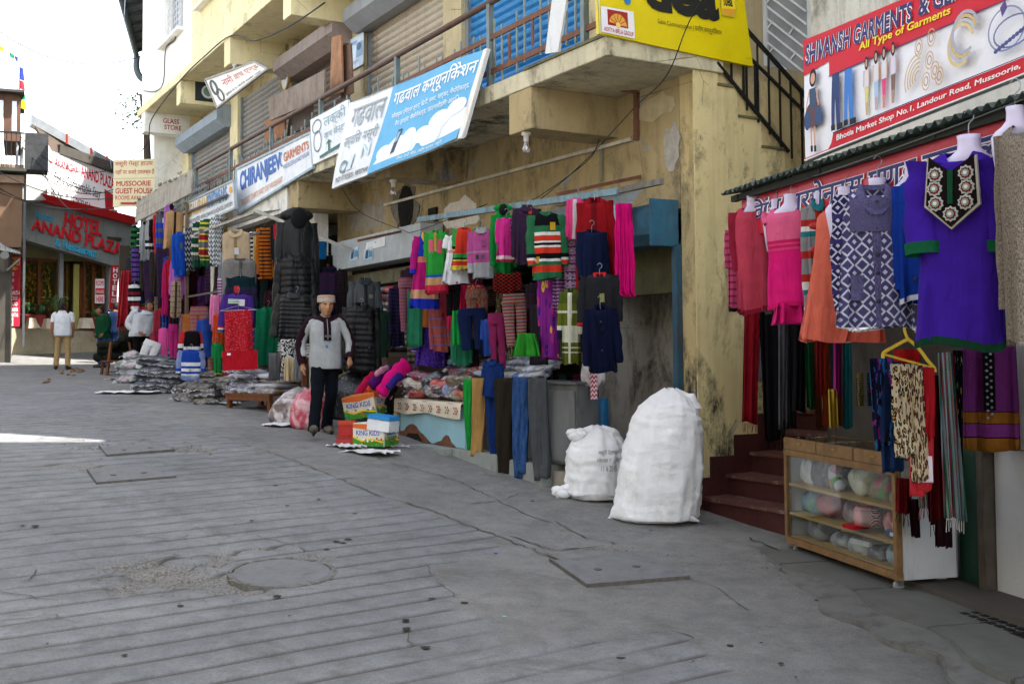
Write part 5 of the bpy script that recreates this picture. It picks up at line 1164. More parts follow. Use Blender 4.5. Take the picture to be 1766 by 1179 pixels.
g('H',(278,645,492,965),-1.0,'top','turquoise frilled child cardigan behind the jacketed man','cardigan',c('#3ea0ac'),flare=.15,sl=.55,placket=c('#2f8c99'))
g('H',(228,775,445,990),-.8,'top','dark plum quilted jacket above the jacketed man','jacket',c('#352a38',knit=.5),puff=1,sl=.6)
g('H',(480,590,562,1150),Y1-.2,'top','long magenta kurta with narrow sleeves on the far rail','kurta',c('#b31f5e'),sl=.7,flare=.2)
g('H',(498,575,562,915),Y1-.24,'drape','crimson scarf over the long magenta kurta','scarf',c('#b51c2b'),dep=.07)
g('H',(478,555,532,800),Y1-.05,'drape','bright blue cloth beside the crimson scarf','cloth',c('#2350c0'),dep=.06)
g('H',(540,575,718,968),Y1-.1,'top','long mauve shirt under the royal blue shirt','shirt',c('#b061b0'),sl=.9)
g('H',(558,785,672,1165),Y1-.3,'top','brown nordic patterned cardigan below the mauve shirt','cardigan',c('#4f4036','fair','#c9b59a','#8a5a3c',n=5,m=14),sl=.95,placket=c('#3a2f28'))
g('H',(668,800,855,1145),-1.0,'top','dusty pink checked shirt inside the far stall','shirt',c('#b0506a','check','#8a3550','#cf7d90',n=14,m=12,th=.3),placket=c('#9a4258'))
g('H',(698,640,885,850),-.9,'drape','dark checked shawl high inside the far stall','shawl',c('#2a2320','check','#5a4036','#141012',n=9,th=.4),dep=.1)
g('H',(828,755,1050,1045),-.8,'top','navy jumper with red and green pinstripes inside the far stall','jumper',c('#1a2140',bands=[(0,'#1a2140'),(.15,'#9c2730'),(.18,'#1a2140'),(.35,'#2c6b4a'),(.38,'#1a2140'),(.55,'#d8d8de'),(.59,'#23409a'),(.66,'#1a2140'),(.8,'#9c2730'),(.83,'#1a2140')]))
g('H',(830,940,1015,1179),-.6,'top','maroon jumper deep inside the far stall','jumper',c('#5c1620'))
g('H',(1030,770,1094,1070),Y1-.08,'drape','purple and white striped knitted scarf beside the beige waistcoat','scarf',c('#8e4a90','stripes','#d9c2de',n=10),dep=.06)
g('A',(528,550,604,750),Y1-.25,'top','light pink fleece jumper left of the purple school jumper','jumper',c('#e07fae'),body=.6)
g('A',(598,190,760,470),Y1-.3,'top','beige stand-collar waistcoat by the white pillar','waistcoat',c('#b9a486',knit=.6),sl=0,vdrop=.1,collar=c('#b9a486'),placket=c('#8a7456'),badge=[(.05,.42,.16,.14,c('#d8d4d6'))],amp=.03)
g('A',(600,345,798,620),Y1-.36,'top','grey tweed waistcoat hung below the beige one','waistcoat',c('#6f6c69','mottle','#8b8884',n=60),sl=0,vdrop=.12,placket=c('#5a5754'),amp=.03)
g('A',(610,445,798,700),Y1-.42,'top','dark green and navy panelled jumper below the grey waistcoat','jumper',c('#12303a',bands=[(0,'#10282f'),(.25,'#2c2644'),(.55,'#12343a')]),sl=.95,badge=[(-.1,.3,.16,.16,c('#b3303a'))])
g('A',(588,545,792,772),Y1-.5,'top','purple school jumper with striped cuffs and white crest','jumper',c('#4a2f86',bands=[(0,'#4a2f86'),(.82,'#c8303a'),(.86,'#e8e6ea'),(.9,'#4a2f86'),(.94,'#2c7a4e'),(.98,'#4a2f86')]),sl=.97,badge=[(.12,.22,.16,.16,c('#e3e0e6')),(-.1,.2,.3,.12,c('#2f8a55','stripes','#e6eae6',n=3))])
o = g('A',(615,635,768,885),Y1-.62,'drape','red embroidered saree folded over a wire hanger','saree',c('#b81a2b','lace','#cf6a6a',n=26,bands=[(0,'#b81a2b')]),dep=.04,ks=(2,3),amp=.3,name='saree'); hook(o,.12); 
gg = MB(); gg.tube([(-.26,-.02,-.01),(0,-.02,.06),(.26,-.02,-.01),(-.26,-.02,-.01)],.005,5); gg.build('wire_hanger', STEEL, o); MB().box(-.25,.25,-.045,-.035,-.88,-.60).build('plain_border', c('#bb1a2a'), o, uv=(.5,.9)); MB().box(-.18,-.13,-.052,-.044,-.66,-.63).build('price_label', paint('#e8e8ea',.5), o)
g('A',(735,192,812,362),-1.0,'top','black and white hooped jumper behind the beige waistcoat','jumper',c('#1a1a1e','stripes','#c9ced2',n=7),sl=.9)
g('A',(775,205,832,452),-1.05,'top','cream yellow cardigan beside the orange striped jumper','cardigan',c('#c6a968'),sl=.9,badge=[(0,.12,.2,.1,c('#5ea04a'))])
g('A',(785,165,898,462),-1.1,'top','orange jumper with thin black hoops','jumper',c('#c0691c','stripes','#1d1820',n=14,th=.36),sl=1.0,cuff=c('#1d1820'),smat=c('#c0691c'),turn=8)
g('A',(868,150,938,390),-1.0,'top','charcoal top with a red panel behind the hooded jacket','top',c('#24262b'),badge=[(0,.2,.4,.35,c('#b82a34'))])
BLKJ = c('#0d0e10',knit=.4,shine=1); BLK2 = c('#121316',knit=.4,shine=1)
g('A',(884,115,1162,545),-1.35,'top','big black hooded jacket, topmost of the black jackets','jacket',c('#17191c',knit=.5,shine=1),hood=c('#131518',shine=1),sl=.95,dep=.17,placket=BLKJ,badge=[(0,.62,.42,.2,BLKJ)],sq=.1)
g('A',(882,330,1142,725),-1.42,'top','black quilted puffer jacket, middle of the black jackets','jacket',BLKJ,puff=1,sl=.98,dep=.18,collar=BLKJ)
g('A',(884,540,1155,820),-1.5,'top','black quilted puffer jacket with grey sides, lowest of the black jackets','jacket',BLK2,puff=1,sl=.97,dep=.19,smat=c('#17181b',shine=1),collar=BLKJ)
g('A',(785,618,932,948),-1.55,'top','long green printed kurta on a blue hanger','kurta',c('#116a4a','dots','#0a3f2c',n=26,th=.35),sl=.9,flare=.12,placket=c('#0c5238'))
g('A',(545,655,624,885),-1.7,'top','orange red kurti below the pink fleece','kurti',c('#cf4a20'),hem=c('#8a2018'),sl=.85)
g('A',(538,820,604,1000),-1.85,'top','small green kurti with gold edge low in the far stall','kurti',c('#1f8a48'),hem=c('#c9b04a'),sl=.5)
g('A',(358,655,498,865),-1.2,'top','brown plaid shirt above the child jumpers','shirt',c('#7a6454','check','#5a4638','#94806c',n=16,m=14,th=.25),collar=c('#7a6454'))
g('A',(354,755,508,915),-1.7,'top','child jumper in black with red and white bands','jumper',c('#141418',bands=[(0,'#141418'),(.55,'#e2e2e4'),(.66,'#c02a30'),(.78,'#141418'),(.88,'#e2e2e4')]),smat=c('#c02a30',bands=[(0,'#c02a30'),(.45,'#e2e2e4'),(.6,'#141418'),(.75,'#e2e2e4'),(.85,'#c02a30')]))
g('A',(338,860,512,1030),-1.95,'top','child jumper in blue with white bands, lowest in the far stall','jumper',c('#2046a8',bands=[(0,'#2046a8'),(.42,'#e6e8ec'),(.54,'#2046a8'),(.62,'#e6e8ec'),(.72,'#2046a8'),(.8,'#e6e8ec'),(.86,'#7f93c2')]),smat=c('#7f93c2',bands=[(0,'#7f93c2'),(.62,'#2046a8'),(.72,'#e6e8ec'),(.84,'#2046a8')]),buttons=2)
g('A',(484,680,562,865),-1.3,'top','dark grey cardigan behind the orange red kurti','cardigan',c('#3b3c3e'),sl=.9,badge=[(.1,.6,.5,.5,c('#1f6a3a'))])
g('A',(165,812,262,985),-2.0,'pants','white trousers slung at an angle over the dark heap','trousers',c('#e4e5e8'),tilt=20)
g('A',(238,735,294,925),-1.8,'top','small bright pink knitted top beside the white trousers','top',c('#e056a0'),sl=.6)
g('A',(298,715,352,940),-1.7,'pants','magenta leggings hanging in the far stall','leggings',c('#b02a72'))
g('A',(250,660,300,840),-1.6,'drape','blue and navy scarf behind the pink knitted top','scarf',c('#2a5ac0','vstripes','#1a2040',n=3),dep=.06)
g('A',(640,905,722,1020),-1.7,'drape','royal blue bag with red edge below the red saree','bag',c('#1c3aa0',bands=[(0,'#1c3aa0'),(.93,'#8a1a24')]),dep=.12,ks=(2,3),amp=.2)
g('A',(700,870,792,1012),-1.5,'pants','grey trousers below the red saree','trousers',c('#8d8a84'))
g('A',(788,930,872,1022),-1.55,'drape','red skirt with coloured bands below the green kurta','skirt',c('#b3202a',bands=[(0,'#1d5a3a'),(.1,'#b3202a'),(.35,'#1d3a7a'),(.42,'#b3202a'),(.7,'#2c7a3a'),(.78,'#b3202a')]),dep=.1)
for i, (x0, y0, x1, y1, cl, lb_) in enumerate([(862,880,930,1035,'#77777a','plain grey cloth draped off the folded stacks'),(928,803,1022,990,None,'black and white leaf print scarf draped off the folded stacks'),(955,905,1018,1038,'#d8c39a','cream cloth draped off the folded stacks'),(1005,895,1052,1035,'#a9adaf','pale silver cloth draped off the folded stacks')]):
    g('A',(x0,y0,x1,y1),-1.75-.05*i,'drape',lb_,'cloth',c(cl) if cl else c('#d9d9d6','leopard','#141416','#141416',n=16),dep=.1,amp=.7)
# ---------------------------------------------------------------- dark cloths at the back of the middle shop
g('A',(1140,330,1232,700),-.45,'drape','black shawl with orange flowers behind the hooded jacket','shawl',c('#121112','dots','#8a4a1c',n=5,th=.35),dep=.06)
g('A',(1140,250,1192,350),-.6,'drape','small bright blue cloth behind the hooded jacket','cloth',c('#1f7ab8'),dep=.04)
g('A',(1235,400,1310,800),-.35,'top','dark checked coat hanging behind the capped man','coat',c('#2a2226','check','#4a3c42','#141014',n=18,m=26,th=.3))
# ---------------------------------------------------------------- middle stall
Y2 = -1.12
g('B',(143,560,398,915),-.75,'top','grey zipped anorak behind the capped man','jacket',c('#454a50',shine=1,knit=.5),collar=c('#3a3f45'),sl=.93,placket=c('#2a2d31'),badge=[(.14,.32,.12,.07,c('#8a8a7a'))])
g('B',(98,730,398,1179),-.9,'top','black padded jacket hung below the grey anorak','jacket',c('#101114',shine=1),puff=1,collar=BLKJ,sl=.98,dep=.18,badge=[(.2,.62,.08,.05,c('#c9cdd0'))])
g('B',(568,250,815,748),Y2,'top','magenta kurta with gold and royal blue borders','kurta',c('#c01f78',bands=[(0,'#2536b0'),(.31,'#d9806a'),(.39,'#c01f78'),(.76,'#d9a37c'),(.88,'#2132b4')]),smat=c('#b01c78'),flare=.55,body=.52,sl=.55,cuff=c('#2132b4'),vdrop=.1,collar=c('#d0b048'))
g('B',(658,222,848,648),Y2-.08,'top','green kurta with pink side panels and printed hem','kurta',c('#2f9a3c',bands=[(0,'#2f9a3c'),(.72,'#2458b8'),(.76,'#c9a070'),(.88,'#d0304e'),(.97,'#b02040')]),flare=.35,body=.62,sl=.42,vdrop=.2,badge=[(-.16,.27,.16,.22,c('#d85a78')),(.16,.27,.16,.22,c('#d85a78')),(0,.2,.1,.3,c('#b59a4a'))])
g('B',(788,255,992,582),Y2-.14,'top','white frilled child frock with printed trim','frock',c('#e9e9ee',bands=[(0,'#ececf0'),(.32,'#d9a8ae'),(.38,'#ececf0')]),flare=.75,body=.52,sl=.3,amp=.09,hem=c('#e6e6ea','floral','#c23a3a','#3a8a4a',n=9,th=.3))
g('B',(855,203,1040,492),Y2-.1,'top','child kurta in red and green with banded hem','kurta',c('#cf3a2a',bands=[(0,'#cf3a2a'),(.62,'#3a9a4a'),(.72,'#141414'),(.76,'#d8c24a'),(.8,'#cf3a2a'),(.9,'#d8c24a')]),smat=c('#3a9a4a',bands=[(0,'#3a9a4a'),(.45,'#141414'),(.52,'#d8c24a'),(.6,'#cf3a2a')]),flare=.3,sl=.6,vdrop=.25)
g('B',(952,215,1175,552),Y2-.16,'top','child jumper in dusty purple with a grey hem','jumper',c('#b0508e',bands=[(0,'#b0508e'),(.45,'#8d9094'),(.48,'#b0508e'),(.68,'#9a9ca0')]),cuff=c('#a3a5a9'),collar=c('#8f9194'),sl=.85,badge=[(.08,.3,.12,.12,c('#8a4a78')),(-.14,.57,.1,.09,c('#3a3a44')),(.02,.57,.1,.09,c('#5a5a66'))])
g('B',(598,720,865,1150),-.72,'top','long purple dress with a leopard print yoke','dress',c('#4a2a96','leopard','#7a5ac0','#2a1560',n=26),flare=.35,body=.62,sl=.75,vdrop=.04,smat=c('#3a2a8a','mstripes','#c04a8a','#8a9ae0',n=16,th=.5),badge=[(0,.19,.6,.28,c('#e6e3ec','leopard','#8a8694','#141418',n=12))])
g('B',(818,585,928,815),-.95,'pants','short black trousers below the white frock','trousers',c('#17171a'))
g('B',(825,805,890,900),-.98,'drape','small pink garment with a yellow card below the black trousers','garment',c('#d0305a',bands=[(0,'#d0305a')]),dep=.04)
g('B',(903,595,968,775),-.85,'drape','crimson leggings beside the red floral kurta','leggings',c('#b81c48'),dep=.05)
g('B',(958,588,1092,860),-.8,'top','red kurta with small bright flowers inside the middle stall','kurta',c('#a8202c','floral','#3a8ab8','#e0b83a',n=16,th=.34),sl=.9)
g('B',(898,752,1095,1032),-1.0,'pants','navy blue jeans hanging inside the middle stall','jeans',c('#16234a'))
g('B',(863,770,955,1002),-1.05,'drape','bright green jeans folded in tiers inside the middle stall','jeans',c('#1f9a44'),dep=.1,ks=(2,5))
g('C',(85,148,262,552),Y2,'top','green hooded jacket beside the pink kurti','jacket',c('#158a3c'),hood=c('#158a3c'),sl=.9,sq=.14,hem=c('#127a34'))
g('C',(122,203,270,482),Y2-.1,'top','small pink kurti with a flower border','kurti',c('#d0308a',bands=[(0,'#d0308a'),(.88,'#e8c8d0'),(.96,'#c02a50')]),sl=.6,flare=.2,badge=[(.2,.2,.14,.3,c('#3a2a90','floral','#e0b03a','#d03a5a',n=5))])
g('C',(222,135,435,498),Y2-.06,'top','dark plum collared coat on the middle rail','coat',c('#35243c'),collar=c('#35243c'),sl=.9,buttons=3,badge=[(.1,.08,.1,.12,c('#d8452a'))])
g('C',(305,172,590,595),Y2-.16,'top','green and black jumper with red and white stripes','jumper',c('#2c6b46',bands=[(0,'#131316'),(.2,'#2c6b46'),(.3,'#e4e2e0'),(.35,'#cf3a26'),(.43,'#e4e2e0'),(.46,'#131316'),(.5,'#e4e2e0'),(.53,'#cf3a26'),(.62,'#131316'),(.7,'#e4e2e0'),(.74,'#2c6b46'),(.8,'#cf3a26'),(.9,'#2c6b46')]),smat=c('#2c6b46',bands=[(0,'#2c6b46'),(.62,'#131316'),(.68,'#e4e2e0'),(.72,'#cf3a26'),(.78,'#2c6b46')]),band=c('#2c6b46'),sl=.82,badge=[(.13,.22,.12,.12,c('#c9a02a')),(-.2,.72,.12,.1,c('#c0902a'))])
g('C',(572,78,705,350),-1.05,'top','bright pink long shirt behind the crimson jumper','shirt',c('#dd3f80'),sl=.9,placket=c('#c9c4c8'))
g('C',(618,80,895,712),-1.1,'top','long crimson v-neck jumper at the near end of the rail','jumper',c('#8f141c'),vdrop=.22,sl=.98,band=c('#7a1018'),placket=c('#6a1018'))
g('C',(622,285,856,605),-1.22,'top','navy v-neck cardigan hung over the crimson jumper','cardigan',c('#121b3a'),vdrop=.25,sl=.95,band=c('#0d142c'))
g('C',(640,560,938,900),-1.32,'top','charcoal v-neck jumper with red trim','jumper',c('#26272b',bands=[(0,'#26272b'),(.9,'#c0282c'),(.95,'#26272b')]),vdrop=.28,sl=.97,band=c('#c0282c'),badge=[(.03,.46,.1,.16,c('#8a8a4a'))])
g('C',(668,768,918,1180),-1.42,'top','dark navy school blazer, lowest at the near end of the rail','blazer',c('#0e1430'),vdrop=.35,sl=.92,collar=c('#0c122a'),buttons=2)
g('C',(522,652,690,1128),-1.3,'top','olive green cardigan with white woven bands','cardigan',c('#5f6a22',bands=[(0,'#4c5a20'),(.2,'#5f6a22'),(.3,'#cfd0b8'),(.33,'#5f6a22'),(.5,'#d6d6c4'),(.72,'#5f6a22'),(.78,'#d6d6c4'),(.8,'#5f6a22'),(.84,'#d6d6c4'),(.86,'#5f6a22')]),placket=c('#dcdac8'),sl=.6,vdrop=.2)
g('C',(482,430,574,795),-1.08,'drape','purple and white striped sleeve cloth below the striped jumper','cloth',c('#8a3f90','stripes','#d4c0d8',n=16,th=.35),dep=.07,taper=-.3)
g('C',(384,555,545,1105),-1.15,'top','purple tunic with magenta flower print','tunic',c('#8a2a90','floral','#c03a8a','#3a2a80',n=7,th=.45),sl=.65,flare=.1)
g('C',(558,335,634,705),-1.06,'drape','purple nordic scarf with white figures','scarf',c('#8a2f86','fair','#ddd0dd','#6a2070',n=3,m=14),dep=.06)
g('C',(128,690,284,1105),-.6,'pants','camouflage trousers in tan, black and olive','trousers',c('#57503a','camo','#b8a67c','#1c1a14',n=5),spread=.3)
g('C',(255,680,332,1000),-.4,'drape','dark camouflage trousers behind the tan pair','trousers',c('#2a2a1e','camo','#4a4632','#15140f',n=6),dep=.06)
g('C',(105,545,305,705),-.5,'top','red and black checked shirt in the shade of the middle stall','shirt',c('#161214','squares','#a02a1e',n=6,m=7),sl=.8)
g('C',(228,940,425,1085),-1.35,'drape','lime green cloth thrown over the packets','cloth',c('#3fae3a'),dep=.22,amp=.5,taper=.8)
# hank of pink yarn
_P, w_, h_, rz_ = place(FM,'C',880,115,1004,708,-1.12); yh = thing('yarn_hank','long hank of hot pink yarn at the near end of the rail','yarn',_P,rz_); rr = random.Random(4); gg = MB()
for i in range(150):
    x = rr.uniform(-.42,.42)*w_; y = rr.uniform(-.06,.06); L = h_*rr.uniform(.9,1.0); ph_ = rr.uniform(0,6.28)
    gg.tube([(x*.7,y*.5,0),(x+.01*math.sin(ph_),y,-L*.3),(x*1.05+.012*math.sin(ph_+2),y,-L*.65),(x*1.05,y,-L*.97),(x*1.05+.02,y,-L)],.006,4)
gg.build('strands', c('#e0107c'), yh); make_drape(yh,w_*.86,h_*.97,c('#c80f70'),3,dep=.07,name='core')
# fillers in the shade
rf = random.Random(77)
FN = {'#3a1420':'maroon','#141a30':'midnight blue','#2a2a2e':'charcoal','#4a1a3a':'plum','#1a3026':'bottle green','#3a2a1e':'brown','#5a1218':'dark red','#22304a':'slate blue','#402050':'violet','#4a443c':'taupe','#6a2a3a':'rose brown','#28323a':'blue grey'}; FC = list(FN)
def filler(n_, x0, x1, y0, y1, ya, yb, where, grp):
    for i in range(n_):
        x_ = x0+(x1-x0)*(i+rf.uniform(.1,.9))/n_; t_ = rf.uniform(y0,y1); w_ = rf.uniform(26,44); h_ = rf.uniform(60,105); k_ = rf.choice(['top','top','drape','top','pants']); pt = rf.choice([None,None,'stripes','check','fair',None,'mottle'])
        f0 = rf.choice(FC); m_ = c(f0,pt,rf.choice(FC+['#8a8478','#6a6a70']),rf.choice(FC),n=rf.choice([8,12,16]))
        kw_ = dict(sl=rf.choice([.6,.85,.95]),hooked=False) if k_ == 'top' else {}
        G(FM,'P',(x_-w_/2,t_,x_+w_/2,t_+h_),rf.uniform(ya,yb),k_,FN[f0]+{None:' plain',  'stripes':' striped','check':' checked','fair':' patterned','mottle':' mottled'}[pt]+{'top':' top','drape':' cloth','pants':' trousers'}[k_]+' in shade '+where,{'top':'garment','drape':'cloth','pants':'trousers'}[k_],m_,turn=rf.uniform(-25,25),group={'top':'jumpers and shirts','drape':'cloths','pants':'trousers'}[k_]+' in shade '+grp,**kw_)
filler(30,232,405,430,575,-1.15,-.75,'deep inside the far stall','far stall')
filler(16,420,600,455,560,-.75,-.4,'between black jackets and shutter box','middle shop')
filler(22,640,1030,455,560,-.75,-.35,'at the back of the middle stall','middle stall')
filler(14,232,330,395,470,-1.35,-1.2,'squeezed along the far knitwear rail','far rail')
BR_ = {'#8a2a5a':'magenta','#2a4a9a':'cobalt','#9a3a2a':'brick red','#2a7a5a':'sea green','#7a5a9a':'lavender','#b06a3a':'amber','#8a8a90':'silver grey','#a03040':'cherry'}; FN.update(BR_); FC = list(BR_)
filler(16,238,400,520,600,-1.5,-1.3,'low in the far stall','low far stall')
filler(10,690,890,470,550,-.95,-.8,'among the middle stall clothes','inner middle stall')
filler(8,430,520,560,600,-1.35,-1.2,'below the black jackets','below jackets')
# rail the clothes hang from
rl2 = thing('clothes_rail','peeling blue clothes rail along the middle stall front','rail'); gg = MB(); A = FM.w(FM.at(722,379,-1.0)); B = FM.w(FM.at(1066,330,-1.0)); gg.bar(A,B,.05,.06); gg.build('bar', paint('#6d8a94',.7,.25,6,dirt=.6,dcol='#5a4a3e'), rl2)
A2, B2 = FM.w(FM.at(960,352,-.98)), FM.w(FM.at(1141,313,-.98)); MB().bar(A2,B2,.045,.05).build('bar', paint('#6d6a62',.8,.25,7,dirt=.4), rl2)
for x in (-5.9,-3.2,-.9): MB().bar(FM.w(x,-1.0,1.5),FM.w(x,.02,1.75),.035).build('bracket', RUST, rl2)
# ---------------------------------------------------------------- mannequin row of the right-hand shop
MANN = paint('#c9c3de',.35,.04,4,spec=.4)
def q(*a, **k): return G(FQ,*a,**k)
def mannequin(nx, ny0, ny1, wpx, y, label, turn=0):
    """hanging half-torso: neck stump, shoulders and chest; nx, ny0, ny1 in zone D for the neck"""
    P, w, h, rz = place(FQ,'D',nx-wpx/2,ny0,nx+wpx/2,ny1,y,turn)
    o = thing('mannequin_torso', label, 'mannequin', P, rz, 'hanging mannequin torsos'); nr = w*.5; n = 20; rs = []
    for rx, ry, z in [(nr*.2,nr*.2,0),(nr*.92,nr*.9,-.002),(nr*.86,nr*.85,-h*.3),(nr*.9,nr*.88,-h*.7),(nr*1.35,nr*.95,-h*1.0),(nr*1.9,nr*.95,-h*1.2),(nr*2.3,nr*.9,-h*1.5),(nr*2.2,nr*.85,-h*2.2),(nr*2.0,nr*.8,-h*3.0),(nr*1.7,nr*.7,-h*4.2)]:
        rs.append(ring_pts(0,0,z,rx,ry,n))
    MB().rings(rs,True,(True,True)).build('torso', MANN, o, smooth=True); hook(o,.12); return o
YQ = -.93
mannequin(150,455,520,62,YQ,'pale mannequin torso wearing the red tunic'); mannequin(255,470,525,55,YQ,'pale mannequin torso wearing the grey floral tunic'); mannequin(318,448,505,70,YQ-.02,'pale mannequin torso wearing the pink dress'); mannequin(448,440,500,66,YQ+.02,'pale mannequin torso wearing the bow cardigan')
mannequin(560,415,480,78,YQ,'pale mannequin torso wearing the coral dress'); mannequin(700,378,450,86,YQ-.05,'pale mannequin torso wearing the patterned coat'); mannequin(855,300,390,80,YQ+.03,'pale mannequin torso wearing the blue cardigan'); mannequin(1105,188,275,112,YQ-.1,'pale mannequin torso wearing the purple kurta'); mannequin(1310,60,150,90,YQ-.08,'pale mannequin torso wearing the beige fur coat')
q('D',(22,590,110,955),YQ+.1,'top','pink crochet top behind the red tunic at the awning end','top',c('#c24a76','stripes','#8a2a50',n=12,th=.3),sl=.5,hem=c('#1a1418'),hooked=False)
q('D',(50,505,228,965),YQ-.03,'top','dusty red tunic with darker side panels on the first mannequin','tunic',c('#c0445a',knit=.6),smat=c('#8f2038'),sl=.6,body=.88,neck=.5,vdrop=.1,hem=c('#8f2038'),hooked=False,r0=.05,turn=-8,waist=.06)
q('D',(162,545,262,970),YQ+.06,'top','grey floral printed tunic between the red tunic and the pink dress','tunic',c('#a8a29a','mottle','#6a635c',n=22),sl=.4,hooked=False)
q('D',(195,505,398,950),YQ-.05,'top','hot pink dress with a paler yoke on a mannequin','dress',c('#d8347c',bands=[(0,'#e2638e'),(.33,'#c8245e'),(.36,'#e0407e'),(.38,'#c8245e'),(.41,'#e0407e'),(.43,'#d8246e'),(.46,'#e21f7c')],knit=.6),sl=.16,body=.97,neck=.55,vdrop=.16,waist=.1,flare=.12,hem=c('#d01868'),hooked=False,turn=-6,amp=.04)
q('D',(240,930,392,1022),YQ-.04,'drape','gathered frill at the foot of the hot pink dress','frill',c('#e0207a'),dep=.14,amp=.5,taper=.25)
o = q('D',(352,480,515,1048),YQ-.02,'top','cardigan striped in red, grey and teal with red bows','cardigan',c('#8a8c90',bands=[(0,'#8a8c90'),(.14,'#b0302a'),(.19,'#dfe0de'),(.23,'#2a7a86'),(.27,'#8a8c90'),(.38,'#b0302a'),(.44,'#8a8c90'),(.56,'#b0302a'),(.62,'#dfe0de'),(.68,'#2a7a86'),(.72,'#8a8c90'),(.82,'#dfe0de'),(.86,'#8a8c90'),(.92,'#a82a26')]),sl=.9,placket=c('#a02a26'),hooked=False,turn=10,collar=c('#2a7a86'))
for k in (.2,.38,.55,.72):
    H_ = (1048-480)*.39021*o.location.dot(CF)/FPX; gg = MB(); gg.ball((-.035,0,0),.032,8,sc=(1.2,.5,.7)); gg.ball((.035,0,0),.032,8,sc=(1.2,.5,.7)); gg.ball((0,-.01,0),.014,6); b_ = gg.build('bow', c('#b8242a',shine=1), o, smooth=True, uv=(.1,.1)); b_.location = (0,-.115,-H_*k)
q('D',(428,515,600,1090),YQ-.04,'top','long coral pleated dress on a mannequin','dress',c('#e0705c',knit=.4),sl=0,flare=.9,vdrop=.03,band=c('#d86450'),amp=.11,hooked=False,turn=-4)
q('D',(560,1000,735,1102),YQ-.02,'drape','trailing coral hem beside the long coral dress','hem cloth',c('#df6a58',knit=.4),dep=.06,taper=.3)
PUR = c('#2c2450','fair','#b9bccf','#3a3068',n=7,m=11,th=.36)
q('D',(500,425,868,1040),YQ-.12,'top','purple and white knitted coat with diamond bands and pockets','coat',c('#3d3763','diamond','#c3c6d6',n=6,m=9,th=.34,bands=[(0,'#4a4572')]),smat=PUR,collar=c('#4f4a70','mottle','#6a6690',n=40),placket=c('#4a4568','mottle','#6a6690',n=40),buttons=5,pocket=c('#4a4568','mottle','#66628a',n=30),sl=.85,body=.78,hooked=False,vdrop=.16,flare=.14,turn=-4,badge=[(0,.2,.6,.24,c('#4a4568','mottle','#66628a',n=30))])
q('D',(768,385,960,925),YQ,'top','royal blue buttoned cardigan beside the patterned coat','cardigan',c('#14399a'),sl=.9,hooked=False,buttons=4,hem=c('#d0d4e6'),body=.8)
o = q('D',(838,262,1290,1130),YQ-.16,'top','long purple kurta with an embroidered black yoke','kurta',c('#3d1f9a',knit=.5),sl=.52,body=.7,flare=.25,neck=.38,vdrop=.09,hem=c('#143c2a'),cuff=c('#145a3a'),hooked=False,turn=-6,amp=.04,r0=.1,r1=.085)
_P, w_, h_, _ = place(FQ,'D',838,262,1290,1130,YQ-.16); zt = .05*h_
yk = [(-.105,-.03),(-.12,-.27),(0,-.385),(.12,-.27),(.105,-.03),(.05,-.075),(.012,-.10),(-.012,-.10),(-.05,-.075)]
def yoke(pts, sc_, dy, mat, name):
    gg = MB(); gg.prism([(x*w_*2.0*sc_+.0,-.088-dy-.014*math.cos(x*8),(z)*h_+(0 if sc_==1 else -.0)) for x,z in pts],(0,.02,0)); gg.build(name, mat, o, uv=(1,1))
yoke([(x*1.10,z*1.03) for x,z in yk],1,.012,c('#c9c2b4'),'braid_edge'); yoke(yk,1,.022,c('#1b1214'),'yoke'); yoke([(-.012,-.1),(.012,-.1),(.012,-.27),(-.012,-.27)],1,.03,c('#14482f'),'green_slit')
for (x,z) in ((-.072,-.12),(-.076,-.19),(-.07,-.265),(0,-.32),(.07,-.265),(.076,-.19),(.072,-.12)):
    cx_, cz_ = x*w_*2.0, z*h_; r_ = .036
    for rr_, cc_ in ((r_,'#b9c0bb'),(r_*.72,'#7a1f2a'),(r_*.5,'#8fa79a'),(r_*.25,'#e4e4e2')):
        gg = MB(); gg.prism([(cx_+rr_*math.cos(a)*(1 if k_%2 else .82),-.125-.004*(r_-rr_)/r_*4,cz_+rr_*math.sin(a)*(1 if k_%2 else .82)) for k_,a in enumerate(np.linspace(0,2*math.pi,21)[:-1])],(0,.01,0)); gg.build('rosette', c(cc_), o, uv=(1,1))
q('D',(1212,140,1450,1110),YQ-.12,'top','beige shaggy fur coat at the picture edge','coat',c('#a09486','mottle','#4f463e',n=70,knit=3),sl=.9,body=.72,hooked=False,vdrop=.3,amp=.03,dep=.2)
# wire the mannequins hang on
gg = MB(); gg.tube(sag(FQ.w(-.4,-.95,1.02),FQ.w(3.0,-1.0,1.08),.03),.004,5); tag(gg.build('hanging_wire', STEEL),'thin wire stretched under the awning above the mannequins','wire')
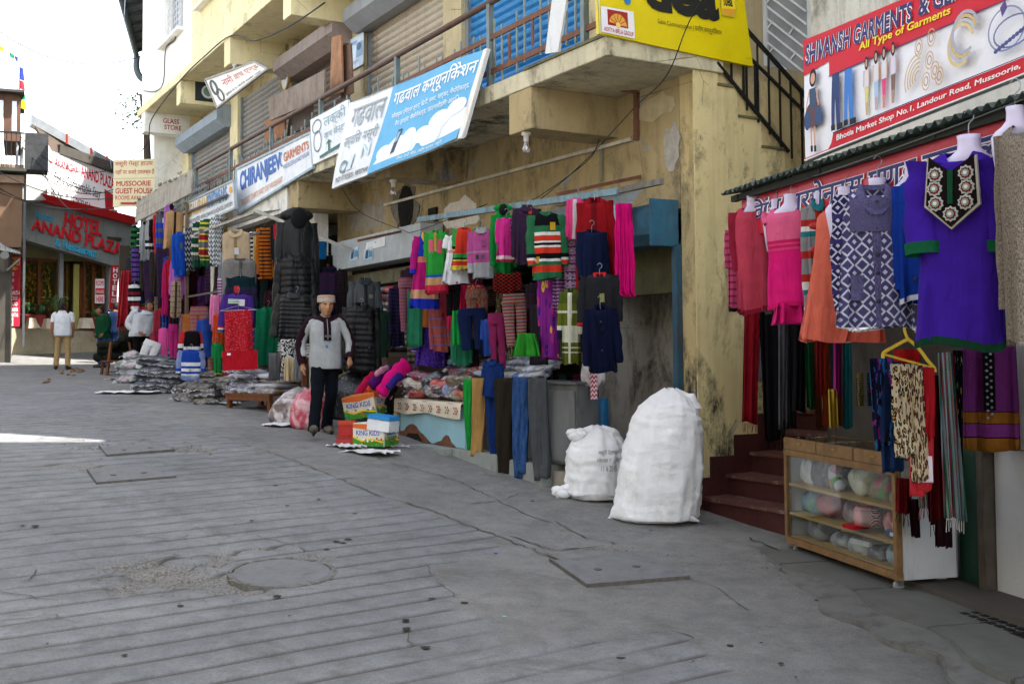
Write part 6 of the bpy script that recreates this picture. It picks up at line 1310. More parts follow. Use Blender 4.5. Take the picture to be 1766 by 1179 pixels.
# ---------------------------------------------------------------- scarves in the shade behind
YS = .12
sc_rows = [(178,75,232,480,'#8f1422',1,'deep red fringed scarf nearest the yellow wall'),(205,70,228,330,'#d8d4d6',0,'narrow white scarf over the deep red one'),(228,75,268,470,'#22222c',0,'charcoal scarf beside the deep red one'),(240,80,312,540,'#0c0c10',1,'long black scarf over the steps'),(300,120,330,500,'#55555c',1,'grey crochet scarf over the steps'),(328,130,362,500,'#26262c',0,'dark net scarf over the steps'),(355,100,400,440,'#101014',0,'black scarf left of the green one'),
 (392,140,420,430,'#1d5a36',0,'dark green scarf in the shop opening'),(418,150,438,500,'#6a3a24',0,'brown scarf beside the green one'),(436,150,470,380,'#8f2028',0,'red scarf beside the brown one'),(466,170,486,490,'#c0542a',0,'orange scarf in the shop opening'),(476,190,508,420,'#1c6a6c',0,'teal scarf over a yellow one'),(482,400,512,500,'#c2a23a',0,'mustard scarf end below the teal scarf'),(506,190,522,390,'#a02a7a',0,'thin magenta scarf in the shop opening'),(514,190,536,490,'#a85a2a',0,'amber scarf beside the magenta one'),(536,190,562,500,'#23757c',0,'turquoise scarf nearest the dark gap')]
for i, (a0_,b0_,a1_,b1_,cl,fr_,lb_) in enumerate(sc_rows): q('F',(a0_,b0_-40,a1_,b1_),YS+.05*(i%3),'drape',lb_,'scarf',c(cl),dep=.07,amp=.6,fringe=c(cl) if fr_ else None)
sr = fthing(FQ,'scarf_rail','dark rail carrying the scarves inside the shop opening','rail'); MB().bar((-1.6,.14,.62),(.0,.14,.62),.03).build('bar', paint('#3a3632',.6), sr); MB().bar((-1.6,.14,.62),(-1.6,.6,1.3),.03).bar((0,.14,.62),(0,.5,1.2),.03).build('bracket', paint('#3a3632',.6), sr)
for i, (x, r_, cl) in enumerate(((595,24,'#7a6a3a'),(632,20,'#2a4a50'))):
    P, w_, h_, rz_ = place(FQ,'F',x-r_/2,300,x+r_/2,420,.5); o = thing('bangle_stack',('gold bangles stacked on a stand inside the shop','blue bangles stacked on a stand inside the shop')[i],'bangles',P,rz_)
    for k in range(16): MB().lathe([(w_*.5,0),(w_*.56,h_/40),(w_*.5,h_/20),(w_*.44,h_/40),(w_*.5,0)],(0,0,-h_+k*h_/16),14,cap=(False,False)).build('bangle', paint(cl,.25,.3,9,metal=.7), o)
# yellow hanger with leggings
P, w_, h_, rz_ = place(FQ,'G',115,70,365,265,-.25); hg = thing('yellow_hanger','yellow plastic hanger holding folded leggings over the glass counter','hanger',P,rz_); gg = MB()
gg.tube(smooth_path([(.0,0,-.3*h_),(-.02,0,0),(.03,0,.02),(.05,0,-.03)],4),.009,6); gg.tube(smooth_path([(0,0,-.28*h_),(-.24*w_,0,-.45*h_),(-.45*w_,0,-.62*h_),(-.46*w_,0,-.78*h_)],4),.011,6); gg.tube(smooth_path([(0,0,-.28*h_),(.18*w_,0,-.50*h_),(.35*w_,0,-.82*h_),(.46*w_,0,-1.0*h_),(.47*w_,0,-1.1*h_)],4),.011,6); gg.tube([(-.44*w_,0,-.66*h_),(.44*w_,0,-1.0*h_)],.008,6); gg.build('hanger_body', paint('#e6c33a',.4), hg, smooth=True)
LG = [(62,218,160,660,c('#1a1a3a','camo','#8a2a9a','#2a6ab0',n=4),'black leggings with blue and magenta splashes on the yellow hanger'),(98,235,196,765,c('#1c3560'),'dark denim blue leggings on the yellow hanger'),(162,245,280,692,c('#d8cbb0','leopard','#b08a4a','#1a1612',n=16),'tan leopard print leggings on the yellow hanger'),(220,252,312,812,c('#cfc0a0','leopard','#7a4a44','#3a1418',n=18),'maroon and cream leopard leggings on the yellow hanger'),(290,258,332,820,c('#d878b0'),'pink leggings on the yellow hanger'),(236,262,352,876,c('#c8343c'),'coral red leggings on the yellow hanger'),(318,265,362,610,c('#b8222c'),'short bright red leggings at the end of the yellow hanger')]
for i, (a0_,b0_,a1_,b1_,m_,lb_) in enumerate(LG): q('G',(a0_,b0_,a1_,b1_),-.24-.035*[4,3,6,5,1,2,3][i],'fold',lb_,'leggings',m_,dep=.05)
q('G',(178,175,292,260),-.16,'drape','folded red cloth behind the yellow hanger','cloth',c('#b81a20'),dep=.1,ks=(1,2)); q('G',(312,690,352,818),-.36,'drape','pale lilac price card hung among the leggings','price card',paint('#d8d0dc',.5),dep=.006,ks=(1,),amp=.1)
q('G',(376,190,462,985),-.05,'drape','long scarf striped in blue, red, green and white','scarf',c('#9aaec0','vmulti','#a03a48','#3a7a5a',n=5,th=.4),dep=.08,fringe=c('#8a3a48','vstripes','#d8d8d8',n=20),taper=.55)
q('G',(290,820,330,940),-.02,'drape','short end of a striped scarf under the leggings','scarf',c('#a8b8c6','vmulti','#a03a48','#3a7a5a',n=4,th=.4),dep=.05,fringe=c('#8a3a48')); q('G',(190,800,255,965),.0,'drape','wine red scarf beside the white counter side','scarf',c('#6a1018'),dep=.07,fringe=c('#161214')); q('G',(322,300,402,1005),.02,'drape','dark wine scarf behind the striped one','scarf',c('#5a0d18'),dep=.07,fringe=c('#1a1014'))
q('G',(430,200,470,650),.05,'drape','raspberry red scarf right of the striped one','scarf',c('#98123c'),dep=.07); q('G',(462,180,504,860),.08,'drape','black scarf with teal leaf print beside the post','scarf',c('#14141a','floral','#1f6a70','#2a2a36',n=12,th=.3),dep=.07); q('G',(375,1000,450,1128),-.03,'drape','small dark plum bag hung under the striped scarf','bag',c('#2a1018'),dep=.06); q('G',(250,900,292,1080),.02,'drape','thin dark plum strip hung by the white counter side','cloth',c('#2a1018'),dep=.05)
P, w_, h_, rz_ = place(FQ,'G',498,150,760,660,.36); le = thing('lehenga_skirt','purple net skirt with bronze bands and a beaded strip hung on the post','skirt',P,rz_)
make_drape(le,w_,h_,c('#6a2a6e',bands=[(0,'#6a2a6e'),(.63,'#14100e'),(.64,'#8a5a20'),(.74,'#14100e'),(.75,'#7a347e'),(.87,'#14100e'),(.88,'#8a5a20')],shine=0),5,dep=.1,taper=.1,amp=.4)
gg = MB(); gg.box(-.035,.035,-.1,-.085,-.62*h_,-.0); gg.build('beaded_strip', c('#0f0e12'), le, uv=(.07,1))
gg = MB()
for k in range(22): gg.ball((.012*(-1)**k,-.104,-.02-k*.028*h_/.9),.009,6)
gg.build('beads', paint('#b9bcc6',.2,.2,20,metal=.6), le); tag(le.children[-1],kind='stuff')
_RT = np.random.RandomState(31).rand(64,64).tolist()
def rdg(x_, y_):
    x_ += 40; y_ += 40; i = int(x_); j = int(y_); u = x_-i; v_ = y_-j; u = u*u*(3-2*u); v_ = v_*v_*(3-2*v_); i %= 63; j %= 63
    q = (_RT[i][j]*(1-u)+_RT[i+1][j]*u)*(1-v_)+(_RT[i][j+1]*(1-u)+_RT[i+1][j+1]*u)*v_; return 1-abs(2*q-1)
# ================================================================ COUNTERS, PACKETS, SACKS
def packet(P, w, d, h, rz, mat, label=None, group=None, par=None, seed=0, tx=0, ty=0, edge=True):
    """folded clothes in clear film: a soft slab with a crumpled film flap"""
    rr = random.Random(seed); n, m = 22, 8; rs = []
    ph = [rr.uniform(0,6.28) for _ in range(6)]
    for j in range(m+1):
        b_ = math.pi*(j/m); zz_ = -math.cos(b_)*h/2; k = max(.02,math.sin(b_))**.42; r = []
        for i in range(n):
            a = 2*math.pi*i/n; ca, sa = math.cos(a), math.sin(a); q_ = 1+.05*math.sin(3*a+ph[0])+.04*math.sin(7*a+ph[1]+j)+.05*(rdg(a*2+seed,j*.7)-.6)
            x = w/2*math.copysign(abs(ca)**.5,ca)*k*q_; y = d/2*math.copysign(abs(sa)**.5,sa)*k*q_
            z = zz_*(1+.25*math.sin(2.3*x/w*4+ph[2])*math.cos(3*y/d*2+ph[3]))+.06*h*math.sin(9*x/w+ph[4])+.16*h*(rdg(x/w*5+seed,y/d*4)-.6)
            r.append((x,y,z))
        rs.append(r)
    o = thing('cloth_packet', label, 'packet', P, rz, group) if not par else None
    b = MB().rings(rs,True,(True,True)).build('bundle', mat, o or par, smooth=True, fix=False)
    if o: o.rotation_euler = (tx,ty,rz)
    if edge and o:
        g_ = MB(); L = []; nn = 14
        for i in range(nn+1):
            f = i/nn; x = -w*.52+w*1.04*f; L.append([(x,-d*.48,h*.1*math.sin(5*f+ph[0])),(x+rr.uniform(-.01,.01),-d*.56-rr.uniform(0,.03),-h*.15+rr.uniform(-.02,.025)),(x+rr.uniform(-.015,.015),-d*.60-rr.uniform(0,.05),-h*.3+rr.uniform(-.02,.03))])
        g_.rings(L, closed=False).build('film_flap', film(), o, smooth=True)
    return o or b
PW = [('#3a1c3a','#8a2a4a'),('#20242e','#5a5f68'),('#7a1a24','#c05a50'),('#1d3a6a','#8a9ac0'),('#3a3440','#8a7a60'),('#5a1a3a','#2a2a3a'),('#2a5a40','#b8b09a'),('#a83a34','#d88a7a'),('#26262c','#70707a'),('#c0b8a0','#e0dccd')]
PN = ['plum','charcoal','crimson','navy','taupe','wine','green','coral','black','cream']
def pmat(i): a_, b_ = PW[i%len(PW)]; return plastic_wrap(a_,b_,i%3)
# --- blue panelled counter
CTd = None
CT = fthing(FM,'blue_counter','low counter with pale blue broken plaster front and a patterned cloth','counter')
YC = -.95; zp = FM.at(750,766,YC).z; xA, xB = FM.at(690,740,YC).x, FM.at(803,740,YC).x; zq_ = FM.at(750,688,YC).z; DY, DZ, DX = YC+1.5, zp+1.0, xA+3.12
CT.location = FM.w(DX,DY,DZ); xA0, xB0 = -3.12, -3.12+(xB-xA)
MB().box(xA0,xB0,-1.5,-.55,-1.0,-.53).build('front', paint('#8fb7c4',.7,.08,3,dirt=.2,dcol='#6d7f80'), CT, bevel=.01)
MB().box(xA0-.05,xB0+.02,-1.53,-.5,-.528,-.50).build('top', paint('#6b4f38',.7), CT)
def jag(pts, y, mat, name, d_=.02): MB().prism([(xA0+(x+3.12)/1.5*(xB0-xA0),y,z) for x,z in pts],(0,d_,0)).build(name, mat, CT)
BRK = paint('#6a4632',.95,.3,14,bump=.8,bs=25)
jag([(-3.1,-.995),(-3.12,-.90),(-3.0,-.885),(-2.93,-.83),(-2.86,-.80),(-2.78,-.79),(-2.7,-.82),(-2.64,-.87),(-2.55,-.90),(-2.45,-.95),(-2.36,-.995)],-1.512,BRK,'exposed_brick'); jag([(-2.3,-.995),(-2.2,-.96),(-2.12,-.945),(-2.07,-.90),(-2.02,-.87),(-1.97,-.88),(-1.92,-.94),(-1.82,-.995)],-1.513,BRK,'exposed_brick')
jag([(-2.95,-.99),(-2.9,-.91),(-2.65,-.9),(-2.55,-.99)],-1.516,paint('#1a1512',.95),'gap',.01)  # flat near-black patch, shade of a gap painted over the brick
g_ = MB(); L = []
for i in range(33):
    f = i/32; x = xA0-.07+(xB0-xA0+.07)*f; w2 = .012*math.sin(f*17); L.append([(x,-1.2,-.494),(x,-1.535+w2,-.494),(x,-1.548+w2,-.52),(x,-1.552+w2*1.5,-.655-.02*math.sin(f*9))])
oC = g_.rings(L, closed=False).build('cloth', paint('#c9c0ac',.9,.08,5,dirt=.1), CT, smooth=True)
for i in range(8):
    x = xA0+.1+i*(xB0-xA0)/8.2; g_ = MB()
    for a_ in range(4):
        for b_ in range(3):
            if (a_+b_)%2 == 0: g_.box(x+a_*.025,x+a_*.025+.02,-1.572,-1.568,-.62+b_*.03,-.62+b_*.03+.022)
    g_.build('woven_motif', cloth('#b0444a') if i%2 else cloth('#8a6a5a'), CT, uv=(1,1))
g_ = MB(); L = []
for i in range(9):
    f = i/8; x = xA0-.1-.06*math.sin(f*2); L.append([(x+.02*math.sin(f*9),-1.5+.3*f,-.494),(x-.03+.03*math.sin(f*8),-1.53+.3*f,-.7),(x-.02+.04*math.sin(f*7),-1.53+.3*f,-.88+.1*f)])
g_.rings(L, closed=False).build('cloth_corner', paint('#bfb49c',.9,.1,5,dirt=.15), CT, smooth=True)
# --- second counter: grey metal trunk, on the same plinth
PLN = fthing(FM,'stall_plinth','grey tiled plinth stepping along under the middle stall','plinth',kind='structure')
for i, (a_, b_) in enumerate(((-4.2,-3.1),(-3.095,-2.1),(-2.095,-1.35))): MB().box(a_,b_,-1.12+.1*i,-.05,-1.9,zp-.003+.0005*i-.04*(i==2)).build('tile', paint('#8a908c',.7,.12,4,dirt=.35,dcol='#55524a'), PLN, bevel=.008)
MB().box(-1.345,-.95,-.8,-.05,-1.9,zp-.1).build('stone_base', DIRTY, PLN, bevel=.01)
YT = -.8; zt = FM.at(900,656,YT).z
TR = fthing(FM,'grey_trunk','grey sheet metal trunk at the near end of the stall counter','trunk')
x0_, x1_ = FM.at(938,700,YT).x, FM.at(996,700,YT).x; xL_ = FM.at(806,700,YT).x
MB().box(xL_,x1_,YT,-.55,zp-.03,zt-.02).build('casing', paint('#5b5e60',.5,.12,3,dirt=.4,dcol='#3a342c'), TR, bevel=.01); MB().box(x0_,x1_-.03,YT-.016,YT,zp,zt-.08).build('front_panel', paint('#6a6d6f',.45,.12,3,dirt=.35), TR, bevel=.006)
MB().box(xL_-.03,x1_+.02,YT-.03,-.5,zt-.02,zt+.005).build('top', paint('#5a5c5e',.5,.12,3,dirt=.3), TR, bevel=.004)
def drap(z, box, y, label, cat, mat, **k): return G(FM,z,box,y,'fold',label,cat,mat,**k)
drap('L',(72,195,138,655),-.96,'bright green trousers draped over the counter edge','trousers',c('#1f9a3c'),turn=-25); drap('L',(128,190,217,680),-.94,'tan trousers draped beside the green pair','trousers',c('#b08a52'),turn=-25)
drap('L',(208,190,296,727),-.96,'legs of a navy blue overall draped over the counter','overall',c('#1a3470',knit=.5),turn=-25); G(FM,'L',(182,85,345,310),-1.0,'top','short sleeved navy top of the overall laid on the counter edge','overall',c('#1a3470',knit=.5),sl=.5,collar=c('#1a3470'),hooked=False,turn=-20,tilt=8)
drap('L',(276,190,396,830),-.94,'dark brown trousers draped over the counter edge','trousers',c('#2f2921'),turn=-25); drap('L',(386,185,488,825),-.93,'faded blue jeans draped over the counter edge','jeans',c('#24467e','mottle','#46689c',n=5),turn=-25)
o = drap('L',(484,190,604,835),-.92,'grey jeans draped over the counter edge nearest the trunk','jeans',c('#54585c'),turn=-25)
G(FM,'L',(832,320,992,520),-.5,'drape','bright blue tarpaulin hung beside the grey trunk','tarpaulin',paint('#1f6a9c',.45,.15,6),dep=.08); 
P, w_, h_, rz_ = place(FM,'L',822,170,980,348,-.6); pb = thing('printed_bag','grey and white plastic bag with red script hung by the blue post','bag',P,rz_); packet((0,0,-h_/2),w_,.22,h_,0,plastic_wrap('#8a8088','#c9c4c6',1),par=pb,seed=5)
gg = MB(); gg.box(-.012*3,.03,-.125,-.118,-h_*.85,h_*.15); gg.build('red_strip', cloth('#b0305a','zigzag','#e8d8dc',n=3,m=9), pb, uv=(.1,.4)); MB().tube(smooth_path([(-.05,0,-.03),(-.03,0,.1),(.03,0,.1),(.05,0,-.03)],4),.006,5).build('handle', cloth('#c9b8c0'), pb)
# packets on the counters
rr = random.Random(21); GP1 = 'packets heaped on the blue counter'
k = 0
for lay in range(5):
    for i in range(7-lay):
        x = xA+.1+(i+.5*lay+rr.uniform(-.15,.15))*.235; y = YC+.2+.1*lay+rr.uniform(-.06,.06); z = zq_+.05+lay*.085+rr.uniform(-.01,.02); k += 1
        packet(FM.w(x,y,z),rr.uniform(.3,.42),rr.uniform(.22,.3),rr.uniform(.09,.13),FM.phi+rr.uniform(.3,1.1),pmat(k),'clear packet of folded '+PN[k%10]+' knitwear in the heap on the blue counter',GP1,seed=k,tx=rr.uniform(-.25,.1),ty=rr.uniform(-.3,.3))
for i in range(10):
    k += 1; packet(FM.w(xA-.35+i*.23+rr.uniform(-.05,.05),YC+.05+rr.uniform(0,.15),zq_+.06+rr.uniform(0,.2)),rr.uniform(.28,.36),.24,.11,FM.phi+rr.uniform(.3,1.1),pmat(k),'clear packet of folded '+PN[k%10]+' knitwear along the front of the counter heap','packets along the counter front',seed=k,tx=rr.uniform(-.4,.1),ty=rr.uniform(-.3,.3))
GP2 = 'packets of shirts on the grey trunk'
for lay in range(4):
    for i in range(3):
        k += 1; x = xL_+.25+i*.42+rr.uniform(-.05,.05); packet(FM.w(x,YT+.2+.08*lay,zt+.05+lay*.07),.42,.3,.075,FM.phi+rr.uniform(.5,1.0),plastic_wrap(['#7f93b4','#b9a888','#4a6aa8','#9aa4b4'][(i+lay)%4],'#d5dae2',k%3),'clear packet of pale folded shirts on the grey trunk',GP2,seed=k,ty=rr.uniform(-.1,.1))
# loose bright knits spilling over the left end of the counter
for i, (bx_, cl, lb_) in enumerate([((600,640,715,800),'#d4242a','red knitted leggings spilling off the counter end'),((645,575,800,690),'#5a1a72','purple knitted leggings spilling off the counter end'),((700,545,905,740),'#e0157c','hot pink jumper spilling off the counter end'),((715,640,850,765),'#e89ab4','pale pink knitted sleeve spilling off the counter end'),((680,565,780,615),'#e8a0b8','small pale pink top at the back of the spill'),((745,690,830,800),'#141416','black knitted leggings under the pink spill'),((560,610,700,760),'#c01c50','crimson jumper at the outer edge of the spill'),((640,610,760,720),'#e0683a','orange knitted sleeve in the middle of the spill'),((760,600,880,700),'#3a2a80','indigo knitted top beside the hot pink jumper'),((590,690,680,790),'#2a8a5a','green knitted sleeve low in the spill')]):
    P, w_, h_, rz_ = place(FM,'E',*bx_,-1.12-.04*(i%3)); o = thing('spilled_knit',lb_,'knitwear',P,rz_)
    rsd = random.Random(i); n_ = 2 if i in (0,3) else 1
    for kx in range(n_):
        A_ = Vector((w_*.42,.25,-.02)); B_ = Vector((w_*(.0+.12*kx),.05,-h_*.4)); C_ = Vector((-w_*.4+w_*.28*kx,-.03,-h_*.95)); pts = smooth_path([A_,B_,C_],6)
        MB().tube(pts,[max(.02,w_*.26*(1-.3*j/len(pts)))*(1+.12*math.sin(j*1.7+i)) for j in range(len(pts))],12,True,flatten=.55).build('knit_sleeve' if n_>1 else 'knit_body', c(cl), o, smooth=True, uv=(w_,h_), fix=False)
# --- cartons
def carton(px, py, wx, wd, hz_, rz, label, c_side, c_top, txt, tz=0.0, bands=True, tilt=(0,0)):
    P = gp(px,py); P.z += tz; o = thing('carton', label, 'box', P, rz); o.rotation_euler = (tilt[0],tilt[1],rz)
    MB().box(-wx/2,wx/2,-wd/2,wd/2,0,hz_).build('box_body', paint(c_side,.45,.06,8,dirt=.05), o, bevel=.006)
    MB().box(-wx/2-.006,wx/2+.006,-wd/2-.006,wd/2+.006,hz_*.72,hz_+.006).build('lid', paint(c_top,.45,.06,8), o, bevel=.006)
    for (n0, n1, n2) in (((-wx/2,-wd/2-.007,0),(wx/2,-wd/2-.007,0),'f'),((wx/2+.007,-wd/2,0),(wx/2+.007,wd/2,0),'r')):
        a_, b_ = Vector(n0), Vector(n1); up = Vector((0,0,hz_ if bands else hz_*.68)); bd_ = Board(o,[a_,b_,b_+up,a_+up],.001,paint(c_side,.45),name='printed_side')
        if bands:
            bd_.poly([(0,.82),(.5,.74),(1,.86),(1,1),(0,1)],'#d0662e'); bd_.poly([(0,0),(1,0),(1,.30),(.6,.36),(.3,.26),(0,.46)],'#3f8a2c'); bd_.poly([(0,.4),(.3,.2),(.6,.3),(1,.18),(1,.24),(.6,.37),(.3,.27),(0,.48)],'#e6c22a')
            rq = random.Random(px)
            for _ in range(14): bd_.disc(rq.uniform(.05,.95),rq.uniform(.04,.4),.03,.045,rq.choice(['#d03a2a','#e6c83a','#4fae3a','#2a6ab0','#f0f0e8']))
        bd_.text(txt[0] if n2=='f' else txt[1],.12,.5,.88,.72,'#2a4a9a',.03,0,0,('#f4f2ee',.04)); 
        if n2 == 'r' and len(txt) > 2: bd_.text(txt[2],.2,.24,.8,.44,'#2f8a3c',.03)
    return o
R0 = FM.phi+R(38)
carton(648,768,.40,.34,.26,R0,'lowest printed toy carton in front of the blue counter','#d9d4c8','#e0dccf',('KING KIDS','ISLAM','BABY'))
carton(632,745,.42,.34,.28,R0+.12,'orange and green toy carton on top of the lowest one','#d8cdb8','#cf7a3c',('KING KIDS','ISLAM'),tz=.2,tilt=(.08,-.16))
carton(660,772,.30,.2,.17,R0-.1,'small shoe box with a bright blue lid leaning on the cartons','#d6d8da','#2a86c4',(' ',' '),tz=.2,bands=False,tilt=(0,.1))
carton(604,763,.26,.2,.07,R0+.1,'flat red box under the red display box','#a83a38','#9c2f30',(' ',' '),bands=False); carton(600,761,.2,.12,.17,R0+.3,'red display box beside the toy cartons','#a82c28','#b8402e',(' ',' '),tz=.07,bands=False)
# --- scraps of film on the ground
def scrap(px, py, r_, label, seed, mat=None):
    P = gp(px,py); rq = random.Random(seed); g_ = MB(); N_ = 12; rs = []
    for j in range(N_+1): rs.append([(r_*(i/N_-.5)*2*(1+.12*math.sin(j*1.3+seed)), r_*1.1*(j/N_-.5)*(1+.15*math.sin(i*.9+seed)), .012+.03*abs(math.sin(i*.9+j*.7+seed)*math.sin(j*1.3-i*.5))+rq.uniform(0,.006)) for i in range(N_+1)])
    o = g_.rings(rs, closed=False).build('plastic_scrap', mat or paint('#d9dadb',.35,.05,5), smooth=True); o.location = P; o.rotation_euler = (0,0,FM.phi+rq.uniform(0,1)); tag(o,label,'plastic'); return o
scrap(600,772,.22,'crumpled white plastic under the flat red box',1); scrap(640,782,.3,'crumpled white plastic in front of the lowest carton',2); scrap(690,772,.2,'clear plastic sheet fallen by the blue counter corner',3,film()); scrap(500,735,.35,'white plastic sheet under the transparent sacks',4); scrap(225,678,.5,'pale plastic sheet under the far heap of packets',6); scrap(392,697,.25,'white plastic scrap before the grey packet heap',7); scrap(212,655,.3,'cream plastic scraps at the far corner of the stalls',8,paint('#c9bfa8',.6,.1,5))
# --- far heaps of packets on the ground
def heap(pxs, label, group, cols, size, rot=0, h=.1):
    global k
    for px, py, n_, lift_ in pxs:
        P = gp(px,py)
        for i in range(n_):
            k += 1; packet(Vector((P.x+rr.uniform(-.05,.05),P.y+rr.uniform(-.05,.05),P.z+h*.5+lift_+i*h*.86)),size*rr.uniform(.9,1.15),size*.7,h*1.15,rot+rr.uniform(-.35,.35),plastic_wrap(*cols[k%len(cols)],k%3),label,group,seed=k,tx=rr.uniform(-.08,.08),ty=rr.uniform(-.1,.1))
DK = [('#1a1d26','#2f3644'),('#22242a','#454a54'),('#15171c','#3a3f4c')]; BN = [('#2a2622','#4f4840'),('#1c1a1a','#5a5248'),('#3a3630','#7a7264')]
heap([(268,674,7,0),(300,677,6,0),(328,672,5,0),(285,660,8,.0)],'clear packet of navy garments in the tall heap at the far stall','packets in the tall navy heap',DK,.62,0)
heap([(330,692,3,0),(352,696,3,0),(378,694,3,0),(398,690,4,0),(360,680,4,0),(388,676,4,0)],'clear packet of grey and brown garments in the low heap beside the bench','packets in the low grey heap',BN,.46,0,.11)
heap([(355,668,5,.0),(385,668,5,0),(410,672,4,0),(335,664,4,0)],'dark folded trousers in the pile behind the low grey heap','dark trousers piled behind',[('#1d1b1a','#2c2a28'),('#2f2b26','#3f3a33'),('#17171a','#26262a')],.6,0,.09)
heap([(222,660,3,0),(230,652,4,0)],'bulging clear packet of mixed cloth at the far stall corner','packets at the far corner',[('#6a7a84','#b0b8c0'),('#5a7a6a','#c0a8b0')],.45,0,.16)
# --- bench with packets
bn = thing('low_bench','low brown wooden bench carrying flat packets','bench',gp(458,704),FM.phi+R(22)); WD = paint('#6a3f22',.6,.2,6,dirt=.2)
for i in range(4): MB().box(-.52,.52,-.36+i*.185,-.36+i*.185+.175,.2,.235).build('plank', WD, bn, bevel=.004)
for sx in (-.46,.46):
    for sy in (-.3,.3): MB().box(sx-.03,sx+.03,sy-.03,sy+.03,-.1,.2).build('leg', WD, bn)
MB().box(-.5,.5,-.35,-.32,.13,.199).build('apron', WD, bn)
for i in range(9):
    k += 1; v_ = bn.location+Matrix.Rotation(bn.rotation_euler.z,3,'Z')@Vector((-.26+.5*(i%2),rr.uniform(-.12,.1),.27+.072*(i//2))); packet(v_,.58,.5,.085,bn.rotation_euler.z+rr.uniform(-.15,.15),plastic_wrap(['#4a4a5a','#8a7a6a','#6a6a8a','#b0b0b8'][i%4],'#c4c4cc',k%3),'clear flat packet of folded cloth stacked on the low bench','packets on the low bench',seed=k,ty=rr.uniform(-.06,.06))
# --- stacks of folded cloth on a table behind the capped man
tb = fthing(FM,'stack_table','low table with draped cloths behind the capped man','table'); xT = FM.at(490,600,-1.5).x; zT = FM.at(490,617,-1.5).z
MB().box(xT-.75,xT+.9,-1.55,-.7,zT-.04,zT).build('top', WOOD, tb); 
for sx in (xT-.7,xT+.85):
    for sy in (-1.5,-.75): MB().box(sx-.03,sx+.03,sy-.03,sy+.03,-1.1,zT-.04).build('leg', WOOD, tb)
for col_ in range(3):
    for i in range(6):
        cl_ = ['#8a8c90','#c9c4c0','#5a4a6a','#b8b4b0','#3a5a6a','#d0a8b0','#a0a4a8'][(i*2+col_*3)%7]; o = thing('folded_shawl','folded striped shawl in the stacks behind the capped man','shawl',FM.w(xT-.5+col_*.5,-1.25,zT+.02+i*.042),FM.phi+rr.uniform(-.1,.1),'folded shawls on the table')
        packet((0,0,0),.42,.36,.05,0,cloth(cl_,'stripes','#e0dcdc',n=6),par=o,seed=i+col_*9)
# --- transparent sacks and white sacks
def sack(P, prof, depth, mat, name, label, rz, knot=None, seed=0, film_=False, tuft=None, n=40, amp=1.0):
    """prof: (centre offset, half width, height) rings from the ground up"""
    rq = random.Random(seed); ph = [rq.uniform(0,6.28) for _ in range(9)]; rs = []
    full = []
    for (a_,b_) in zip(prof,prof[1:]):
        for q_ in range(8):
            f = q_/8; f2 = f*f*(3-2*f) if b_[1] < a_[1] else f; full.append(tuple(a_[i]+(b_[i]-a_[i])*f for i in range(3)))
    full.append(prof[-1]); H_ = prof[-1][2]
    for cx, hw, z in full:
        r = []
        for i in range(n):
            a = 2*math.pi*i/n; t_ = z/H_
            wr = amp*(1+1.6*max(0,t_-.6))*(.018*math.sin(6*a+ph[0]+5*t_)+.014*math.sin(11*a+ph[1]-9*t_)+.012*math.sin(19*a+ph[2]+4*t_)*(1+2*abs(t_-.6))+.010*math.sin(23*z/.3+ph[3]+3*a)+.008*math.sin(41*z/.3+2*math.sin(3*a)))
            q_ = 1+wr+amp*.05*(rdg(a*1.6+seed,z*7)**2-.4)+amp*.032*(rdg(a*3.5+seed,z*15+2*a)**2-.4); ca, sa = math.cos(a), math.sin(a)
            r.append((cx+hw*math.copysign(abs(ca)**.85,ca)*q_, depth*min(1,hw/max(p[1] for p in prof)*1.05)*math.copysign(abs(sa)**.85,sa)*q_, z+.015*math.sin(4*a+ph[5])*(t_>.05)))
        rs.append(r)
    o = thing(name,label,'sack',P,rz); b_ = MB().rings(rs,True,(True,True)).build('bag', mat, o, smooth=True)
    return o
def wovenmat(col):
    t = NT('woven_sack'); v = t.coord(); o_ = t.ramp(t.noise(v,4,4,.7), [(.3,tuple(x*.88 for x in lin(col))),(.65,lin(col))])
    o_ = t.mix(t.ramp(t.noise(t.coord(scale=(1,1,.5)),2.6,5,.75,.5), [(.52,0.0),(.72,.6)]), o_, (.42,.39,.34))
    h_ = t.math('ADD', t.noise(t.coord(scale=(.6,.6,1)),8,3,.6,.4), t.math('MULTIPLY', t.noise(v,190,1), .05)); t.bump(h_, .4, .035); return t.done(o_, .55, spec=.4)
WS = wovenmat('#eef0f3')
kx = lambda px: px
P = gp(1128,896); s1 = P.dot(CF)/FPX
big = [(0,.30,0.0),(0,.375,.03),(.04,.37,.22),(.07,.365,.48),(.095,.345,.70),(.12,.31,.88),(.15,.245,1.0),(.17,.16,1.09),(.16,.05,1.15)]
big = [((c_[0])*1.0,c_[1]*1.0,c_[2]*1.0) for c_ in big]
o = sack(P,big,.27,WS,'big_white_sack','tall bulging white woven sack standing by the yellow corner',-math.atan2(P.x,P.y),seed=3,n=72,amp=.9)
e_ = MB(); e_.rings([[(x*1.0+.0,y,z) for x,y,z in [(.33+.07*math.cos(a)*f_,.0+.05*math.sin(a)*f_,.98+.13*(i/4)) for a in np.linspace(0,6.28,13)[:-1]]] for i, f_ in enumerate((1.5,1.25,.9,.8,.55))],True,(False,True)).build('gathered_ear', WS, o, smooth=True)
e_ = MB(); 
for (x,y,s__) in ((-.36,-.04,-1),(.34,-.12,1)): e_.rings([[(x-s__*.08,y+.05*math.cos(a),.06+.05*math.sin(a)) for a in np.linspace(0,6.28,9)[:-1]],[(x+s__*.05,y-.01+.012*math.cos(a),.012+.008*math.sin(a)) for a in np.linspace(0,6.28,9)[:-1]]],True,(True,True))
e_.build('bottom_corner', WS, o, smooth=True)
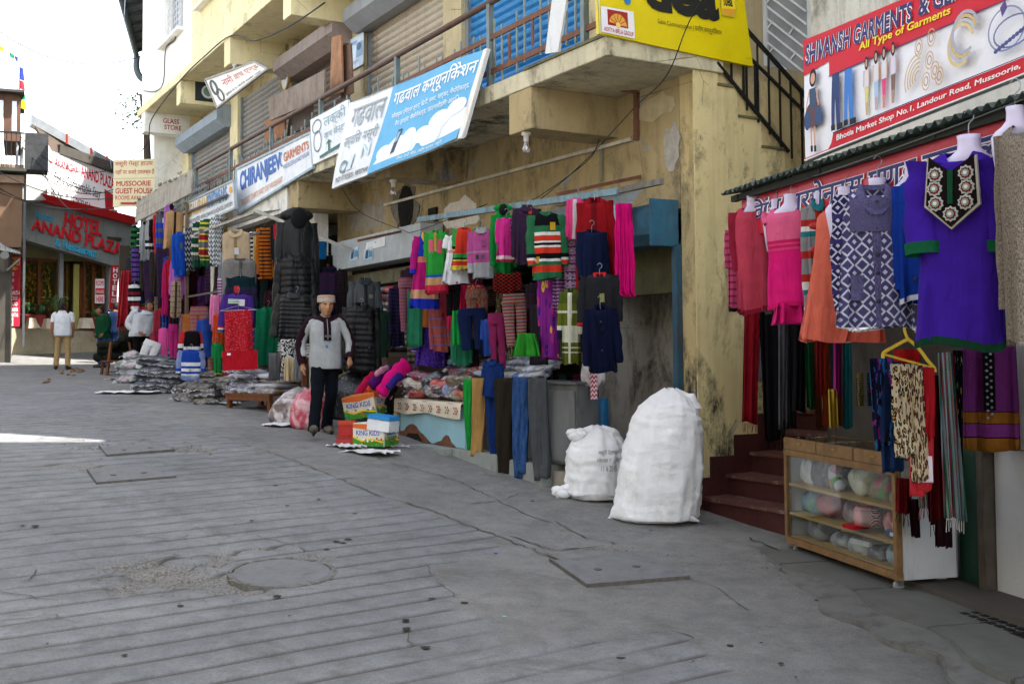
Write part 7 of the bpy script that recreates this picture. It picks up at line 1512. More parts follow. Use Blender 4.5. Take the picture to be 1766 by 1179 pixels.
P = gp(1028,858); sm = [(-.0,.24,0.0),(.0,.29,.06),(.01,.30,.25),(.01,.285,.42),(.02,.24,.55),(.03,.16,.64),(.02,.05,.68)]
o = sack(P,sm,.26,WS,'small_white_sack','round tied white cloth bundle with ink writing next to the tall sack',-math.atan2(P.x,P.y),seed=8,n=72,amp=1.1)
for (x,z,r_) in ((-.2,.60,.06),(-.13,.62,.05),(-.3,.07,.055),(-.36,.06,.05)):
    g_ = MB(); rq = random.Random(int(x*100)); 
    for _ in range(5): g_.ball((x+rq.uniform(-.03,.03),-.12+rq.uniform(-.02,.02),z+rq.uniform(-.03,.03)),r_*rq.uniform(.6,1),8,sc=(1.2,.7,.8))
    g_.build('tied_knot', WS, o, smooth=True)
bd = WrapBoard(o,(.31,.275,.0,.85,.22,.50),WS); bd.text('मसूरी देहरादून',.1,.72,.9,.92,'#5d6268',.0); bd.text('गोरखा मार्केट',.05,.45,.95,.66,'#5d6268',.0); bd.text('11 6 2015',.2,.2,.8,.38,'#5d6268',.0)
P = gp(505,728); sack(P,[(0,.26,0),(0,.32,.08),(.04,.30,.25),(.08,.2,.38),(.1,.06,.46)],.24,plastic_wrap('#6a5a5a','#c9c4c4',1),'clear_sack','grey transparent sack with printed writing beside the bench',FM.phi+1.0,seed=4)
P = gp(536,738); sack(P,[(0,.22,0),(0,.27,.08),(.02,.26,.28),(.03,.2,.42),(.02,.06,.5)],.22,plastic_wrap('#c0405a','#d8a8b0',2),'clear_sack','pink transparent sack just behind the capped man',FM.phi+1.0,seed=5)
P = gp(590,735); P.z -= .02; sack(P+Vector((.1,.9,0)),[(0,.4,0),(0,.48,.1),(.02,.45,.45),(.03,.3,.65),(.02,.06,.75)],.3,plastic_wrap('#0c0d10','#1c1e24',0),'black_sack','big black plastic sack leaning behind the capped man',FM.phi+1.0,seed=6)
# --- glass counter on casters
gc = fthing(FQ,'glass_counter','wooden display counter with glass front on casters by the steps','display case')
Wf = paint('#7d5f3c',.55,.25,9,dirt=.4,dcol='#4f4030'); Wl = paint('#b08a4a',.5,.2,8); CWH = paint('#b9bcbf',.5,.06,3,dirt=.2); xc0, xc1, yd = -1.57, .0, .45; z0_, z1_ = -1.555, -.86
def cb(name, mat, *b, par=gc, bev=.004):
    for q_ in b: o_ = MB().box(*q_).build(name, mat, par, bevel=bev)
    return o_
cb('base', Wf, (xc0,xc1,.0,yd,z0_,z0_+.05)); cb('corner_post', Wf, (xc0,xc0+.045,0,.045,z0_+.05,z1_)); cb('corner_post', Wf, (xc1-.045,xc1,0,.045,z0_+.05,z1_)); cb('top_rail', Wf, (xc0,xc1,-.002,.05,z1_,z1_+.05))
cb('side_panel', CWH, (xc1-.012,xc1+.004,.046,yd,z0_+.0,z1_+.05)); cb('side_panel', CWH, (xc0-.004,xc0+.012,.046,yd,z0_,z1_+.05)); cb('back_panel', paint('#8d9093',.6), (xc0,xc1,yd,yd+.015,z0_,z1_+.05))
cb('shelf', Wl, (xc0+.02,xc1-.015,.02,yd-.02,-1.33,-1.308)); cb('shelf', Wl, (xc0+.02,xc1-.015,.02,yd-.02,-1.10,-1.078)); cb('inner_base', Wl, (xc0+.02,xc1-.015,.03,yd-.02,z0_+.0505,z0_+.058))
for i in range(3): L_ = (xc1-xc0)/3; x_ = xc0+i*L_; cb('lid_box', Wf, (x_+.004,x_+L_-.004,.0,.03,z1_+.052,z1_+.145)); cb('lid_box', Wf, (x_+.004,x_+L_-.004,yd-.03,yd,z1_+.052,z1_+.145)); cb('lid_glass', glass(), (x_+.01,x_+L_-.01,.03,yd-.03,z1_+.135,z1_+.14)); cb('clasp', paint('#b08a3a',.35,metal=.6), (x_+L_*.5-.03,x_+L_*.5+.03,-.006,.0,z1_+.10,z1_+.115))
cb('glass_front', glass((.93,.96,.96),.02,.25), (xc0+.045,xc1-.045,.012,.016,z0_+.055,z1_))
for x_, y_ in ((xc0+.1,.06),(xc1-.07,.05),(xc1-.07,yd-.07)):
    w__ = thing('caster'); w__.parent = gc; w__.location = (x_,y_,z0_-.045); o = MB().lathe([(.0,-.012),(.036,-.012),(.04,0),(.036,.012),(0,.012)],n=14).build('wheel', paint('#8d8a84',.5), w__); o.rotation_euler = (0,R(90),0); MB().box(-.02,.02,-.015,.03,.0,.046).build('fork', STEEL, w__)
# goods behind the glass
GPC = 'soft goods in film bags inside the glass counter'
goods = [(-1.42,-1.0,.16,.2,'#b8bcc0','#e0e0e4'),(-1.22,-.99,.2,.22,'#1a1a1e','#4a4a50'),(-1.0,-.98,.16,.22,'#2a2a2e','#d0d0d4'),(-.68,-.98,.2,.2,'#b8b49a','#e0ddd0'),(-.4,-1.0,.17,.16,'#c04a6a','#6a9a5a'),
 (-1.4,-1.22,.18,.18,'#4a7aa8','#6aa88a'),(-1.15,-1.2,.24,.18,'#8a1f2c','#b85a5a'),(-.78,-1.22,.15,.15,'#6a3a40','#b0a0a0'),(-.22,-1.22,.22,.15,'#b03038','#d8a8a8'),(-1.3,-1.42,.2,.16,'#4a4a4e','#9a9a9e'),(-.95,-1.45,.2,.1,'#7a7a80','#c0c0c4'),(-.7,-1.45,.2,.12,'#9aa0a8','#d0d4d8'),(-.45,-1.46,.2,.1,'#3a3a40','#8a8a90'),(-.2,-1.45,.22,.13,'#5a7a8a','#b8c8d0')]
for i, (x_,z_,w__,h__,a_,b_) in enumerate(goods):
    o = thing('film_bag',['pale','black','dark','cream','pink','blue and green','dark red','brown','red','grey','silver','light grey','charcoal','steel blue'][i]+' soft goods bagged in film behind the counter glass','bag',FQ.w(x_,.2,z_),FQ.phi,GPC); packet((0,0,0),w__*1.25,.2,h__*1.05,0,plastic_wrap(a_,b_,i%3),par=o,seed=40+i)
tp = thing('soft_toy','soft toy caterpillar of white, pink, green and orange balls behind the glass','toy',FQ.w(-.93,.1,-1.06),FQ.phi)
for i, (x_,z_,r_,cl_) in enumerate(((0,.15,.045,'#d8a8b8'),(-.02,.1,.05,'#e0e0ea'),(.01,.05,.05,'#6aa03a'),(-.03,.03,.04,'#e0803a'),(.05,.03,.045,'#dfe0ea'))): MB().ball((x_,0,z_),r_,12).build('ball', cloth(cl_), tp, smooth=True, uv=(.1,.1))
bc = thing('knitted_cap','red cap with black stripes and a white checked band behind the glass','cap',FQ.w(-.50,.10,-1.305),FQ.phi); MB().lathe([(.10,.04),(.105,.1),(.095,.16),(.06,.19),(.0,.2)],n=20).build('crown', cloth('#b8202a','squares','#e6e2e2',n=18,m=9), bc, smooth=True, uv=(.2,.2)); MB().lathe([(.098,.15),(.07,.187),(.0,.203)],n=20).build('top_stripe', cloth('#b8202a','stripes','#141416',n=30), bc, smooth=True, uv=(.2,.2)); MB().box(-.09,.06,-.17,-.02,.02,.045).build('peak', cloth('#b8202a'), bc, uv=(.2,.2), bevel=.01)
for i, (x_,z_,sx_,sz_,cl_,lb_) in enumerate(((-.14,-1.06,.16,.07,'#8a7a60','brown cardboard box on the top shelf of the counter'),(-.12,-1.135+.002,.14,.0,'#8a7a60',''),(-.18,-1.305,.2,.05,'#2a4a7a','flat blue toy box on the middle shelf of the counter'),(-.75,-1.36,.3,.06,'#b58a2a','rolled yellow cloth on the bottom shelf of the counter'),(-.62,-1.43,.22,.04,'#d9dbe0','long white carton on the bottom shelf of the counter'))):
    if lb_: o = thing('small_box',lb_,'box',FQ.w(x_,.16,z_),FQ.phi+.15); MB().box(-sx_/2,sx_/2,-.07,.07,0,sz_).build('box_body', paint(cl_,.6,.1,6), o, bevel=.01 if i != 3 else .025); MB().box(-sx_*.2,sx_*.15,-.073,-.07,sz_*.25,sz_*.75).build('paper_label', paint('#d8d8dc',.5), o)
# --- cabinet and shelf of packets inside the middle shop
xk, zk = FM.at(700,640,-.2).x, FM.at(700,607,-.2).z; cbn = fthing(FM,'wooden_cabinet','brown wooden cabinet with a brass lock behind the purple dress','cabinet'); MB().box(xk-1.2,xk+.5,-.25,.5,-1.0,zk).build('carcass', paint('#6d5f52',.7,.15,4,dirt=.2), cbn, bevel=.01); MB().box(xk-.5,xk+.45,-.27,-.25,-.95,zk-.06).build('door', paint('#5a4534',.6,.15,5), cbn, bevel=.006); MB().ball((xk+.05,-.29,zk-.16),.035,10).build('lock', paint('#b08a3a',.3,metal=.7), cbn)
for lay in range(9):
    for i in range(4):
        k += 1; packet(FM.w(xk-.95+i*.42,-.05,zk+.06+lay*.105),.4,.4,.115,FM.phi+rr.uniform(-.2,.2),pmat(k if lay > 3 else k+4),'packet of folded '+PN[(k if lay > 3 else k+4)%10]+' knitwear in the tall stack on the wooden cabinet','packets stacked on the cabinet',seed=k,edge=False,ty=rr.uniform(-.08,.08))
shp = fthing(FM,'stock_shelves','dark wooden shelves packed with cloth at the back of the stalls','shelves')
for x0s, x1s in ((-8.3,-5.5),(-5.3,-1.9),(-12.9,-9.3),(-18.7,-13.6)):
    yb_ = 1.4 if x0s > -9 else 1.0
    for z_ in np.arange(-.6,2.2,.42): MB().box(x0s,x1s,yb_,yb_+.4,z_,z_+.03).build('shelf_board', paint('#4a3a2c',.8,.2,4), shp)
    g_ = MB(); rq = random.Random(int(x0s*10))
stk = 0
for x0s, x1s, yb_ in ((-8.2,-5.6,1.42),(-5.2,-2.0,1.42),(-12.8,-9.4,1.02),(-18.6,-13.7,1.02)):
    for z_ in np.arange(-.57,2.0,.42):
        x_ = x0s+.2
        while x_ < x1s:
            h_ = rr.uniform(.2,.34); wq = rr.uniform(.28,.4); stk += 1
            g_ = MB()
            for j in range(int(h_/.05)): g_.box(x_-wq/2+rr.uniform(-.01,.01),x_+wq/2+rr.uniform(-.01,.01),yb_-.02+rr.uniform(-.02,.02),yb_+.36,z_+j*.05,z_+j*.05+.045)
            g_.build('folded_stack', cloth(rr.choice(['#5a2030','#2a3a5a','#6a5a4a','#3a3a3e','#7a2a4a','#2a4a3a','#8a7a6a','#4a2a5a']),'stripes',rr.choice(['#8a8a8a','#2a2a2e','#b0a090']),n=12), shp, uv=(.4,.4), bevel=.012); x_ += wq+rr.uniform(.02,.12)
# ================================================================ PEOPLE (local: facing -Y, feet at z = 0)
SKIN = paint('#a87a5c',.55,.08,12,bump=.1,spec=.35); SKIN2 = paint('#8a5c42',.55,.08,12,bump=.1,spec=.35)
_rem = []
def head_rings(C, yaw, s=1.0):
    rs = []; n, m = 36, 26
    for j in range(m+1):
        b = math.pi*j/m; r = []
        for i in range(n):
            a = 2*math.pi*i/n; x = .077*math.sin(b)*math.cos(a); y = .097*math.sin(b)*math.sin(a); z = .122*math.cos(b)
            if z < 0: x *= 1-.30*(-z/.122)**1.6; y *= 1-.12*(-z/.122)**2
            if y < 0:
                gs = lambda cx, cz, sx, sz: math.exp(-((x-cx)/sx)**2-((z-cz)/sz)**2)
                y -= .022*gs(0,-.022,.013,.022)+.010*gs(0,.0,.010,.03)+.006*gs(0,.028,.05,.010)+.006*gs(0,-.062,.024,.010)+.010*gs(0,-.098,.03,.018)
                y += .011*gs(.031,.010,.016,.011)+.011*gs(-.031,.010,.016,.011)+.004*gs(.05,-.05,.02,.03)+.004*gs(-.05,-.05,.02,.03)
            r.append((x*s,y*s,z*s))
        rs.append(r)
    M_ = Matrix.Rotation(yaw,3,'Z'); return [[C+M_@Vector(p) for p in r] for r in rs]
def hand(g, W_, E_, side, curl=.5, s=1.0):
    """palm, four unequal bent fingers and a thumb leaving the side of the palm"""
    d = (W_-E_).normalized(); f = Vector((0,-1,0)); sd = d.cross(f).normalized()*(-1); nrm = sd.cross(d).normalized()
    palm = W_+d*.085*s
    inw = Vector((-side,0,0))
    nrm = (inw-d*inw.dot(d)).normalized(); sd = d.cross(nrm).normalized()             # nrm: palm side, sd: across the knuckles
    if sd.y > 0: sd = -sd                                                             # sd points forward (thumb side)
    g.tube([W_-d*.02,W_+d*.02,palm-d*.02,palm],[.024*s,.03*s,.036*s,.030*s],10,True,flatten=.9)
    for k, L in enumerate((.070,.080,.076,.060)):
        b = palm-d*.01+sd*(.027-.018*k)*s; p1 = b+(d*.9+nrm*.15*curl*2)*L*.5*s; p2 = p1+(d*.7+nrm*curl)*L*.35*s; p3 = p2+(d*.35+nrm*curl*1.3)*L*.25*s
        g.tube([b,p1,p2,p3],[.0095*s,.009*s,.0085*s,.007*s],7)
    b = W_+d*.035*s+sd*.024*s; p1 = b+(d*.55+sd*.75+nrm*.25)*.035*s; p2 = p1+(d*.85+sd*.2+nrm*.3)*.03*s; g.tube([b-sd*.012*s,b,p1,p2],[.012*s,.012*s,.0105*s,.008*s],7)
def foot(g, A, toe, up=0, s=1.0, r=1.0):
    T = Vector(toe).normalized(); H = A-T*.07*s; g.tube([H+Vector((0,0,-.03)),A+Vector((0,0,-.035+up*.2)),A+T*.10*s+Vector((0,0,-.05+up*.6)),A+T*.17*s+Vector((0,0,-.058+up))],[.036*r*s,.046*r*s,.040*r*s,.028*r*s],12,True)
def person(label, P, rz, J, hy=0, sc=1.0, skin=SKIN, hair='#17120f', top=None, trousers=None, shoe='#5a5248', bulk=1.0, sleeve_m=None, curl=.5, long_sleeve=True, hem=.80, collar=None, hat=None, bald=False, stub=True, tw=.0, legw=1.0, extra=None, shoeup=(0,0)):
    o = thing('person', label, 'person', P, rz); o.scale = (sc,sc,sc); V = {k_: Vector(v_) for k_, v_ in J.items()}
    g = MB(); Hd = V['head']
    g.rings(head_rings(Hd,hy,1.05),True,(True,True)); g.tube([V['neck']+Vector((0,.012,-.09)),V['neck']+Vector((0,.012,0)),Hd+Vector((0,.02,-.07))],[.062,.056,.055],14)
    ey = Matrix.Rotation(hy,3,'Z')
    for s_ in (-1,1): g.ball(Hd+ey@Vector((s_*.078,.012,-.008)),.028,8,sc=(.35,.7,1.1))
    g.tube([V['pel'],V['waist'],V['chest'],V['neck']-Vector((0,0,.06))],[.105,.10,.11,.06],16,True,flatten=.72)
    for s_, q_ in (('R',-1),('L',1)):
        g.tube(smooth_path([V['chest']+Vector((q_*.08,0,.1)),V['sh'+s_],V['el'+s_],V['wr'+s_]],4),[.035,.038,.04,.042,.044,.044,.042,.043,.042,.04,.036,.032,.027],12)
        hand(g,V['wr'+s_],V['el'+s_],q_,curl); g.tube(smooth_path([V['pel']+Vector((q_*.07,0,.02)),V['hip'+s_],V['kn'+s_],V['an'+s_]],4),[.07,.072,.07,.066,.06,.056,.05,.045,.043,.043,.04,.035,.032],12)
        foot(g,V['an'+s_]+Vector((0,0,.02)),V['toe'+s_],0,.6,.6)
    b = g.build('body', skin, o, smooth=True); _rem.append(b)
    # face details
    def fp(x,y,z): return Hd+ey@Vector((x,y,z))
    if V['toeR'].y < .5:
        for s_ in (-1,1):
            MB().ball(fp(s_*.032,-.080,.010),.0105,10,sc=(1.25,.6,.7)).build('eye', paint('#8a8078',.4), o, smooth=True); MB().ball(fp(s_*.032,-.0855,.010),.0062,8,sc=(1,.6,1)).build('iris', paint('#140d0a',.2), o, smooth=True)
            MB().tube([fp(s_*.014,-.098,.028),fp(s_*.031,-.097,.035),fp(s_*.052,-.082,.029)],[.004,.005,.003],6).build('eyebrow', paint('#1a1411',.8), o)
        MB().tube([fp(-.025,-.091,-.063),fp(-.008,-.1015,-.0615),fp(.008,-.1015,-.0615),fp(.025,-.091,-.063)],[.003,.005,.005,.003],7).build('lips', paint('#7a3f36',.5), o)
    if stub: MB().tube([fp(-.03,-.085,-.046),fp(0,-.1,-.042),fp(.03,-.085,-.046)],[.004,.006,.004],6).build('moustache', paint(hair,.8), o)
    # hair cap
    rs = head_rings(Vector((0,0,0)),0,1.10); hg = MB(); hm = Matrix.Rotation(hy,3,'Z'); rq = random.Random(3); cut = []
    lim = .045 if bald else .035
    cut = [[Hd+hm@Vector((x,y+.004,z+.004)) for x,y,z in r] for r in rs[:15]]
    hv = []
    for r in rs[:18]:
        row = []
        for x,y,z in r:
            if y < -.03 and z < lim+.02: y2 = -.03+ (y+.03)*.2; row.append(Hd+hm@Vector((x*.92,y2,z)))
            else: row.append(Hd+hm@Vector((x*(1+rq.uniform(-.02,.02)),y*(1+rq.uniform(-.02,.02))+.004,z*(1+rq.uniform(0,.03))+.003)))
        hv.append(row)
    hg.rings(hv,True,(False,False)); hg.build('hair', paint(hair,.6,.3,60,bump=.8,bs=160), o, smooth=True)
    # trousers
    if trousers:
        t_ = MB(); t_.rings([[(V['pel'].x+.155*legw*math.cos(a)*k_,V['pel'].y+.098*legw*math.sin(a)*k_,V['pel'].z+z_) for a in np.linspace(0,2*math.pi,25)[:-1]] for k_, z_ in ((.93,.12),(1.0,.06),(1.06,-.02),(1.0,-.08),(.8,-.13))],True,(False,True))
        for s_, q_ in (('R',-1),('L',1)):
            pts = smooth_path([V['hip'+s_]+Vector((q_*-.005,0,.03)),V['hip'+s_].lerp(V['kn'+s_],.5),V['kn'+s_],V['kn'+s_].lerp(V['an'+s_],.55)+Vector((0,.012,0)),V['an'+s_]+Vector((0,.005,-.03))],5); n_ = len(pts)
            t_.tube(pts,[legw*(.094-.024*min(1,i/(n_*.55))-.004*(i/n_))*(1+.045*math.sin(i*1.7+q_)+(.05*math.sin(i*2.9) if i > n_*.7 else 0)) for i in range(n_)],16,False)
        t_.build('trousers', trousers, o, smooth=True, uv=(1,1), fix=False)
    # top: trunk, sleeves
    if top:
        B_ = bulk; rs = []; zt_, zb_ = V['neck'].z-.005, hem; fo = folds(7,.016,(4,7,9))
        prof = [(.36,.40,0),(.62,.55,.035),(.93,.72,.075),(1.0,.9,.13),(1.0,1.0,.22),(.97,1.04,.34),(.96,1.06,.5),(.98,1.08,.66),(1.01,1.2,.82),(1.0,1.27,.95),(.96,1.2,1.0)]
        for kx_, ky_, t2 in prof:
            z_ = zt_+(zb_-zt_)*t2; c_ = V['neck'].lerp(V['pel'],min(1,t2)); shx = (abs(V['shL'].x-V['shR'].x)/2+.035)
            rs.append(ring_pts(c_.x,c_.y+.005,z_,shx*kx_*(B_ if t2 > .1 else 1)*.93,.125*ky_*B_,32,fo(min(1,t2*1.1)),(lambda a, tt=t2: (-.03*max(0,-math.sin(a)) if tt == 0 else 0))))
        MB().rings(rs).build('top', top, o, smooth=True, uv=(.6,.7), fix=False)
        for s_, q_ in (('R',-1),('L',1)):
            end = V['wr'+s_] if long_sleeve else V['sh'+s_].lerp(V['el'+s_],.72); pts = smooth_path([V['sh'+s_]+Vector((q_*-.05,0,.012)),V['sh'+s_]+Vector((q_*.02,0,-.03)),V['el'+s_],end] if long_sleeve else [V['sh'+s_]+Vector((q_*-.05,0,.012)),V['sh'+s_]+Vector((q_*.015,0,-.03)),end],5); n_ = len(pts)
            MB().tube(pts,[B_*(.078-.026*i/n_)*(1+.06*math.sin(i*2.1+q_)) for i in range(n_)],14,False).build('sleeve', sleeve_m or top, o, smooth=True, uv=(.6,.7), fix=False)
        if collar: 
            a_ = [Vector(p) for p in rs[0]]; MB().rings([[p for p in a_],[p*1.0+Vector((0,0,.045)) for p in a_],[Vector((V['neck'].x+(p.x-V['neck'].x)*1.3,p.y*1.25-.004,p.z+.03)) for p in a_],[Vector((V['neck'].x+(p.x-V['neck'].x)*1.7,p.y*1.6-.01,p.z-.035)) for p in a_]]).build('collar', collar, o, smooth=True, uv=(.3,.3), fix=False)
    for s_, u_ in (('R',shoeup[0]),('L',shoeup[1])):
        t_ = MB(); foot(t_,V['an'+s_],V['toe'+s_],u_,1.08,1.12); t_.build('shoe', paint(shoe,.75,.15,10,dirt=.2), o, smooth=True)
        A_ = V['an'+s_]; T_ = V['toe'+s_].normalized(); MB().tube([A_-T_*.09+Vector((0,0,-.075)),A_+T_*.08+Vector((0,0,-.082+u_*.55)),A_+T_*.19+Vector((0,0,-.082+u_))],[.04,.043,.03],10,True,flatten=.45).build('sole', paint('#1f1c1a',.8), o)
    return o, V
def gpf(px, py): return gp(px,py)
# capped man walking down the street
P = gp(561,752); J = dict(pel=(0,0,.90),waist=(0,0,1.06),chest=(0,-.01,1.24),neck=(0,-.02,1.44),head=(.005,-.05,1.572),shR=(-.183,.03,1.375),elR=(-.285,.13,1.12),wrR=(-.265,.07,.87),shL=(.183,-.03,1.385),elL=(.295,-.06,1.13),wrL=(.255,-.24,.93),hipR=(-.085,.0,.88),knR=(-.135,-.20,.49),anR=(-.20,-.36,.13),hipL=(.082,.02,.88),knL=(.075,.03,.48),anL=(.07,.30,.12),toeR=(-.12,-1,0),toeL=(.15,-1,-.1))
MARO = cloth('#2a1620'); GSW = cloth('#aeb2b3',knit=.8)
o, V = person('man in round patterned cap and grey pullover walking down the road',P,-math.atan2(P.x,P.y)+R(10),J,hy=R(4),hair='#4a4440',top=GSW,sleeve_m=MARO,trousers=cloth('#10151c',knit=.5),collar=MARO,hem=.82,bulk=.98,shoe='#5c584c',shoeup=(.07,0),stub=False,legw=1.04,curl=.35)
Hd = V['head']; cp = [(.104,.045),(.108,.075),(.108,.118),(.102,.132),(.07,.138),(0,.14)]
MB().lathe([(r_,z_) for r_,z_ in cp],n=28,cap=(False,False)).build('cap', cloth('#c9a58c','zigzag','#8a7a70',n=12,m=6,th=.3), o, smooth=True, uv=(.2,.13)).location = Hd+Vector((0,.01,.005))
MB().lathe([(.1095,.05),(.1105,.075),(.109,.098)],n=28,cap=(False,False)).build('cap_band', cloth('#d8d2c8','diamond','#8a6a5a',n=7,m=4,th=.4), o, smooth=True, uv=(.1,.1)).location = Hd+Vector((0,.01,.005))
g_ = MB(); L = []
for i in range(9):
    f = i/8; z_ = 1.43-.27*f; y_ = -.105-.062*min(1,f*2.2); L.append([(-.045,y_+.006,z_),(0,y_-.010,z_),(.045,y_+.006,z_)])
g_.rings(L, closed=False).build('zip_panel', MARO, o, uv=(.1,.3)); MB().tube([(0,-.125,1.42),(0,-.183,1.29),(0,-.186,1.17)],.0045,6).build('zip', STEEL, o); MB().box(-.04,.04,-.19,-.185,1.20,1.225).build('chest_band', cloth('#6a6468'), o, uv=(.1,.1)); MB().ball((-.01,-.168,1.09),.017,10,sc=(1,.3,1.2)).build('crest', cloth('#5a86c8'), o, uv=(.1,.1))
for q_ in (-1,1):                                            # grey fronts of the two-tone sleeves
    s_ = 'L' if q_ > 0 else 'R'; pts = smooth_path([V['sh'+s_]+Vector((q_*-.05,-.028,.012)),V['sh'+s_]+Vector((q_*.01,-.03,-.03)),V['el'+s_]+Vector((-q_*.022,-.022,.02)),V['el'+s_].lerp(V['wr'+s_],.62)+Vector((-q_*.02,-.02,0))],5); MB().tube(pts,[.056-.018*i/len(pts) for i in range(len(pts))],12,True).build('sleeve_front', GSW, o, smooth=True, uv=(.6,.7), fix=False)
MB().lathe([(.06,0),(.062,.03),(.07,.05)],n=18,cap=(False,False)).build('shirt_collar', cloth('#a89a84','check','#6a6050','#c9bda8',n=8,th=.3), o, smooth=True, uv=(.1,.1)).location = V['neck']+Vector((0,.0,-.0))
# man in white shirt, seen from behind
P = gp(108,637); J = dict(pel=(0,0,.93),waist=(0,0,1.08),chest=(.01,0,1.26),neck=(.02,0,1.46),head=(.03,-.02,1.59),shR=(-.19,0,1.40),elR=(-.25,.02,1.13),wrR=(-.22,-.08,.90),shL=(.2,0,1.40),elL=(.26,.03,1.13),wrL=(.25,-.05,.88),hipR=(-.095,0,.9),knR=(-.12,.0,.50),anR=(-.13,.05,.1),hipL=(.095,0,.9),knL=(.13,-.02,.5),anL=(.16,.02,.1),toeR=(-.2,-1,0),toeL=(.2,-1,0))
person('man in white short sleeved shirt and tan trousers seen from behind',P,-math.atan2(P.x,P.y)+R(172),J,hy=R(-25),bald=True,top=cloth('#dfe2e8','check','#cdd2da','#d8dce2',n=10,th=.1),trousers=cloth('#b09468'),long_sleeve=False,hem=.86,shoe='#2a2420',skin=SKIN2,stub=False,collar=cloth('#dfe2e8'),bulk=1.02)
# boy in green
P = gp(177,634); J = dict(pel=(0,0,.90),waist=(0,0,1.05),chest=(0,-.01,1.22),neck=(-.02,-.02,1.41),head=(-.04,-.06,1.535),shR=(-.175,0,1.355),elR=(-.20,.02,1.10),wrR=(-.15,-.12,.93),shL=(.175,0,1.355),elL=(.2,.03,1.10),wrL=(.15,-.1,.92),hipR=(-.09,0,.88),knR=(-.1,-.02,.48),anR=(-.11,.0,.1),hipL=(.09,0,.88),knL=(.09,.02,.48),anL=(.1,.05,.1),toeR=(-.3,-1,0),toeL=(-.1,-1,0))
person('boy in green hooded sweatshirt and blue jeans standing by the far stall',P,-math.atan2(P.x,P.y)+R(-55),J,hy=R(-10),sc=.98,top=cloth('#14452c'),trousers=cloth('#2f4f80'),hem=.80,skin=SKIN2,stub=False,bulk=1.12,shoe='#4a3f36',collar=cloth('#14452c'))
# person in blue behind him
P = gp(196,626); person('person in dark blue jacket and jeans behind the boy in green',P,-math.atan2(P.x,P.y)+R(160),J,hy=R(10),sc=1.04,top=cloth('#1a2c4e'),trousers=cloth('#2a4a86'),hem=.82,skin=SKIN2,stub=False,bulk=1.12,shoe='#2a2623')
# stallholder in pale jacket
P = gp(243,652); J = dict(pel=(0,0,.92),waist=(.02,-.01,1.07),chest=(.04,-.04,1.25),neck=(.09,-.09,1.44),head=(.13,-.14,1.555),shR=(-.15,-.02,1.40),elR=(-.26,.04,1.15),wrR=(-.08,-.15,.98),shL=(.25,-.04,1.38),elL=(.29,-.0,1.12),wrL=(.2,-.14,.96),hipR=(-.09,0,.9),knR=(-.09,-.02,.5),anR=(-.11,.02,.1),hipL=(.09,0,.9),knL=(.14,-.04,.5),anL=(.16,-.05,.1),toeR=(.2,-1,0),toeL=(.3,-1,0))
o, V = person('stallholder in pale grey jacket and black trousers leaning in the far stall',P,-math.atan2(P.x,P.y)+R(15),J,hy=R(20),sc=1.0,top=cloth('#c8ccd2',knit=.6),trousers=cloth('#0f1013'),hem=.90,skin=SKIN2,bulk=1.22,collar=cloth('#c8ccd2'),shoe='#1c1a18',curl=.8)
MB().tube([(.07,-.20,1.40),(.05,-.19,1.2),(.03,-.175,.93)],.006,6).build('zip', paint('#6a6e76',.4), o)
# ================================================================ SMALL THINGS
def wire(label, pts, r=.011, name='cable', col='#1b1b1d'): return tag(MB().tube(pts,r,6).build(name, paint(col,.6), smooth=True), label, 'cable')
Fp = lambda px,py,y: FM.w(FM.at(px,py,y))
wire('thick black cable sweeping from the yellow sign down to the clothes rail', smooth_path([Fp(1240,-40,-1.5),Fp(1190,35,-1.45),Fp(1150,130,-1.3),Fp(1095,185,-1.1),Fp(1040,245,-1.0),Fp(985,300,-1.0),Fp(930,345,-1.0)],6),.0045)
wire('pair of thin twisted wires below the beam end', smooth_path([Fp(1034,240,-.1),Fp(1020,270,-.3),Fp(985,300,-.7),Fp(935,335,-1.0),Fp(905,352,-1.0)],6),.005)
wire('slack wire looping across the wall above the grey shutter box', smooth_path([Fp(590,325,-.6),Fp(620,365,-.5),Fp(690,395,-.45),Fp(720,398,-.45),Fp(840,352,-1.0)],6),.005)
wire('black wire drooping along the upper slab edge', smooth_path([Fp(560,5,-1.12),Fp(500,45,-1.12),Fp(440,70,-1.12),Fp(398,62,-1.12),Fp(350,100,-1.12),Fp(310,140,-1.12),Fp(262,205,-1.12),Fp(255,245,-1.2),Fp(230,275,-1.5)],6),.012)
wire('thin wire hanging down the white bay from the grilled window', smooth_path([Fp(302,48,-.98),Fp(302,68,-.98),Fp(286,85,-.98),Fp(282,140,-.98),Fp(270,157,-.98),Fp(248,157,-.98)],6),.012)
for i, (a_, b_, d_) in enumerate([((-20,40),(250,95),.6),((-20,285),(260,330),.5),((0,332),(240,350),.3),((0,325),(150,360),.2),((40,255),(240,320),.6),((60,260),(140,370),.4),((30,230),(200,290),.5),((45,275),(235,305),.7)]): wire('overhead cable %s the hotel front' % ['high above','crossing before','low across','slanting across','sagging over','dropping over','steep over','looping over'][i], sag(dw(*a_,29.5+i*.25),dw(*b_,27.5+i*.2),d_),.012)
for i, x in enumerate((190,213)): wire(('pale','second pale')[i]+' hanging wire against the sky beside the white bay', smooth_path([dw(x+4,-20,26),dw(x,60,26),dw(x+3,150,26),dw(x-3,220,26),dw(x+2,290,26)],5),.006,col='#9fa4b8')
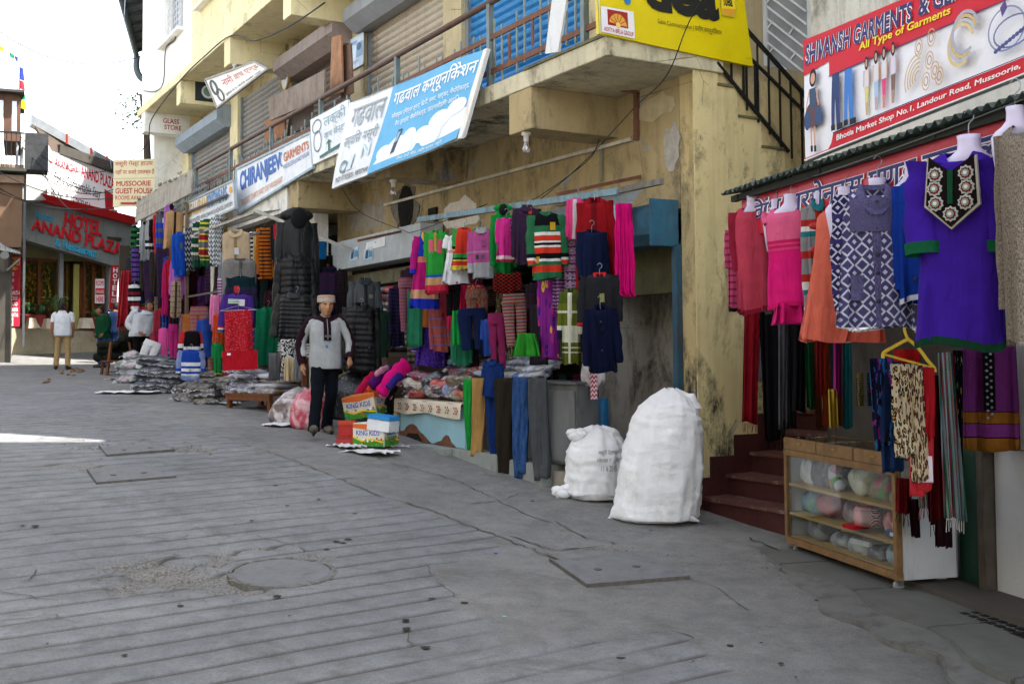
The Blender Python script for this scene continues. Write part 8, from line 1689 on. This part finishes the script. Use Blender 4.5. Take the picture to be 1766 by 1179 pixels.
# bulbs
def bulb(P, label, cap='#d8d4cc'):
    o = thing('light_bulb', label, 'bulb', P); MB().lathe([(.05,.0),(.05,-.03),(.03,-.035),(.028,-.09),(.02,-.1)],n=14).build('holder', paint(cap,.6), o, smooth=True); MB().lathe([(.018,-.09),(.03,-.13),(.042,-.17),(.036,-.205),(.015,-.22),(0,-.222)],n=14,cap=(False,False)).build('glass_bulb', glass((.9,.9,.92),.05,.9), o, smooth=True)
bulb(FM.w(-1.5,-.98,2.21),'bare bulb under the beam end nearest the yellow sign'); bulb(FM.w(-4.95,-.9,2.21),'bare bulb under the beam behind the blue banner'); bulb(FM.w(-11.9,-.95,5.3),'bare bulb under an upper beam above the clock sign')
# clock, boards and junk on the balcony
P = Fp(494,138,-.15); ck = thing('wall_clock','round wall clock with gilt rim beside the brown shutter','clock',P,FM.phi); o = MB().lathe([(.0,0),(.2,0),(.235,.015),(.235,.05),(.2,.055),(.19,.03),(0,.03)],n=28,cap=(False,False)).build('case', [paint('#a58a4a',.4,metal=.4)], ck, smooth=False); o.rotation_euler = (R(90),0,0); d_ = MB().lathe([(0,.034),(.185,.034)],n=28,cap=(False,False)).build('dial', paint('#d8d8d2',.5), ck); d_.rotation_euler = (R(90),0,0); MB().box(-.006,.006,-.042,-.038,0,.13).build('hand', paint('#1a1a1a',.5), ck); MB().box(0,.09,-.042,-.038,-.006,.006).build('hand', paint('#1a1a1a',.5), ck)
def board(px, y, col, label, th=.03, name='board', var=.2):
    c_ = [Fp(a_,b_,y) for a_,b_ in px]; n_ = (c_[1]-c_[0]).cross(c_[3]-c_[0]).normalized(); g_ = MB(); g_.prism(c_, -n_*th); return tag(g_.build(name, paint(col,.85,var,5,dirt=.25)),label,'board')
board([(465,208),(558,168),(560,120),(462,172)],-.9,'#85786c','weathered grey board with faded writing leaning behind the railing'); board([(568,168),(590,158),(588,60),(572,65)],-.55,'#a5795a','tall brown cardboard strip leaning on the brown shutter'); board([(588,170),(608,160),(604,75),(584,82)],-.45,'#7a5f50','darker cardboard sheet with a tape band behind the strip')
board([(455,250),(490,235),(492,190),(458,208)],-.7,'#9a6a48','reddish cardboard sheets stacked behind the railing'); board([(495,235),(535,215),(540,165),(500,185)],-.6,'#6b6058','dark grey boards stacked behind the railing')
board([(940,93),(962,90),(978,-10),(953,-10)],-1.03,'#dfe0df','narrow white plank wedged upright in the railing',var=.05)
s_ = fsign('blue_bill','pale blue bill with a small portrait on the yellow pier',[(601,125),(627,110),(627,55),(602,70)],-.05,'#cfe0ee',None,.004); s_.rect(.5,.3,.95,.75,'#8fb0cc'); s_.disc(.72,.62,.16,.12,'#5a6a80'); s_.text('मोबाइल',.06,.74,.6,.9,'#3a7fc0',.0); s_.text('रिचार्ज',.06,.12,.7,.26,'#3a7fc0',.0)
bf = fthing(FM,'metal_chair','dark blue metal chair frame behind the balcony railing','chair'); a_ = FM.at(610,190,-.6); g_ = MB(); g_.tube([(a_.x-.4,-.6,2.82),(a_.x-.4,-.6,3.55),(a_.x+.35,-.6,3.6),(a_.x+.35,-.6,2.82)],.03,8); g_.tube([(a_.x-.4,-.3,2.82),(a_.x-.4,-.6,3.3)],.025,8); g_.tube([(a_.x+.35,-.3,2.82),(a_.x+.35,-.6,3.3)],.025,8); g_.build('tube_frame', paint('#27356e',.5), bf); MB().box(a_.x-.38,a_.x+.33,-.62,-.3,3.2,3.23).build('seat', paint('#2a3a70',.6), bf)
# posters on the grey shutter box
for i, (px, lb_) in enumerate([([(603,451),(618,446),(618,424),(604,429)],'small blue and white sticker on the grey shutter box, nearer the capped man'),([(628,450),(643,446),(643,425),(628,430)],'small blue and white sticker on the grey shutter box, under the torn paper')]):
    s_ = fsign('sticker',lb_,px,-.366,'#b9d3e2',None,.003); s_.poly([(.2,.15),(.45,.15),(.42,.9),(.25,.9)],'#2a4a66'); s_.rect(.55,.2,.95,.7,'#5a92b8')
s_ = fsign('torn_paper','torn white paper scraps on the grey shutter box',[(630,432),(664,424),(664,408),(632,418)],-.367,'#dfe2e2',None,.003)
# timber fascia and wire rack over the far stalls
fa = fthing(FM,'timber_fascia','bleached timber boards nailed above the far knitwear rail','boards'); c0, c1 = FM.at(234,372,-1.45), FM.at(330,322,-1.45); c2_ = FM.at(330,300,-1.45)
for i in range(3): dz = i*.17; MB().prism([(c0.x,-1.46+.01*i,c0.z-.16+dz),(c1.x,-1.46+.01*i,c1.z-.12+dz*.9),(c1.x,-1.46+.01*i,c1.z+.03+dz*.9),(c0.x,-1.46+.01*i,c0.z-.005+dz)],(0,.03,0)).build('board', paint('#a09a8e',.9,.2,4,dirt=.35), fa)
for i in range(12): MB().ball((c0.x+(c1.x-c0.x)*i/12,-1.47,c0.z+.3+random.uniform(-.05,.1)),random.uniform(.04,.08),7,sc=(2.2,.4,.5)).build('rag', cloth(random.choice(['#b8b0a0','#8a8478','#c9c4ba'])), fa, uv=(.2,.2))
rk = fthing(FM,'wire_rack','overhead wire mesh rack above the beige waistcoat','rack'); zr = FM.at(450,365,-1.3).z
g_ = MB()
for i in range(24): x_ = -12.6+i*.15; g_.tube([(x_,-1.5,zr-.05),(x_,-.6,zr+.12)],.006,4)
for j in range(7): g_.tube([(-12.7,-1.5+.15*j,zr-.05+.028*j),(-9.0,-1.5+.15*j,zr-.05+.028*j)],.007,4)
g_.build('mesh', paint('#8a8780',.6), rk); MB().bar((-12.8,-1.5,zr-.06),(-8.9,-1.5,zr-.06),.05,.04).build('front_bar', paint('#9a968c',.7,.2,5), rk); MB().bar((-8.9,-1.5,zr-.02),(-7.6,-.3,1.5),.06,.05).build('strut', paint('#a5a29a',.7,.2,5), rk)
# far stall frame
fs = fthing(FM,'stall_frame','rough timber frame carrying the far knitwear rail','frame')
for x_ in (-18.3,-16.2,-13.6): MB().bar((x_,-1.38,-.8),(x_,-1.38,2.9),.06).build('post', paint('#6a5c4c',.9,.2,5), fs)
for z_ in (1.1,2.35,2.75): MB().bar((-18.4,-1.36,z_),(-10.9,-1.36,z_-.02),.035).build('rail', paint('#5a5048',.8), fs)
MB().bar((-12.9,-1.36,1.9),(-9.0,-1.36,1.9),.03).build('rail', paint('#5a5048',.8), fs)
tp_ = fthing(FM,'dark_backing','near-black sheet added behind the far knitwear stall to darken it','backdrop cloth'); g_ = MB(); L = []  # added sheet; the stall's dark depth is put into its colour
for i in range(60): x_ = -19.4+i*.18; L.append([(x_,-.55+.05*math.sin(i*.9),2.6),(x_,-.52+.06*math.sin(i*.9+.5),1.0),(x_,-.5+.05*math.sin(i*.8),-.6)])
g_.rings(L[:34], closed=False).build('cloth_sheet', cloth('#1d1a1c'), tp_, smooth=True, uv=(1,1))
# heap of camouflage bundles on a stand behind the boy
hp = thing('bundle_stand','low timber stand at the far corner under the camouflage bundles','stand',gp(203,646),FM.phi)
for sx in (-.35,.35): MB().bar((sx,-.3,0),(sx*.8,-.2,.75),.05).build('leg', WD, hp); MB().bar((sx,.3,0),(sx*.8,.2,.75),.05).build('leg', WD, hp)
MB().box(-.4,.4,-.35,.35,.3,.34).build('shelf', WD, hp)
for i in range(7):
    v_ = hp.location+Vector((random.uniform(-.35,.25),random.uniform(-.25,.2),.42+.13*(i//2))); o = thing('cloth_bundle','dark camouflage cloth bundle heaped on the stand behind the boy','bundle',v_,random.uniform(0,3),'camouflage bundles on the stand'); packet((0,0,0),.5,.4,.2,0,cloth('#22261e','camo','#3f4636','#0f100d',n=5),par=o,seed=60+i)
gt = fthing(FM,'drain_grate','iron drain grate in the road by the far stall corner','grate'); P = gp(195,641); gt.location = P; 
for i in range(9): MB().box(-.3+i*.07,-.26+i*.07,-.2,.2,.0,.015).build('bar', paint('#2a2826',.7), gt)
# doormat
dm = fthing(FQ,'doormat','black ribbed rubber doormat at the picture edge','mat'); g_ = MB(); g_.box(.6,2.2,-.0,.46,-1.645,-1.63); 
for i in range(20):
    for j in range(6): g_.box(.62+i*.08,.67+i*.08,.02+j*.075,.065+j*.075,-1.63,-1.622)
g_.build('rubber', paint('#141414',.8), dm, fix=False)
# leaves of a tree behind the far building end
tr = thing('tree','leafy tree top showing past the far end of the long building','tree',dw(252,240,36)); MB().tube([(0,0,-6),(.1,0,-2),(0,0,.5),(-.2,0,1.5)],[.2,.16,.1,.04],8).build('trunk', paint('#4a4036',.9), tr); g_ = MB(); rq = random.Random(9)
for i in range(420):
    c_ = Vector((rq.gauss(-.05,.33),rq.gauss(0,.5),rq.gauss(.9,.3))); a_ = Vector((rq.uniform(-1,1),rq.uniform(-1,1),rq.uniform(-1,1))).normalized()*.075; b_ = a_.cross(Vector((rq.uniform(-1,1),rq.uniform(-1,1),1))).normalized()*.035; g_.add([c_-a_,c_+b_,c_+a_,c_-b_],[(0,1,2,3)])
g_.build('crown', paint('#3f5a38',.6,.35,4), tr, fix=False)
# litter
for i, (px, py, r_, cl) in enumerate([(700,1072,.012,'#1a1a1a'),(855,955,.012,'#2a3a6a'),(870,1066,.01,'#4fc06a'),(612,885,.02,'#8a6a3a'),(1030,860,.012,'#6ab07a'),(755,780,.014,'#c04a2a'),(1210,905,.014,'#4a4a9a')]):
    o = MB().ball((0,0,0),r_,6,sc=(1.4,1,.3)).build('litter', paint(cl,.7)); o.location = gp(px,py)+Vector((0,0,.008)); tag(o,['black speck of litter on the grooved road','dark blue bottle top by the road crack','green speck of litter right of the manhole','brown leaf on the upper road','green scrap beside the small white bundle','orange scrap by the stall plinth','violet scrap beside the tall sack'][i],'litter')
# continuous bodies
for b in _rem:
    md = b.modifiers.new('Remesh','REMESH'); md.mode = 'VOXEL'; md.voxel_size = .0062; md.use_smooth_shade = True
bpy.context.view_layer.update(); dg = bpy.context.evaluated_depsgraph_get()
for b in _rem:
    nm = bpy.data.meshes.new_from_object(b.evaluated_get(dg)); b.modifiers.clear(); b.data = nm
    if not nm.materials: nm.materials.append(SKIN)
    nm.polygons.foreach_set('use_smooth',[True]*len(nm.polygons))
flush_text()
